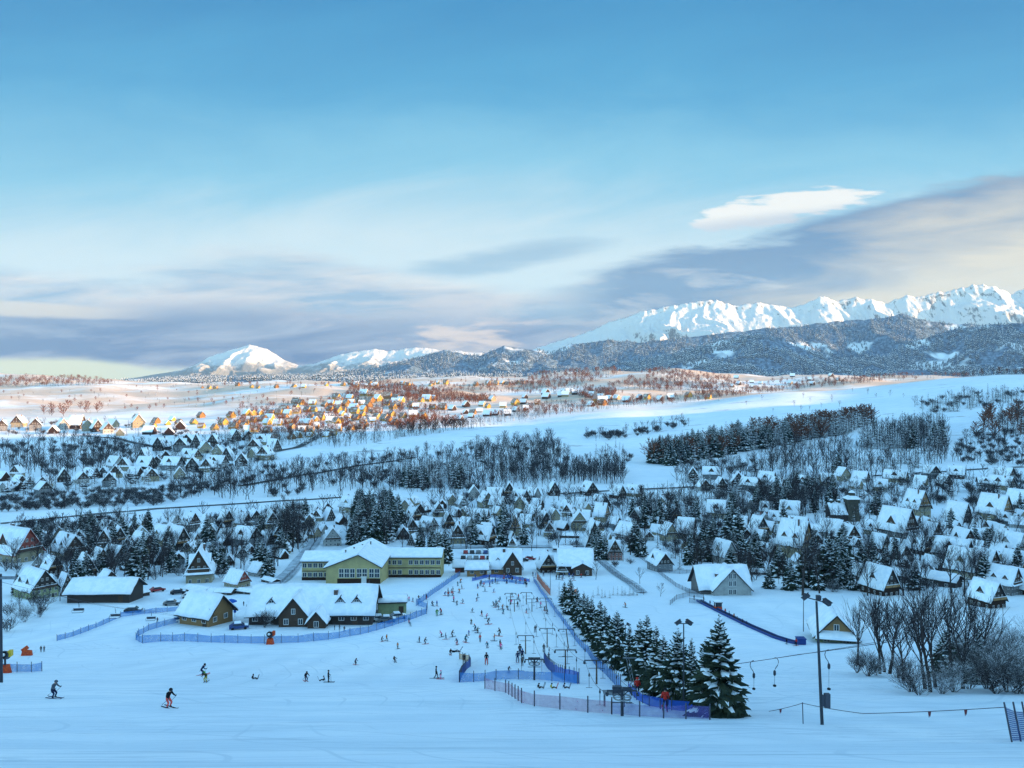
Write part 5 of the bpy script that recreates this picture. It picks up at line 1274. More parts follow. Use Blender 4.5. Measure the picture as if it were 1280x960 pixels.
# ------------------------------------------------------------------ near ropes
def rope_line():
    q0 = pt(1005, 906); root = link('rope_post', None, loc=q0); tag(root, 'thin rope post left of the tall lamp post', 'post'); b = MB(); b.tube([(0, 0, -.3), (-.06, 0, 27 * q0.y / 1000)], .035, 6); b.obj('stake', M['post'], root)
    t0 = q0 + Vector((-.06, 0, 26 * q0.y / 1000)); a = pt(962, 894) + Vector((0, 0, .25)); e = Vector(((1257 - 640) / 1000 * 44.6, 44.6, -(885 - HORIZON) / 1000 * 44.6)); m = Vector(((1080 - 640) / 1000 * 50, 50, -(893 - HORIZON) / 1000 * 50))
    P = cable([a, t0, m, e], 'sagging barrier rope hung with small flags across the lower right', .022, .006, name='barrier_rope')
    for px in (978, 1160, 1217):
        q = min(P, key=lambda v: abs(640 + 1000 * v.x / v.y - px)); b = MB(); b.add([(-.10, 0, 0), (.10, .02, 0), (.05, .03, -.34), (.02, 0, -.2), (-.05, -.02, -.36)], [(0, 1, 2, 3, 4)]); b.add([(-.10, .02, 0), (.10, .04, 0), (.05, .05, -.34), (.02, .02, -.2), (-.05, .0, -.36)], [(4, 3, 2, 1, 0)])
        o = b.obj('rope_flag', M['flag'], loc=q - Vector((0, 0, .02))); tag(o, {978: 'small flag on the rope left of the lamp post', 1160: 'small torn flag on the rope right of the lamp post', 1217: 'small flag on the rope nearest the navy grid net'}[px], 'flag', 'flags on the barrier rope')
M['flag'] = material('flag_cloth', (0.16, 0.04, 0.05), .9); rope_line()
# ------------------------------------------------------------------ snow guns
M['orange'] = material('orange_padding', (0.62, 0.09, 0.02), .7, color2=(0.42, 0.05, 0.02), scale=3); M['yellowp'] = material('yellow_paint', (0.65, 0.42, 0.04), .5); M['white'] = material('white_paint', (0.7, 0.7, 0.7), .5)
def snow_gun(px, py, s, label, post=1.0, pad=True, yaw=0, drum='darksteel', hood='yellowp'):
    p = pt(px, py); root = link('snow_gun', None, loc=p, rz=R(yaw)); tag(root, label, 'snow gun'); root.scale = (s, s, s)
    b = MB(); b.tube([(0, 0, -.4), (0, 0, post + .6)], .16, 8); b.obj('post', M['darksteel'], root)
    if pad:
        b = MB(); b.add([(-.75, -.6, -.3), (.75, -.6, -.3), (.75, .6, -.3), (-.75, .6, -.3), (-.5, -.42, 1.2), (.5, -.42, 1.2), (.5, .42, 1.2), (-.5, .42, 1.2)], [(3, 2, 1, 0), (4, 5, 6, 7), (0, 1, 5, 4), (1, 2, 6, 5), (2, 3, 7, 6), (3, 0, 4, 7)]); b.obj('crash_pad', M['orange'], root)
    m = Matrix.Translation((0, 0, post + 1.1)) @ Matrix.Rotation(R(70), 4, 'X')
    b = MB(); b.lathe([(.42, -.75), (.62, -.65), (.62, .35), (.55, .75), (.50, .75), (.50, .3), (.1, .2)], 16); b.v = [tuple(m @ Vector(v)) for v in b.v]; b.obj('fan_drum', M[drum], root, True)
    b = MB(); b.lathe([(.24, .3), (.26, .85), (.05, 1.0)], 10); b.v = [tuple(m @ Vector(v)) for v in b.v]; b.obj('nozzle_ring', M['white'], root, True)
    b = MB(); b.box(.45, .95, -.3, .5, post + .9, post + 1.75); b.obj('hood', M[hood], root)
snow_gun(5, 842, .95, 'big fan snow gun with yellow hood and padded base at the left edge', 1.6, yaw=10)
snow_gun(337, 806, 1.0, 'orange padded snow gun standing at the blue net below the lodge', .9, drum='darksteel', hood='orange')
def pad_stack():
    p = pt(32, 820); root = link('crash_pad', None, loc=p, rz=.3); tag(root, 'loose orange crash pad with a tilted flap behind the left snow gun', 'crash pad'); b = MB()
    b.add([(-.9, -.5, -.2), (.9, -.5, -.2), (.9, .5, -.2), (-.9, .5, -.2), (-.6, -.4, 1.1), (.8, -.4, .75), (.8, .4, .75), (-.6, .4, 1.1)], [(3, 2, 1, 0), (4, 5, 6, 7), (0, 1, 5, 4), (1, 2, 6, 5), (2, 3, 7, 6), (3, 0, 4, 7)]); b.obj('pad', M['orange'], root)
    b = MB(); m = Matrix.Translation((-.1, -.45, 1.1)) @ Matrix.Rotation(R(-35), 4, 'Y'); b.box(-.5, .7, -.12, .12, -.1, .55, 0, m); b.obj('flap', M['orange'], root)
pad_stack()
# ------------------------------------------------------------------ chairlift at the left
def chairlift():
    p = pd(2, 100); p = Vector((p.x - .35, p.y, p.z)); H = (862 - 738) * .1; root = link('chairlift_pylon', None, loc=p); tag(root, 'thick grey chairlift pylon cut by the left edge', 'lift pylon')
    b = MB(); b.tube([(0, 0, -1), (0, 0, H + 1.2)], [.34, .26], 12); b.obj('post', M['darksteel'], root); b = MB(); b.box(-2.0, 2.0, -.2, .2, H + .6, H + .9); b.obj('crossarm', M['steel'], root)
    def w(px, py, Y): return Vector(((px - 640) / 1000 * Y, Y, -(py - HORIZON) / 1000 * Y))
    top = p + Vector((1.9, 0, H + .75)); top2 = p + Vector((-1.9, 0, H + .75))
    L1 = [top, w(97, 752, 152), w(143, 760, 166), w(188, 764, 178), w(236, 772, 190)]; L2 = [top2, w(160, 762, 172), w(222, 771, 188), w(240, 772, 192)]
    for L, s in ((L1, 'front'), (L2, 'rear')): cable(L, f'{s} haul cable of the chairlift on the left', .02, .004)
    for (px, py, Y), lab in (((97, 752, 152), 'snowy empty chair of the chairlift nearest the barn'), ((143, 760, 166), 'snowy chair of the chairlift, second to the right of the barn'), ((188, 764, 178), 'snowy chair of the chairlift with a pink load near the cabin'), ((222, 771, 188), 'dark chair of the chairlift close beside the cabin')):
        q = w(px, py, Y); D = min(2.0, q.z - gz(q.x, q.y) - .6); r = link('lift_chair', None, loc=q, rz=R(8)); tag(r, lab, 'lift chair', 'chairs of the chairlift')
        b = MB(); b.tube([(0, 0, 0), (0, 0, -.3), (0, .35, -.7), (0, .35, -D + .2)], .05, 6); b.obj('hanger', M['darksteel'], r)
        b = MB(); b.box(-.95, .95, -.55, .15, -D - .08, -D); b.obj('seat', M['darksteel'], r); b = MB(); b.box(-.95, .95, .155, .24, -D, -D + .62); b.obj('backrest', M['darksteel'], r)
        b = MB(); b.tube([(-.98, -.5, -D), (-.98, -.5, -D + .35), (-.98, .2, -D + .62)], .03, 5); b.tube([(.98, -.5, -D), (.98, -.5, -D + .35), (.98, .2, -D + .62)], .03, 5); b.tube([(-.98, -.52, -D + .36), (.98, -.52, -D + .36)], .03, 5); b.obj('safety_bar', M['steel'], r)
        b = MB(); b.box(-.93, .93, -.53, .14, -D + .003, -D + .16); b.obj('snow', M['snow'], r); b = MB(); b.box(-.93, .93, .15, .25, -D + .625, -D + .74); b.obj('snow', M['snow'], r)
chairlift()
# ------------------------------------------------------------------ conveyor lift
def conveyor():
    P = ground_line([(874, 752), (905, 768), (940, 785), (970, 798), (998, 806)], 3.0); o = P[0]; root = link('conveyor_lift', None, loc=o); tag(root, 'dark blue conveyor lift running down the beginners slope', 'conveyor lift')
    M['beltblue'] = material('conveyor_side', (0.02, 0.05, 0.20), .6)
    def ribbon(off0, off1, z0, z1):
        V = []; F = []
        for i, p in enumerate(P):
            d = (P[min(i + 1, len(P) - 1)] - P[max(i - 1, 0)]); n = Vector((-d.y, d.x, 0)).normalized()
            for f, z in ((off0, z0), (off0, z1), (off1, z1), (off1, z0)): V.append((p - o) + n * f + Vector((0, 0, z)))
            if i:
                k = i * 4
                for j in range(4): F.append((k - 4 + j, k - 4 + (j + 1) % 4, k + (j + 1) % 4, k + j))
        return mesh_from('ribbon', V, F)
    for nm, a, b_, z0, z1, m_ in (('belt', -.45, .45, -.2, .30, 'rubber'), ('side_skirt', .46, .75, -.3, .50, 'beltblue'), ('side_skirt', -.75, -.46, -.3, .50, 'beltblue')):
        me = ribbon(a, b_, z0, z1); me.materials.append(M[m_]); link(nm, me, root)
    e = P[-1] - o; b = MB(); b.box(-.8, .8, -.8, .8, -.4, 1.3); b.box(-.9, .9, -.9, .9, 1.31, 1.45); b.obj('drive_box', M['beltblue'], root, loc=e + Vector((.5, -.3, 0)))
    p = pt(898, 762); r = link('operator_cabin', None, loc=p); tag(r, 'small operator cabin with orange base beside the conveyor lift', 'cabin'); r.scale = (1.0,) * 3
    b = MB(); b.box(-.9, .9, -.7, .7, -.4, .8); b.obj('base', M['orange'], r); b = MB(); b.box(-.85, .85, -.65, .65, .803, 1.8); b.obj('window_band', M['pane'], r)
    for x in (-.87, .87):
        for y in (-.67, .67): b = MB(); b.box(x - .05, x + .05, y - .05, y + .05, .805, 1.8); b.obj('corner_post', M['white'], r)
    b = MB(); b.box(-1.05, 1.05, -.85, .85, 1.803, 1.95); ro = b.obj('roof', M['darksteel'], r); b = MB(); b.box(-1.02, 1.02, -.82, .82, 1.953, 2.2); b.obj('snow', M['snow'], ro)
conveyor()
# ------------------------------------------------------------------ cars
CARC = {'black': (0.012, 0.012, 0.015), 'grey': (0.14, 0.145, 0.15), 'silver': (0.35, 0.36, 0.37), 'blue': (0.02, 0.05, 0.18), 'red': (0.28, 0.02, 0.02), 'white': (0.6, 0.6, 0.6)}
for k, c in CARC.items(): M['car_' + k] = material('car_paint_' + k, c, .3, spec=.5)
M['lampglass'] = material('lamp_glass', (0.5, 0.5, 0.48), .2)
def car_proto(colour):
    root = link('parked_car', None); W = .86
    prof = [(-2.1, .35), (2.1, .35), (2.15, .75), (1.2, .92), (.55, 1.42), (-1.0, 1.46), (-1.75, .98), (-2.12, .85)]
    b = MB(); b.prism(prof, -W, W); b.obj('body', M['car_' + colour], root)
    b = MB(); b.prism([(1.02, .97), (.50, 1.37), (-.96, 1.40), (-1.55, 1.0)], -W - .012, W + .012); b.obj('window', M['pane'], root); b = MB(); b.prism([(1.235, .93), (.60, 1.41), (.54, 1.36), (1.1, .93)], -W + .1, W - .1); b.obj('windscreen', M['pane'], root)
    b = MB(); b.prism([(.5, 1.47), (-1.0, 1.50), (-1.0, 1.64), (.45, 1.60)], -W + .04, W - .04); b.obj('snow', M['snow'], root); b = MB(); b.prism([(2.0, .84), (1.25, .95), (1.25, 1.05), (2.0, .92)], -W + .05, W - .05); b.obj('snow', M['snow'], root)
    for x in (-1.35, 1.35):
        for y in (-W + .02, W - .02):
            b = MB(); b.lathe([(.33, -.1), (.33, .1)], 12); b.v = [(vx + x, vz + y, vy + .33) for vx, vy, vz in b.v]; b.obj('wheel', M['rubber'], root)
    for y in (-.6, .6): b = MB(); b.box(2.10, 2.17, y - .16, y + .16, .62, .76); b.obj('headlight', M['lampglass'], root)
    return root, kids_of(root)
_cp = {}; CARS = []
def car(px, py, colour, yaw, label, group='cars parked behind the ski base', s=1.0):
    p = pt(px, py)
    if colour not in _cp: _cp[colour] = car_proto(colour); o = _cp[colour][0]
    else: o = copy_tree(*_cp[colour])
    o.location = p + Vector((0, 0, .03)); o.rotation_euler = (0, 0, R(yaw)); o.scale = (s,) * 3; tag(o, label, 'car', group); CARS.append(o); FOOT.append((p.x, p.y, 2.5)); return o
ORD = ['leftmost', 'second from the left', 'third from the left', 'fourth from the left', 'fifth from the left', 'sixth from the left', 'seventh from the left', 'eighth from the left', 'ninth from the left', 'tenth from the left', 'eleventh from the left', 'twelfth from the left', 'thirteenth from the left', 'fourteenth from the left', 'fifteenth from the left', 'sixteenth from the left', 'seventeenth from the left', 'eighteenth from the left', 'nineteenth from the left', 'twentieth from the left']
cols = list(CARC)
for row, (y, xs, nm) in enumerate(((707, (580, 588, 596, 604, 612), "lot's front row beside ski base"), (699, (579, 587, 595, 603, 611), "lot's middle row beside ski base"), (692, (582, 590, 598, 607, 616), "lot's back row beside ski base"))):
    for i, x in enumerate(xs): c = ('black', 'grey', 'blue', 'black', 'silver', 'grey', 'red')[(row * 3 + i) % 7]; car(x, y, c, 90 + rnd.uniform(-6, 6), f'{c} car, {ORD[i]} in the {nm}')
for x, y, c, yw, lab in ((654, 702, 'black', 20, 'black car parked right of the ski base house'), (663, 700, 'red', -10, 'red car parked right of the ski base house'), (196, 740, 'red', 40, 'red vehicle on the snowy yard right of the barn'), (222, 743, 'black', 20, 'black car beside the low sheds left of the lodge'), (236, 748, 'white', 10, 'snow covered white car near the low sheds'), (214, 757, 'grey', 15, 'grey car at the end of the blue net above the cabin'),
        (166, 766, 'black', 10, 'black car at the upper end of the chairlift yard'), (474, 777, 'white', 15, 'white car with snow on its roof beside the green grey shed'), (484, 778, 'grey', 10, 'grey car in front of the green grey shed'), (497, 774, 'silver', 20, 'silver car under the right end of the green grey shed'), (298, 787, 'blue', 20, 'dark blue car left of the lodge'), (641, 697, 'grey', 90, 'grey car close behind the ski base gable')):
    car(x, y, c, yw, lab, 'cars around the lodge' if y > 730 else 'cars parked behind the ski base')
# market umbrellas and tables by the cabin
M['parasol'] = material('blue_parasol', (0.02, 0.10, 0.42), .8)
for i, (x, y, lab) in enumerate(((276, 765, 'blue parasol nearest the cabin'), (288, 762, 'blue parasol between the cabin and the lodge'), (293, 772, 'folded snow covered blue parasol near the lodge'))):
    p = pt(x, y); r = link('parasol', None, loc=p); tag(r, lab, 'parasol', 'parasols on the terrace'); b = MB(); b.tube([(0, 0, -.2), (0, 0, 2.5)], .05, 6); b.obj('pole', M['wood'], r); b = MB(); b.lathe([(1.6, 1.95), (1.5, 2.05), (.8, 2.45), (.05, 2.7)] if i < 2 else [(.1, 1.0), (.35, 1.3), (.22, 2.2), (.05, 2.6)], 8); b.obj('canopy', M['parasol'], r)
# ------------------------------------------------------------------ people
CL = {'black': (0.012, 0.012, 0.018), 'navy': (0.015, 0.025, 0.08), 'red': (0.60, 0.04, 0.03), 'coral': (0.92, 0.13, 0.11), 'pink': (0.85, 0.12, 0.30), 'grey': (0.10, 0.11, 0.14), 'blue': (0.03, 0.10, 0.38), 'green': (0.10, 0.34, 0.05), 'yellow': (0.50, 0.40, 0.03), 'olive': (0.08, 0.08, 0.03), 'white': (0.55, 0.56, 0.6), 'orange': (0.6, 0.16, 0.02), 'brown': (0.07, 0.04, 0.025), 'teal': (0.03, 0.16, 0.2)}
for k, c in CL.items(): M['cloth_' + k] = material('cloth_' + k, c, .85, var=.3, scale=6)
M['skin'] = material('skin', (0.48, 0.27, 0.19), .6); M['boots'] = material('boots', (0.03, 0.03, 0.035), .5); M['goggle'] = material('goggle_lens', (0.02, 0.02, 0.03), .15, spec=.6)
# joints: pelvis, waist, chest, neck, head, crown, then per side shoulder, elbow, wrist, hand, hip, knee, ankle, toe.  Facing -y.
def pose(kind):
    J = {}
    def side(n, l, r): J[n + '_l'] = Vector(l); J[n + '_r'] = Vector(r)
    if kind == 'stand':
        J.update(pelvis=Vector((0, 0, .95)), waist=Vector((0, .01, 1.12)), chest=Vector((0, .01, 1.34)), neck=Vector((0, 0, 1.50)), head=Vector((0, -.02, 1.62)), crown=Vector((0, -.01, 1.71)))
        side('shoulder', (.19, .01, 1.42), (-.19, .01, 1.42)); side('elbow', (.27, .0, 1.14), (-.27, .0, 1.14)); side('wrist', (.26, -.18, .98), (-.26, -.18, .98)); side('hand', (.25, -.26, .97), (-.25, -.26, .97))
        side('hip', (.10, 0, .90), (-.10, 0, .90)); side('knee', (.13, -.05, .50), (-.13, -.05, .50)); side('ankle', (.15, .02, .10), (-.15, .02, .10)); side('toe', (.15, -.16, .06), (-.15, -.16, .06))
    elif kind == 'ski':                # knees bent, leaning forward, hands out ahead
        J.update(pelvis=Vector((0, .16, .74)), waist=Vector((0, .08, .92)), chest=Vector((0, -.06, 1.13)), neck=Vector((0, -.15, 1.28)), head=Vector((0, -.22, 1.39)), crown=Vector((0, -.24, 1.48)))
        side('shoulder', (.19, -.09, 1.19), (-.19, -.09, 1.19)); side('elbow', (.32, -.14, .95), (-.32, -.14, .95)); side('wrist', (.30, -.40, .92), (-.30, -.40, .92)); side('hand', (.29, -.48, .94), (-.29, -.48, .94))
        side('hip', (.10, .15, .70), (-.10, .15, .70)); side('knee', (.14, -.16, .44), (-.14, -.16, .44)); side('ankle', (.15, .04, .11), (-.15, .04, .11)); side('toe', (.15, -.14, .07), (-.15, -.14, .07))
    elif kind == 'turn':               # edged into a turn
        pose_ = pose('ski')
        for k, v in pose_.items(): J[k] = Vector((v.x + (v.z - .1) * -.28, v.y, v.z * .97 + (.0 if v.z > .2 else .003)))
        J['hand_l'] += Vector((.15, .05, .12)); J['wrist_l'] += Vector((.12, .05, .1))
    elif kind == 'walk':
        J = dict(pose('stand')); side('knee', (.11, -.20, .52), (-.11, .02, .48)); side('ankle', (.11, -.22, .10), (-.11, .28, .16)); side('toe', (.11, -.40, .07), (-.11, .12, .07)); side('wrist', (.25, .10, .92), (-.25, -.22, .98)); side('hand', (.25, .14, .86), (-.25, -.30, .98))
    elif kind == 'sit':                # sitting in the snow, legs stretched out ahead
        J.update(pelvis=Vector((0, .1, .16)), waist=Vector((0, .12, .32)), chest=Vector((0, .10, .54)), neck=Vector((0, .06, .70)), head=Vector((0, .02, .82)), crown=Vector((0, .02, .91)))
        side('shoulder', (.19, .09, .62), (-.19, .09, .62)); side('elbow', (.30, .18, .38), (-.30, .18, .38)); side('wrist', (.32, .22, .14), (-.32, .0, .20)); side('hand', (.33, .24, .06), (-.28, -.12, .20))
        side('hip', (.10, .02, .15), (-.10, .02, .15)); side('knee', (.14, -.38, .28), (-.14, -.38, .28)); side('ankle', (.15, -.76, .10), (-.15, -.76, .10)); side('toe', (.15, -.82, .26), (-.15, -.82, .26))
    elif kind == 'lie':                # fallen on the back, one arm out
        J.update(pelvis=Vector((0, .1, .15)), waist=Vector((0, .27, .16)), chest=Vector((0, .48, .19)), neck=Vector((0, .64, .24)), head=Vector((0, .76, .28)), crown=Vector((0, .85, .31)))
        side('shoulder', (.19, .56, .20), (-.19, .56, .20)); side('elbow', (.42, .62, .12), (-.36, .40, .12)); side('wrist', (.64, .74, .09), (-.40, .16, .10)); side('hand', (.72, .78, .09), (-.40, .08, .10))
        side('hip', (.10, .04, .14), (-.10, .04, .14)); side('knee', (.16, -.32, .30), (-.14, -.36, .16)); side('ankle', (.18, -.62, .10), (-.16, -.74, .10)); side('toe', (.18, -.72, .22), (-.16, -.80, .24))
    return J
RAD = dict(pelvis=.155, waist=.145, chest=.165, neck=.065, head=.115, crown=.085, shoulder=.085, elbow=.062, wrist=.048, hand=.052, hip=.105, knee=.078, ankle=.062, toe=.05)
BONES = [('pelvis', 'waist'), ('waist', 'chest'), ('chest', 'neck'), ('neck', 'head'), ('head', 'crown')] + [(a, b) for s in ('_l', '_r') for a, b in (('chest', 'shoulder' + s), ('shoulder' + s, 'elbow' + s), ('elbow' + s, 'wrist' + s), ('wrist' + s, 'hand' + s), ('pelvis', 'hip' + s), ('hip' + s, 'knee' + s), ('knee' + s, 'ankle' + s), ('ankle' + s, 'toe' + s))]
ZONE = {}
for a, b in BONES:
    k = b.rsplit('_', 1)[0] if b[-2:] in ('_l', '_r') else b
    ZONE[(a, b)] = {'waist': 0, 'chest': 0, 'neck': 0, 'head': 2, 'crown': 2, 'shoulder': 0, 'elbow': 0, 'wrist': 0, 'hand': 3, 'hip': 1, 'knee': 1, 'ankle': 1, 'toe': 3}[k]
def body_mesh(kind):
    J = pose(kind); names = list(J); me = bpy.data.meshes.new('person_body')
    me.from_pydata([tuple(J[n]) for n in names], [(names.index(a), names.index(b)) for a, b in BONES], []); me.update()
    o = link('person_body', me); sk = o.modifiers.new('skin', 'SKIN'); sk.use_smooth_shade = True
    bm = bmesh.new(); bm.from_mesh(me); lay = bm.verts.layers.skin.verify(); bm.verts.ensure_lookup_table()
    for i, n in enumerate(names):
        r = RAD[n.rsplit('_', 1)[0] if n[-2:] in ('_l', '_r') else n]; bm.verts[i][lay].radius = (r, r * (.78 if n in ('waist', 'chest', 'pelvis') else 1)); bm.verts[i][lay].use_root = (n == 'pelvis')
    bm.to_mesh(me); bm.free()
    ss = o.modifiers.new('sub', 'SUBSURF'); ss.levels = 1; ss.render_levels = 1
    dg = bpy.context.evaluated_depsgraph_get(); dg.update(); res = bpy.data.meshes.new_from_object(o.evaluated_get(dg)); bpy.data.objects.remove(o)
    res.materials.clear()
    segs = [(J[a], J[b], ZONE[(a, b)]) for a, b in BONES]; idx = []
    for p in res.polygons:
        c = p.center; best = None
        for a, b, z in segs:
            ab = b - a; t = max(0, min(1, (c - a).dot(ab) / max(ab.length_squared, 1e-6))); d = (c - a - ab * t).length
            if best is None or d < best[0]: best = (d, z)
        idx.append(best[1])
    if len(idx) == 0: raise RuntimeError('empty body')
    for m in ('cloth_black', 'cloth_navy', 'skin', 'boots'): res.materials.append(M[m])
    res.polygons.foreach_set('material_index', np.array(idx, np.int32)); res.polygons.foreach_set('use_smooth', np.ones(len(idx), dtype=bool)); return res, J
_body = {}; _bc = {}; PEOPLE = []
_sk = {}
def gear(kind):
    if kind in _sk: return _sk[kind]
    J = _body[kind][1]; out = []
    up = (J['crown'] - J['head']).normalized(); h = J['head']
    b = MB(); b.lathe([(.135, -.01), (.14, .05), (.115, .11), (.06, .145), (.01, .155)], 12); q = Vector((0, 0, 1)).rotation_difference(up).to_matrix(); b.v = [tuple(q @ Vector(v) + h + up * .02) for v in b.v]; out.append(('helmet', b, 'helm', True))
    f = Vector((0, -1, 0)); 
    if kind == 'lie': f = Vector((0, -.3, 1)).normalized()
    b = MB(); c = h + f * .105 + up * .015; b.box(c.x - .085, c.x + .085, c.y - .03, c.y + .03, c.z - .035, c.z + .035); out.append(('goggles', b, 'goggle', False))
    for s in ('_l', '_r'):
        a, t = J['ankle' + s], J['toe' + s]
        d = (t - a); d.z = 0 if kind in ('stand', 'ski', 'turn', 'walk') else d.z; d.normalize(); m = (a + t) / 2; m = m - Vector((0, 0, .05)) if kind not in ('sit', 'lie') else m + Vector((0, -.05, 0)); n = Vector((1, 0, 0)); w = d.cross(n).normalized() * .02
        V = []
        for f_, hw, zz in ((-.75, .04, 0), (.65, .045, 0), (.85, .03, .09)): 
            c = m + d * f_; c = c + (Vector((0, 0, zz)) if kind not in ('sit', 'lie') else Vector((0, 0, 0)))
            V += [c - n * hw - w, c + n * hw - w, c + n * hw + w, c - n * hw + w]
        F = [(0, 1, 2, 3), (11, 10, 9, 8)]
        for i in (0, 4): F += [(i, i + 4, i + 5, i + 1), (i + 1, i + 5, i + 6, i + 2), (i + 2, i + 6, i + 7, i + 3), (i + 3, i + 7, i + 4, i)]
        b = MB(); b.add(V, F); out.append(('ski', b, 'ski', False))
        if kind in ('ski', 'turn', 'stand'):
            hd = J['hand' + s]; e = hd + (Vector((.10 if s == '_l' else -.10, .75, -.62)) if kind != 'stand' else Vector((.06 if s == '_l' else -.06, -.1, -.95))); b = MB(); b.tube([hd + Vector((0, -.03, .10)), hd, e], .013, 5); b.lathe([(.045, -.01), (.045, .01)], 8, c=tuple(e + (hd - e) * .07)); out.append(('ski_pole', b, 'rubber', False))
    _sk[kind] = [(n, b.mesh(n, [M['goggle' if m == 'goggle' else 'rubber']], sm), m) for n, b, m, sm in out]; return _sk[kind]
_gm = {}
def person(px, py, hpx, kind, jacket, trousers, yaw, label, helm='black', skis=True, group=None, detail=True, pos=None, height=None):
    p = pos if pos is not None else pt(px, py); full = {'stand': 1.80, 'ski': 1.56, 'turn': 1.5, 'walk': 1.8, 'sit': 1.0, 'lie': .6}[kind]
    s = height if height else max(.66, min(1.15, (1.12 if hpx > 11 else .98) * hpx * p.y / 1000.0 / full))
    if kind not in _body: _body[kind] = body_mesh(kind)
    k = (kind, jacket, trousers)
    if k not in _bc:
        me = _body[kind][0].copy(); me.materials[0] = M['cloth_' + jacket]; me.materials[1] = M['cloth_' + trousers]; _bc[k] = me
    o = link('person', _bc[k], loc=p + Vector((0, 0, .02))); o.rotation_euler = (0, 0, R(yaw)); o.scale = (s, s, s); tag(o, label, 'person', group); PEOPLE.append([px, py, o])
    if not detail: return o
    for n, me, m in gear(kind):
        if not skis and n in ('ski', 'ski_pole'): continue
        if m in ('helm', 'ski'):
            cc = helm if m == 'helm' else ('red', 'navy', 'black')[len(PEOPLE) % 3]; kk = (me.name, cc)
            if kk not in _gm: x = me.copy(); x.materials[0] = M['cloth_' + cc]; _gm[kk] = x
            me = _gm[kk]
        link(n, me, o)
    return o
# the nearer figures one by one (feet, height in photo pixels); yaw 0 faces the viewer, 90 faces right
for a in [
 (66, 874, 25, 'ski', 'grey', 'navy', 75, 'skier in grey jacket and dark trousers leaning forward at the lower left', 'grey'),
 (210, 886, 25, 'ski', 'black', 'coral', 60, 'skier in black jacket and bright coral trousers', 'black'),
 (252, 845, 15, 'turn', 'navy', 'navy', 120, 'dark dressed skier just above the child in yellow trousers', 'black'),
 (256, 854, 13, 'ski', 'olive', 'yellow', -10, 'child skier in olive jacket and yellow trousers', 'green'),
 (316, 850, 7, 'sit', 'black', 'black', 80, 'dark dressed person sitting alone on the piste', 'black'),
 (382, 853, 12, 'ski', 'black', 'navy', 40, 'dark dressed skier left of the pair on the piste', 'black'),
 (404, 852, 6, 'sit', 'black', 'black', -70, 'small figure sitting beside a standing skier', 'black'),
 (410, 854, 14, 'stand', 'black', 'black', 90, 'tall dark skier standing over a seated companion', 'black'),
 (444, 832, 9, 'ski', 'navy', 'black', 60, 'small lone skier below the long blue net', 'black'), (494, 829, 9, 'turn', 'black', 'black', 30, 'dark skier turning alone in the middle of the piste', 'black'),
 (545, 849, 14, 'walk', 'black', 'black', 90, 'dark dressed adult stooping over a child in pink', 'black'), (551, 850, 10, 'stand', 'navy', 'pink', -90, 'child in pink trousers beside a dark adult', 'pink'),
 (580, 831, 12, 'stand', 'black', 'brown', 0, 'person standing by the yellow net piece', 'black'), (608, 832, 16, 'stand', 'black', 'red', 180, 'tall skier with red trousers inside the corral end', 'black'),
 (563, 820, 9, 'ski', 'black', 'black', 20, 'dark skier standing beside a fallen one', 'black'), (569, 816, 5, 'lie', 'black', 'black', 95, 'fallen skier lying stretched out beside another', 'black'),
 (674, 862, 7, 'sit', 'black', 'brown', 110, 'person lying back in the snow inside the corral, leftmost of three', 'black'), (690, 862, 7, 'sit', 'yellow', 'olive', 100, 'person in yellow jacket sitting in the snow inside the corral', 'black'), (706, 862, 7, 'sit', 'navy', 'black', 100, 'person in navy lying in the snow inside the corral, rightmost of three', 'black'),
 (797, 871, 21, 'stand', 'red', 'navy', 170, 'person in red jacket standing beside the slanted mast', 'red'), (832, 891, 27, 'stand', 'red', 'navy', 175, 'lift attendant in red jacket and navy trousers standing at the purple net', 'black'),
 (650, 820, 13, 'stand', 'black', 'navy', 170, 'skier waiting at the left drag lift, uppermost of four', 'black'), (653, 826, 13, 'stand', 'navy', 'black', 175, 'skier riding the left drag lift, third from its wheel', 'blue'), (647, 829, 13, 'stand', 'navy', 'navy', 180, 'skier in navy riding the left drag lift, second from its wheel', 'black'), (653, 833, 11, 'walk', 'brown', 'black', 180, 'skier riding the left drag lift nearest its wheel', 'black'),
 (680, 816, 11, 'stand', 'black', 'black', 180, 'skier riding the middle drag lift between two pylons', 'black'), (686, 826, 10, 'stand', 'grey', 'navy', 180, 'small skier on the middle drag lift above the deep blue net', 'black'),
 (669, 791, 9, 'stand', 'black', 'navy', 180, 'skier halfway up the middle drag lift', 'black'),
 (636, 842, 6, 'ski', 'grey', 'grey', 30, 'tiny figure at the corral net above the left wheel', 'grey')]:
    person(*a[:8], helm=a[8])
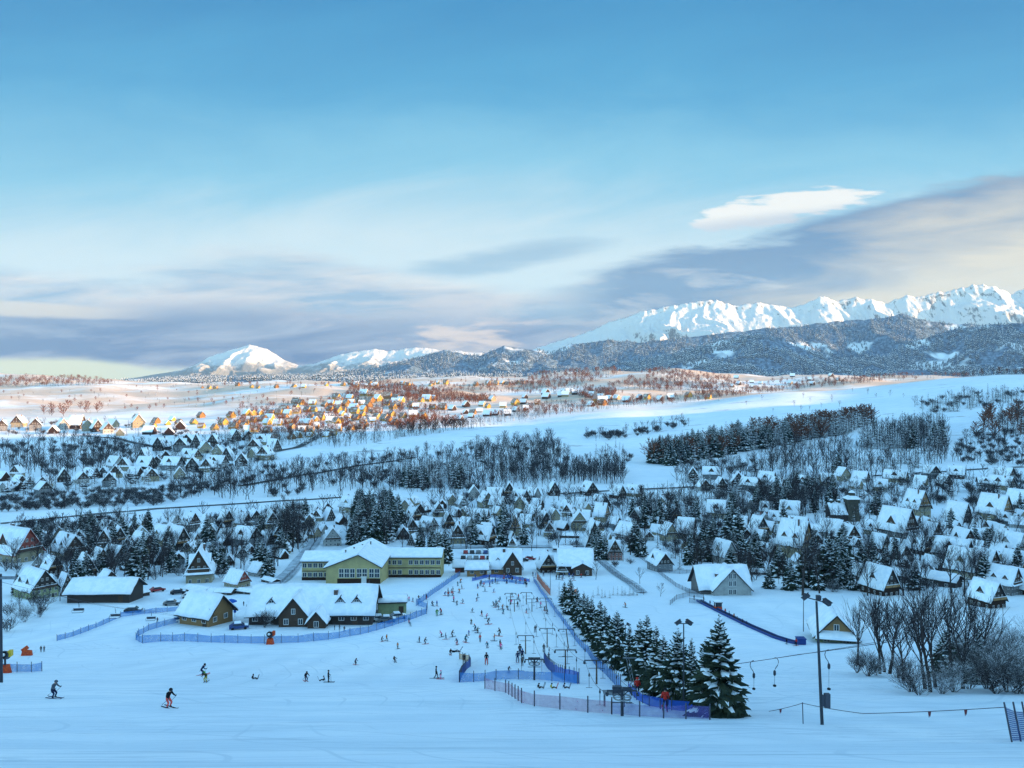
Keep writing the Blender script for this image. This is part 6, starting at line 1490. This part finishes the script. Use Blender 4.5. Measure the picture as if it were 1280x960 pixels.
RUN = [(531, 806, 9), (524, 804, 8), (552, 797, 8), (557, 800, 9), (565, 797, 9), (571, 807, 9), (586, 795, 7), (597, 792, 9), (600, 803, 10), (582, 804, 11), (594, 789, 9), (618, 802, 10), (624, 796, 10), (602, 771, 8), (608, 774, 7), (619, 760, 6), (623, 763, 7), (541, 758, 7), (546, 758, 7), (546, 770, 9), (551, 769, 9), (511, 779, 7), (513, 783, 6), (483, 802, 9), (477, 803, 7),
       (571, 757, 6), (567, 753, 8), (578, 755, 6), (597, 748, 6), (596, 752, 5), (597, 736, 6), (600, 733, 6), (604, 734, 6), (620, 757, 7), (629, 768, 7), (628, 762, 7), (647, 759, 7), (672, 753, 7), (676, 760, 8), (681, 764, 7), (684, 768, 7), (560, 741, 6), (556, 745, 6), (561, 745, 7), (566, 745, 6), (564, 742, 6), (572, 733, 6), (575, 729, 6), (640, 747, 6), (590, 766, 6), (511, 752, 6), (516, 753, 6), (524, 750, 6), (533, 750, 7), (617, 741, 5), (589, 781, 7)] + [(round(rnd.uniform(540, 660)), round(rnd.uniform(733, 768)), 6.5) for _ in range(14)] + [(round(rnd.uniform(470, 640)), round(rnd.uniform(772, 818)), 9) for _ in range(6)]
jk = ['black', 'navy', 'teal', 'grey', 'red', 'black', 'blue', 'orange', 'brown', 'teal', 'pink', 'olive']; tr = ['black', 'navy', 'grey', 'black', 'black', 'brown', 'navy', 'red']
for i, (x, y, h) in enumerate(RUN):
    j, t_ = jk[(i * 5) % 12], tr[(i * 3) % 8]
    if (x, y) == (546, 770): j, t_ = 'green', 'green'
    o = person(x, y, h, ('ski', 'stand', 'turn', 'walk', 'ski')[i % 5], j, t_, rnd.uniform(-180, 180), None, helm=('black', 'navy', 'red', 'white')[i % 4], group='skiers scattered over the run'); o['_p'] = (j, t_, 'skier', 'on the run')
for i in range(42):
    x = rnd.gauss(632, 28) if i < 34 else rnd.uniform(690, 740); x = max(585, min(x, 745)); y = rnd.uniform(720, 731) if x < 672 else rnd.uniform(720, 726)
    j = ('blue', 'navy', 'black', 'blue', 'black', 'red', 'grey')[i % 7]; o = person(x, y, 6.2, 'stand', j, 'black' if i % 3 else 'navy', rnd.uniform(-180, 180), None, helm=('black', 'navy', 'white')[i % 3], group='people crowding in front of the ski base'); o['_p'] = (j, 'black' if i % 3 else 'navy', 'person', 'before the ski base' if x < 680 else 'in front of the broad hall')
for i, (x, y, h) in enumerate([(880, 753, 7), (888, 757, 6), (907, 768, 7), (912, 771, 7), (918, 774, 7), (922, 777, 6), (929, 781, 7), (934, 783, 5), (996, 808, 10), (868, 750, 6), (782, 760, 7), (753, 777, 8), (758, 779, 9), (762, 777, 8), (772, 778, 8), (984, 806, 6)]):
    j = ('black', 'navy', 'red', 'black', 'orange', 'grey')[i % 6]; pos = None; o = person(x, y, h, 'stand' if i not in (10, 14) else 'ski', j, 'black', rnd.uniform(-180, 180), None, group='people on the beginners slope'); o['_p'] = (j, 'black', 'person', 'on the beginners slope')
for i, (x, y, h) in enumerate([(304, 758, 6), (308, 762, 6), (312, 756, 6), (316, 764, 6), (196, 779, 7), (54, 816, 8), (50, 816, 8), (418, 788, 8), (424, 788, 7), (430, 790, 7)]):
    j = ('black', 'navy', 'grey')[i % 3]; o = person(x, y, h, 'stand', j, 'black', rnd.uniform(-180, 180), None, skis=False, group='people standing around the lodge'); o['_p'] = (j, 'black', 'person', 'around the lodge and chairlift')
# ------------------------------------------------------------------ trees placed one by one and wood by wood
for x, y, h in ((900, 896, 114), (884, 893, 92), (866, 886, 84), (846, 880, 92), (831, 873, 88), (822, 866, 84), (808, 860, 82), (802, 852, 76), (788, 845, 66), (775, 838, 66), (768, 828, 62), (757, 822, 60), (750, 812, 58), (741, 802, 54), (735, 794, 50), (728, 786, 46), (722, 776, 44), (714, 768, 42), (706, 758, 34), (699, 749, 20), (915, 897, 62), (876, 890, 54), (838, 876, 62)):
    add_tree(x, y, h * rnd.uniform(.9, 1.12), 'fir', zone='in the fir row along the lift')
for x in range(742, 800, 5): add_tree(x + rnd.uniform(-1, 1), 747 + rnd.uniform(-3, 2), rnd.uniform(9, 14), 'fir', zone='in the young fir plantation')
# the bare trees and frosted bushes at the right
for x, y, h in ((1101, 843, 116), (1113, 843, 112), (1107, 841, 104), (1073, 832, 92), (1164, 866, 146), (1171, 860, 134), (1158, 862, 118), (1205, 862, 128), (1192, 858, 136), (1228, 850, 110), (1130, 852, 92)):
    add_tree(x, y, h, 'bare', zone='in the copse at the lower right')
for x, y, h, k in ((1086, 846, 40, 'brush'), (1072, 842, 32, 'brush'), (1122, 848, 36, 'brush'), (1140, 866, 46, 'brush'), (1150, 870, 34, 'brush'), (1213, 862, 62, 'shrub'), (1236, 862, 70, 'shrub'), (1262, 866, 74, 'shrub'), (1282, 868, 76, 'shrub'), (1225, 838, 58, 'shrub'), (1255, 832, 60, 'shrub'), (1278, 830, 58, 'shrub'), (1200, 846, 54, 'shrub'), (1246, 868, 40, 'brush'), (1272, 868, 38, 'brush'), (1298, 866, 70, 'shrub'), (1296, 838, 60, 'shrub'), (1178, 868, 38, 'shrub'), (1194, 866, 48, 'shrub'), (1096, 845, 26, 'shrub'), (1240, 846, 62, 'shrub'), (1266, 846, 62, 'shrub'), (1210, 834, 54, 'shrub')):
    add_tree(x, y, h, k, zone='in the copse at the lower right')
for x, y, h in ((1222, 856, 70), (1184, 846, 60)): add_tree(x, y, h, 'fir', zone='in the copse at the lower right')
add_tree(826, 746, 18, 'bare', zone='alone left of the white gabled house'); add_tree(265, 783, 26, 'bare', zone='on the terrace beside the cabin'); add_tree(330, 785, 26, 'brush', zone='against the lodge wall')
# left edge thicket below the chairlift
for x, y in ((10, 770), (24, 764), (40, 758), (52, 762), (30, 778), (60, 752), (74, 752), (8, 790), (48, 772)): add_tree(x, y, rnd.uniform(18, 30), rnd.choice(('brush', 'shrub', 'bare')), zone='in the left edge thicket')
for x, y, h in ((95, 742, 44), (68, 744, 24), (112, 741, 26), (146, 741, 24), (214, 716, 34), (20, 744, 30), (205, 718, 22), (322, 712, 40), (334, 722, 30), (266, 756, 18), (547, 700, 36), (556, 704, 44), (365, 690, 56), (358, 686, 62), (352, 692, 48), (372, 684, 50)):
    add_tree(x, y, h, 'fir' if h < 45 or x > 500 else 'bare', zone='beside the houses left of the school')
for x, y, h in ((1006, 734, 52), (975, 722, 40), (1036, 732, 66), (1048, 736, 46), (1058, 728, 40), (1022, 738, 48), (990, 738, 40), (1018, 720, 60), (1065, 738, 30), (962, 736, 30), (1056, 700, 36), (1052, 712, 44), (1076, 712, 36), (945, 700, 40), (938, 708, 34), (955, 690, 30), (1080, 738, 36), (1110, 724, 30), (740, 694, 30), (746, 700, 34), (755, 700, 34), (795, 690, 40), (802, 696, 34), (850, 712, 24), (862, 706, 44), (872, 700, 34), (880, 676, 30), (890, 680, 34), (912, 676, 40), (922, 676, 44), (916, 690, 30), (826, 656, 36), (790, 650, 34), (596, 676, 36), (628, 684, 40), (630, 668, 46)):
    add_tree(x, y, h, 'fir', zone='among the houses on the right' if x > 930 else 'among houses near the broad hall')
for x, y, h in ((1004, 745, 96), (1010, 735, 70), (1025, 742, 60), (1140, 700, 60), (1150, 712, 64), (1160, 700, 50), (1172, 690, 48), (1125, 690, 40), (960, 720, 46), (940, 730, 50), (930, 722, 36), (1093, 730, 60), (1108, 740, 66), (1085, 745, 50), (800, 730, 20), (870, 722, 36), (876, 716, 40), (858, 700, 40), (1130, 745, 60), (1150, 742, 54), (1190, 742, 66), (1206, 744, 60), (1218, 742, 50), (745, 725, 24), (1185, 715, 40), (1210, 668, 30), (1232, 690, 30)):
    add_tree(x, y, h, 'bare', zone='among the houses on the right' if x > 920 else 'among houses near the broad hall')
B, F_ = ['bare'], ['fir']
for poly, n, z in (([(60, 735), (90, 690), (200, 655), (440, 632), (450, 660), (360, 690), (345, 720), (210, 730)], 190, 'among the houses left of the school'), ([(0, 720), (0, 680), (100, 660), (190, 650), (190, 700), (100, 730)], 50, 'among the houses at the left'),
        ([(500, 690), (505, 625), (700, 622), (830, 640), (880, 700), (770, 700), (735, 690)], 190, 'among houses behind the ski base'), ([(870, 712), (850, 640), (1280, 640), (1280, 740), (1100, 745), (940, 735)], 190, 'among the houses on the right')):
    wood(poly, n, ['bare', 'bare', 'fir', 'bare', 'brush'], (8, 13), z, dmin=2.4, clear=.6)
# x,y outline in the photo, count, kinds, heights in metres, where
wood([(440, 690), (445, 640), (470, 632), (500, 640), (496, 680)], 87, ['fir', 'fir', 'bare'], (9, 17), 'in the dark copse behind the school')
wood([(350, 690), (355, 655), (372, 650), (375, 690)], 19, ['bare', 'fir'], (10, 17), 'beside the houses left of the school')
wood([(30, 680), (110, 655), (160, 665), (130, 690), (60, 690)], 83, ['bare', 'fir', 'brush', 'fir'], (5, 11), 'among the houses at the left')
wood([(0, 672), (30, 655), (120, 650), (180, 645), (120, 665), (40, 672)], 114, ['brush', 'brush', 'bare', 'shrub'], (5, 9), 'in the riverside scrub at the left')
wood([(190, 720), (200, 660), (440, 635), (460, 660), (380, 690), (230, 720)], 119, ['bare', 'shrub', 'fir', 'brush', 'bare'], (4, 10), 'among the houses left of the school', clear=.55)
wood([(500, 690), (505, 640), (830, 640), (870, 700), (760, 712), (730, 680), (560, 690)], 131, ['bare', 'shrub', 'fir', 'brush', 'bare'], (4, 9), 'among houses behind the ski base', clear=.55)
wood([(870, 700), (860, 640), (1280, 650), (1280, 735), (1100, 745), (940, 735)], 220, ['bare', 'bare', 'fir', 'shrub', 'shrub', 'brush'], (4, 11), 'among the houses on the right', clear=.55)
wood([(500, 640), (560, 622), (860, 618), (870, 650), (700, 640)], 119, ['bare', 'bare', 'fir', 'shrub'], (6, 12), 'among houses behind the ski base', clear=.55)
wood([(790, 660), (800, 625), (930, 615), (940, 660)], 193, ['fir', 'bare', 'bare', 'shrub'], (7, 14), 'in gardens behind the grey house', clear=.55)
wood([(945, 645), (950, 618), (1040, 612), (1048, 640), (1000, 648)], 133, ['fir', 'bare', 'bare'], (10, 18), 'left of the wooden church', clear=.6)
wood([(1080, 640), (1040, 632), (1040, 615), (1280, 612), (1280, 634), (1150, 634)], 171, ['bare', 'bare', 'brush', 'fir'], (7, 13), 'in the belt behind the church field', clear=.6)
wood([(190, 620), (340, 588), (500, 570), (690, 548), (712, 575), (700, 612), (560, 618), (450, 612), (300, 626)], 900, ['bare'] * 8 + ['brush'], (8, 14), 'in the wide bare wood', dmin=1.6)
wood([(495, 612), (500, 588), (585, 580), (590, 610)], 114, F_, (10, 17), 'in the fir clump inside the bare wood')
wood([(590, 580), (600, 556), (690, 548), (706, 570), (690, 600), (610, 605)], 150, ['bare', 'bare', 'bare', 'fir'], (11, 17), 'in the wide bare wood', dmin=1.6)
wood([(700, 606), (706, 588), (780, 582), (784, 606)], 152, B, (9, 15), 'in the bare wood behind the church road')
wood([(808, 580), (840, 566), (900, 552), (1000, 540), (1080, 528), (1100, 526), (1060, 542), (960, 560), (880, 574), (840, 582)], 570, ['fir'] * 7 + ['rust'], (15, 24), 'in the long fir wood', dmin=1.8)
wood([(930, 545), (1000, 536), (1090, 522), (1096, 528), (1000, 545)], 68, ['rust', 'rust', 'fir'], (16, 22), 'edging the long fir wood')  # orange crowns paint the sunlit tops along the fir wood
wood([(945, 600), (950, 566), (1000, 556), (1180, 545), (1190, 575), (1120, 600)], 361, ['bare', 'bare', 'bare', 'fir'], (9, 18), 'on the wooded right slope')
wood([(1080, 562), (1090, 540), (1180, 530), (1185, 560)], 171, ['fir', 'bare', 'fir'], (14, 22), 'in the dark wood at the right')
wood([(1190, 580), (1200, 545), (1280, 538), (1280, 585)], 171, ['bare', 'brush', 'bare'], (6, 13), 'on the wooded right slope')
wood([(1220, 545), (1235, 520), (1280, 512), (1280, 548), (1200, 552)], 52, ['rust', 'bare', 'rust', 'fir'], (10, 21), 'in the sun-toned wood at the right edge')
wood([(1140, 508), (1190, 496), (1280, 490), (1280, 506), (1170, 518)], 133, ['fir', 'bare', 'brush', 'fir'], (9, 18), 'along the field edge high on the right')
wood([(840, 604), (850, 582), (945, 578), (945, 602)], 114, ['bare', 'brush', 'bare', 'fir'], (7, 13), 'on the wooded right slope')
wood([(860, 622), (870, 600), (1280, 596), (1280, 616)], 228, ['bare', 'brush', 'fir', 'bare'], (6, 12), 'along the right hand road')
wood([(730, 545), (790, 541), (860, 528), (862, 533), (800, 546), (740, 552)], 64, ['bare', 'brush', 'bare', 'brush'], (10, 17), 'across the middle meadow')
wood([(740, 570), (770, 556), (790, 575), (780, 582)], 30, ['brush', 'fir', 'bare'], (6, 12), 'on the lower meadow')
add_tree(686, 548, 16, 'fir', zone='standing out above the bare wood')
wood([(0, 592), (0, 560), (90, 545), (180, 560), (170, 585), (60, 600)], 323, ['bare'] * 5 + ['brush'], (10, 17), 'in the bluish bare wood at the left')
wood([(150, 585), (175, 556), (260, 545), (345, 545), (345, 575), (250, 592)], 171, ['bare', 'fir', 'bare', 'brush'], (9, 16), 'among the houses beyond the river', clear=.7)
wood([(0, 612), (150, 600), (340, 575), (345, 590), (200, 610), (0, 625)], 133, ['fir', 'bare', 'fir', 'brush'], (8, 14), 'among the houses beyond the river', clear=.7)
wood([(0, 640), (0, 622), (200, 612), (330, 598), (200, 632)], 228, ['brush', 'shrub', 'brush'], (6, 10), 'on the river bank below the left houses')
wood([(0, 545), (0, 530), (130, 528), (260, 540), (250, 548), (120, 545)], 133, ['bare', 'fir', 'brush'], (8, 15), 'below the left field')
wood([(255, 556), (290, 548), (400, 552), (480, 545), (560, 532), (680, 515), (690, 522), (560, 540), (420, 560)], 285, ['bare', 'bare', 'fir'], (9, 16), 'in the shaded trees under the sunlit village')
wood([(260, 540), (300, 508), (400, 500), (470, 486), (560, 495), (560, 520), (470, 542), (380, 552)], 963, ['rust', 'rust', 'bare', 'fir'], (7, 14), 'in the sunlit hillside village', clear=.55)
wood([(430, 500), (440, 480), (480, 478), (560, 492), (620, 500), (600, 506), (520, 502), (470, 494)], 456, ['rust', 'rust', 'rust', 'bare'], (9, 17), 'in the sun-toned hedges above the sunlit village')
wood([(480, 540), (500, 528), (580, 522), (586, 536), (520, 544)], 87, ['rust', 'rust', 'bare'], (10, 17), 'in the sun-toned grove under the sunlit village')
wood([(520, 492), (560, 484), (660, 478), (760, 486), (780, 492), (700, 494), (600, 490)], 256, ['rust', 'bare', 'fir', 'rust'], (9, 16), 'around the distant spired church', clear=.55)
wood([(600, 522), (680, 505), (760, 502), (900, 492), (905, 500), (780, 510), (690, 520)], 342, ['bare', 'fir', 'bare', 'rust'], (9, 15), 'around the distant spired church', clear=.55)
wood([(720, 494), (735, 488), (770, 490), (765, 500), (735, 502)], 114, ['rust', 'bare'], (12, 18), 'around the distant spired church')
wood([(640, 482), (680, 464), (760, 460), (780, 466), (750, 476), (690, 486)], 361, ['fir', 'fir', 'rust'], (13, 21), 'on the wooded far hill')
wood([(760, 484), (790, 474), (850, 472), (918, 484), (915, 489), (840, 490)], 323, ['fir', 'rust', 'fir'], (13, 20), 'on the wooded far hill')
wood([(790, 466), (830, 462), (910, 472), (920, 482), (860, 474)], 133, ['rust', 'fir'], (12, 18), 'on the wooded far hill')
wood([(850, 494), (900, 490), (1000, 480), (1140, 466), (1160, 470), (1000, 488), (900, 498)], 266, ['rust', 'bare', 'fir', 'rust'], (9, 15), 'in the tree line below the foothills')
wood([(0, 484), (0, 472), (100, 472), (150, 480), (100, 482)], 323, ['rust', 'fir', 'fir'], (13, 20), 'on the low wooded hill at the left edge')
wood([(20, 520), (0, 490), (150, 488), (300, 486), (440, 482), (440, 496), (300, 505), (150, 518)], 114, ['rust', 'rust', 'bare', 'fir'], (7, 14), 'scattered over the sunlit left field', dmin=6)
wood([(40, 522), (60, 512), (130, 508), (135, 520)], 11, ['rust'], (16, 24), 'scattered over the sunlit left field', dmin=8)
wood([(900, 520), (940, 500), (1100, 486), (1140, 480), (1150, 494), (1000, 516)], 16, ['bare'], (6, 11), 'scattered over the right hand meadow', dmin=8)

wood([(150, 486), (160, 482), (440, 479), (660, 472), (640, 478), (440, 485)], 120, ['rust', 'fir', 'bare'], (9, 15), 'along the skyline of the fields')
wood([(900, 482), (1000, 474), (1280, 458), (1280, 468), (1100, 478), (920, 490)], 170, ['fir', 'rust', 'bare'], (10, 17), 'along the skyline of the fields')

def plant_trees():
    LIM = {'fir': 298, 'bare': 298, 'shrub': 180}
    cls = {'fir': 'fir', 'bare': 'bare', 'rust': 'bare', 'shrub': 'shrub', 'brush': 'shrub'}
    rest = {'fir': [], 'bare': [], 'rust': [], 'shrub': [], 'brush': []}; used = {'fir': 0, 'bare': 0, 'shrub': 0}; made = {}
    fresh = {k: list(range(len(v))) for k, v in NEARP.items()}
    for t in sorted(TREES, key=lambda t: -t[4]):
        k, p, H, zone, hp, px, py, lab = t
        if used[cls[k]] >= LIM[cls[k]]: rest[k].append(t); continue
        used[cls[k]] += 1
        ds, ct, nm = TDESC[k]
        if hp > (26 if k != 'fir' else 24) and k in NEARP:
            i = rnd.randrange(len(NEARP[k])); r, kd = NEARP[k][i]
            if i in fresh[k]: fresh[k].remove(i); o = r
            else: o = copy_tree(r, kd)
        else:
            i = rnd.randrange(len(FARP[k])); o = link(nm, FARP[k][i])
        o.name = nm; o.location = p; s = H / 10.0; w = s * (rnd.uniform(.78, 1.22) if k == 'fir' else rnd.uniform(.88, 1.12)) * (1.25 if k in ('shrub', 'brush') else 1); o.scale = (w, w, s); o.rotation_euler = (rnd.uniform(-.05, .05), rnd.uniform(-.05, .05), rnd.uniform(0, 6.28))
        o['_t'] = k; o['_z'] = zone; made.setdefault((cls[k], zone), []).append((px, py, o, ds, ct))
    for k, ids in fresh.items():
        for i in ids:
            r, kd = NEARP[k][i]
            for ch in list(r.children_recursive): bpy.data.objects.remove(ch)
            bpy.data.objects.remove(r)
    for k, L in rest.items():
        if not L: continue
        Vs = []; Fs = []; fm = []; nv = 0; prot = []
        for me in MASSP[k][:3]:
            V = np.empty(len(me.vertices) * 3, np.float32); me.vertices.foreach_get('co', V); V = V.reshape(-1, 3)
            me.calc_loop_triangles(); T_ = np.empty(len(me.loop_triangles) * 3, np.int32); me.loop_triangles.foreach_get('vertices', T_); mi = np.empty(len(me.loop_triangles), np.int32); me.loop_triangles.foreach_get('material_index', mi); prot.append((V, T_.reshape(-1, 3), mi))
        for t in L:
            V, T_, mi = prot[rnd.randrange(len(prot))]; a = rnd.uniform(0, 6.28); c, s = math.cos(a), math.sin(a); z = t[2] / 10.0; w = z * rnd.uniform(.9, 1.15) * (1.25 if k in ('shrub', 'brush') else 1)
            Vs.append(np.stack([(V[:, 0] * c - V[:, 1] * s) * w + t[1].x, (V[:, 0] * s + V[:, 1] * c) * w + t[1].y, V[:, 2] * z + t[1].z], -1)); Fs.append(T_ + nv); fm.append(mi); nv += len(V)
        nm = {'fir': 'fir_woods', 'bare': 'bare_woods', 'rust': 'sunlit_woods', 'shrub': 'frosted_scrub', 'brush': 'dark_scrub'}[k]
        o = link(nm, np_mesh(nm, np.concatenate(Vs), np.concatenate(Fs), list(MASSP[k][0].materials), fm=np.concatenate(fm)))
        tag(o, {'fir': 'far-off dark fir woods standing on the hillsides beyond the village', 'bare': 'far-off leafless woods on the slopes behind the village', 'rust': 'far-off sunlight-toned leafless trees in hedges and around the sunlit village', 'shrub': 'frosted scrub among the houses and on the banks', 'brush': 'dark leafless scrub along the river and roads'}[k], 'woods' if k in ('fir', 'bare', 'rust') else 'scrub', kind='stuff')
    return made
MADE = plant_trees()

# ------------------------------------------------------------------ labels that single things out
def ordinal(n):
    u = ['zeroth', 'first', 'second', 'third', 'fourth', 'fifth', 'sixth', 'seventh', 'eighth', 'ninth', 'tenth', 'eleventh', 'twelfth', 'thirteenth', 'fourteenth', 'fifteenth', 'sixteenth', 'seventeenth', 'eighteenth', 'nineteenth']
    if n < 20: return u[n]
    t = ['', '', 'twent', 'thirt', 'fort', 'fift', 'sixt', 'sevent', 'eight', 'ninet']; a, b = divmod(n, 10)
    if a < 10: return t[a] + ('ieth' if b == 0 else 'y-' + u[b])
    return 'hundredth'
PLURAL = {'house': 'houses', 'guesthouse': 'guesthouses', 'chalet': 'chalets', 'cottage': 'cottages', 'shed': 'sheds', 'hut': 'huts'}
def plural(d):
    for a, b in (('house', 'houses'), ('guesthouse', 'guesthouses'), ('chalet', 'chalets'), ('cottage', 'cottages'), ('shed', 'sheds'), ('tree', 'trees'), ('shrub', 'shrubs')):
        w = d.split()
        for i, q in enumerate(w):
            if q == a: w[i] = b; return ' '.join(w)
    return d
def rank_label(items, fmt_one, fmt_many):
    items.sort(key=lambda t: t[0])
    for i, t in enumerate(items):
        n = len(items)
        if n == 1: s = fmt_one
        else: s = ('leftmost' if i == 0 else 'rightmost' if i == n - 1 else ordinal(i + 1) + ' from left') + ' of ' + fmt_many
        t[1]['label'] = s
def hzone(px, py):
    if py > 690 and px < 200: return 'near the barn'
    if px < 200: return 'above the barn'
    if px < 450: return 'left of the school'
    if px < 600: return 'behind the school'
    if px < 700: return 'behind the ski base'
    if px < 800: return 'above the broad hall'
    if px < 950: return 'near the white gabled house'
    if px < 1085: return 'near the wooden church'
    return 'in the front rows at right' if py > 690 else 'behind the front rows at right'
hb = {}
for px, py, o, has, ds, w in HOUSES:
    if has: continue
    z = o.get('_z') or hzone(px, py); o['group'] = 'houses ' + z
    hb.setdefault((ds, z), []).append((px, o))
for (ds, z), L in hb.items():
    rank_label(L, ds + ' ' + z, plural(ds) + ' ' + z)
for (c, z), L in MADE.items():
    sub = {}
    for px, py, o, ds, ct in L: sub.setdefault((ds, ct), []).append((px, o))
    for (ds, ct), S in sub.items():
        for _, o in S:
            tag(o, ds + ' ' + z, ct, plural(ct) + ' ' + z)
        big = any(q in z for q in ('wood', 'hill', 'grove', 'hedge', 'sunlit', 'river', 'tree line', 'bank', 'field'))
        if len(S) > 1 and not (big and len(S) > 45): rank_label(S, ds + ' ' + z, plural(ds) + ' ' + z)
        elif len(S) == 1: S[0][1]['label'] = ds + ' ' + z
pb = {}
for px, py, o in PEOPLE:
    if '_p' in o.keys():
        j, t_, w, z = o['_p']; pb.setdefault((j, t_, w, z), []).append((px, o))
for (j, t_, w, z), L in pb.items():
    d = f'in {j} jacket, {t_} trousers {z}'
    rank_label(L, f'{w} {d}', {'skier': 'skiers', 'person': 'people'}[w] + ' ' + d)
bb = {}
for o in SC.objects:
    if '_bar' in o.keys(): bb.setdefault(o['_bar'], []).append((-o.location.y, o))
for w, L in bb.items():
    L.sort(key=lambda t: t[0])
    for i, (_, o) in enumerate(L): o['label'] = ('only drag bar on the ' if len(L) == 1 else ('uppermost' if i == 0 else 'lowest' if i == len(L) - 1 else ordinal(i + 1) + ' from top') + ' drag bar on the ') + w
for o in SC.objects:
    for k in ('_z', '_t', '_p', '_bar'):
        if k in o.keys(): del o[k]
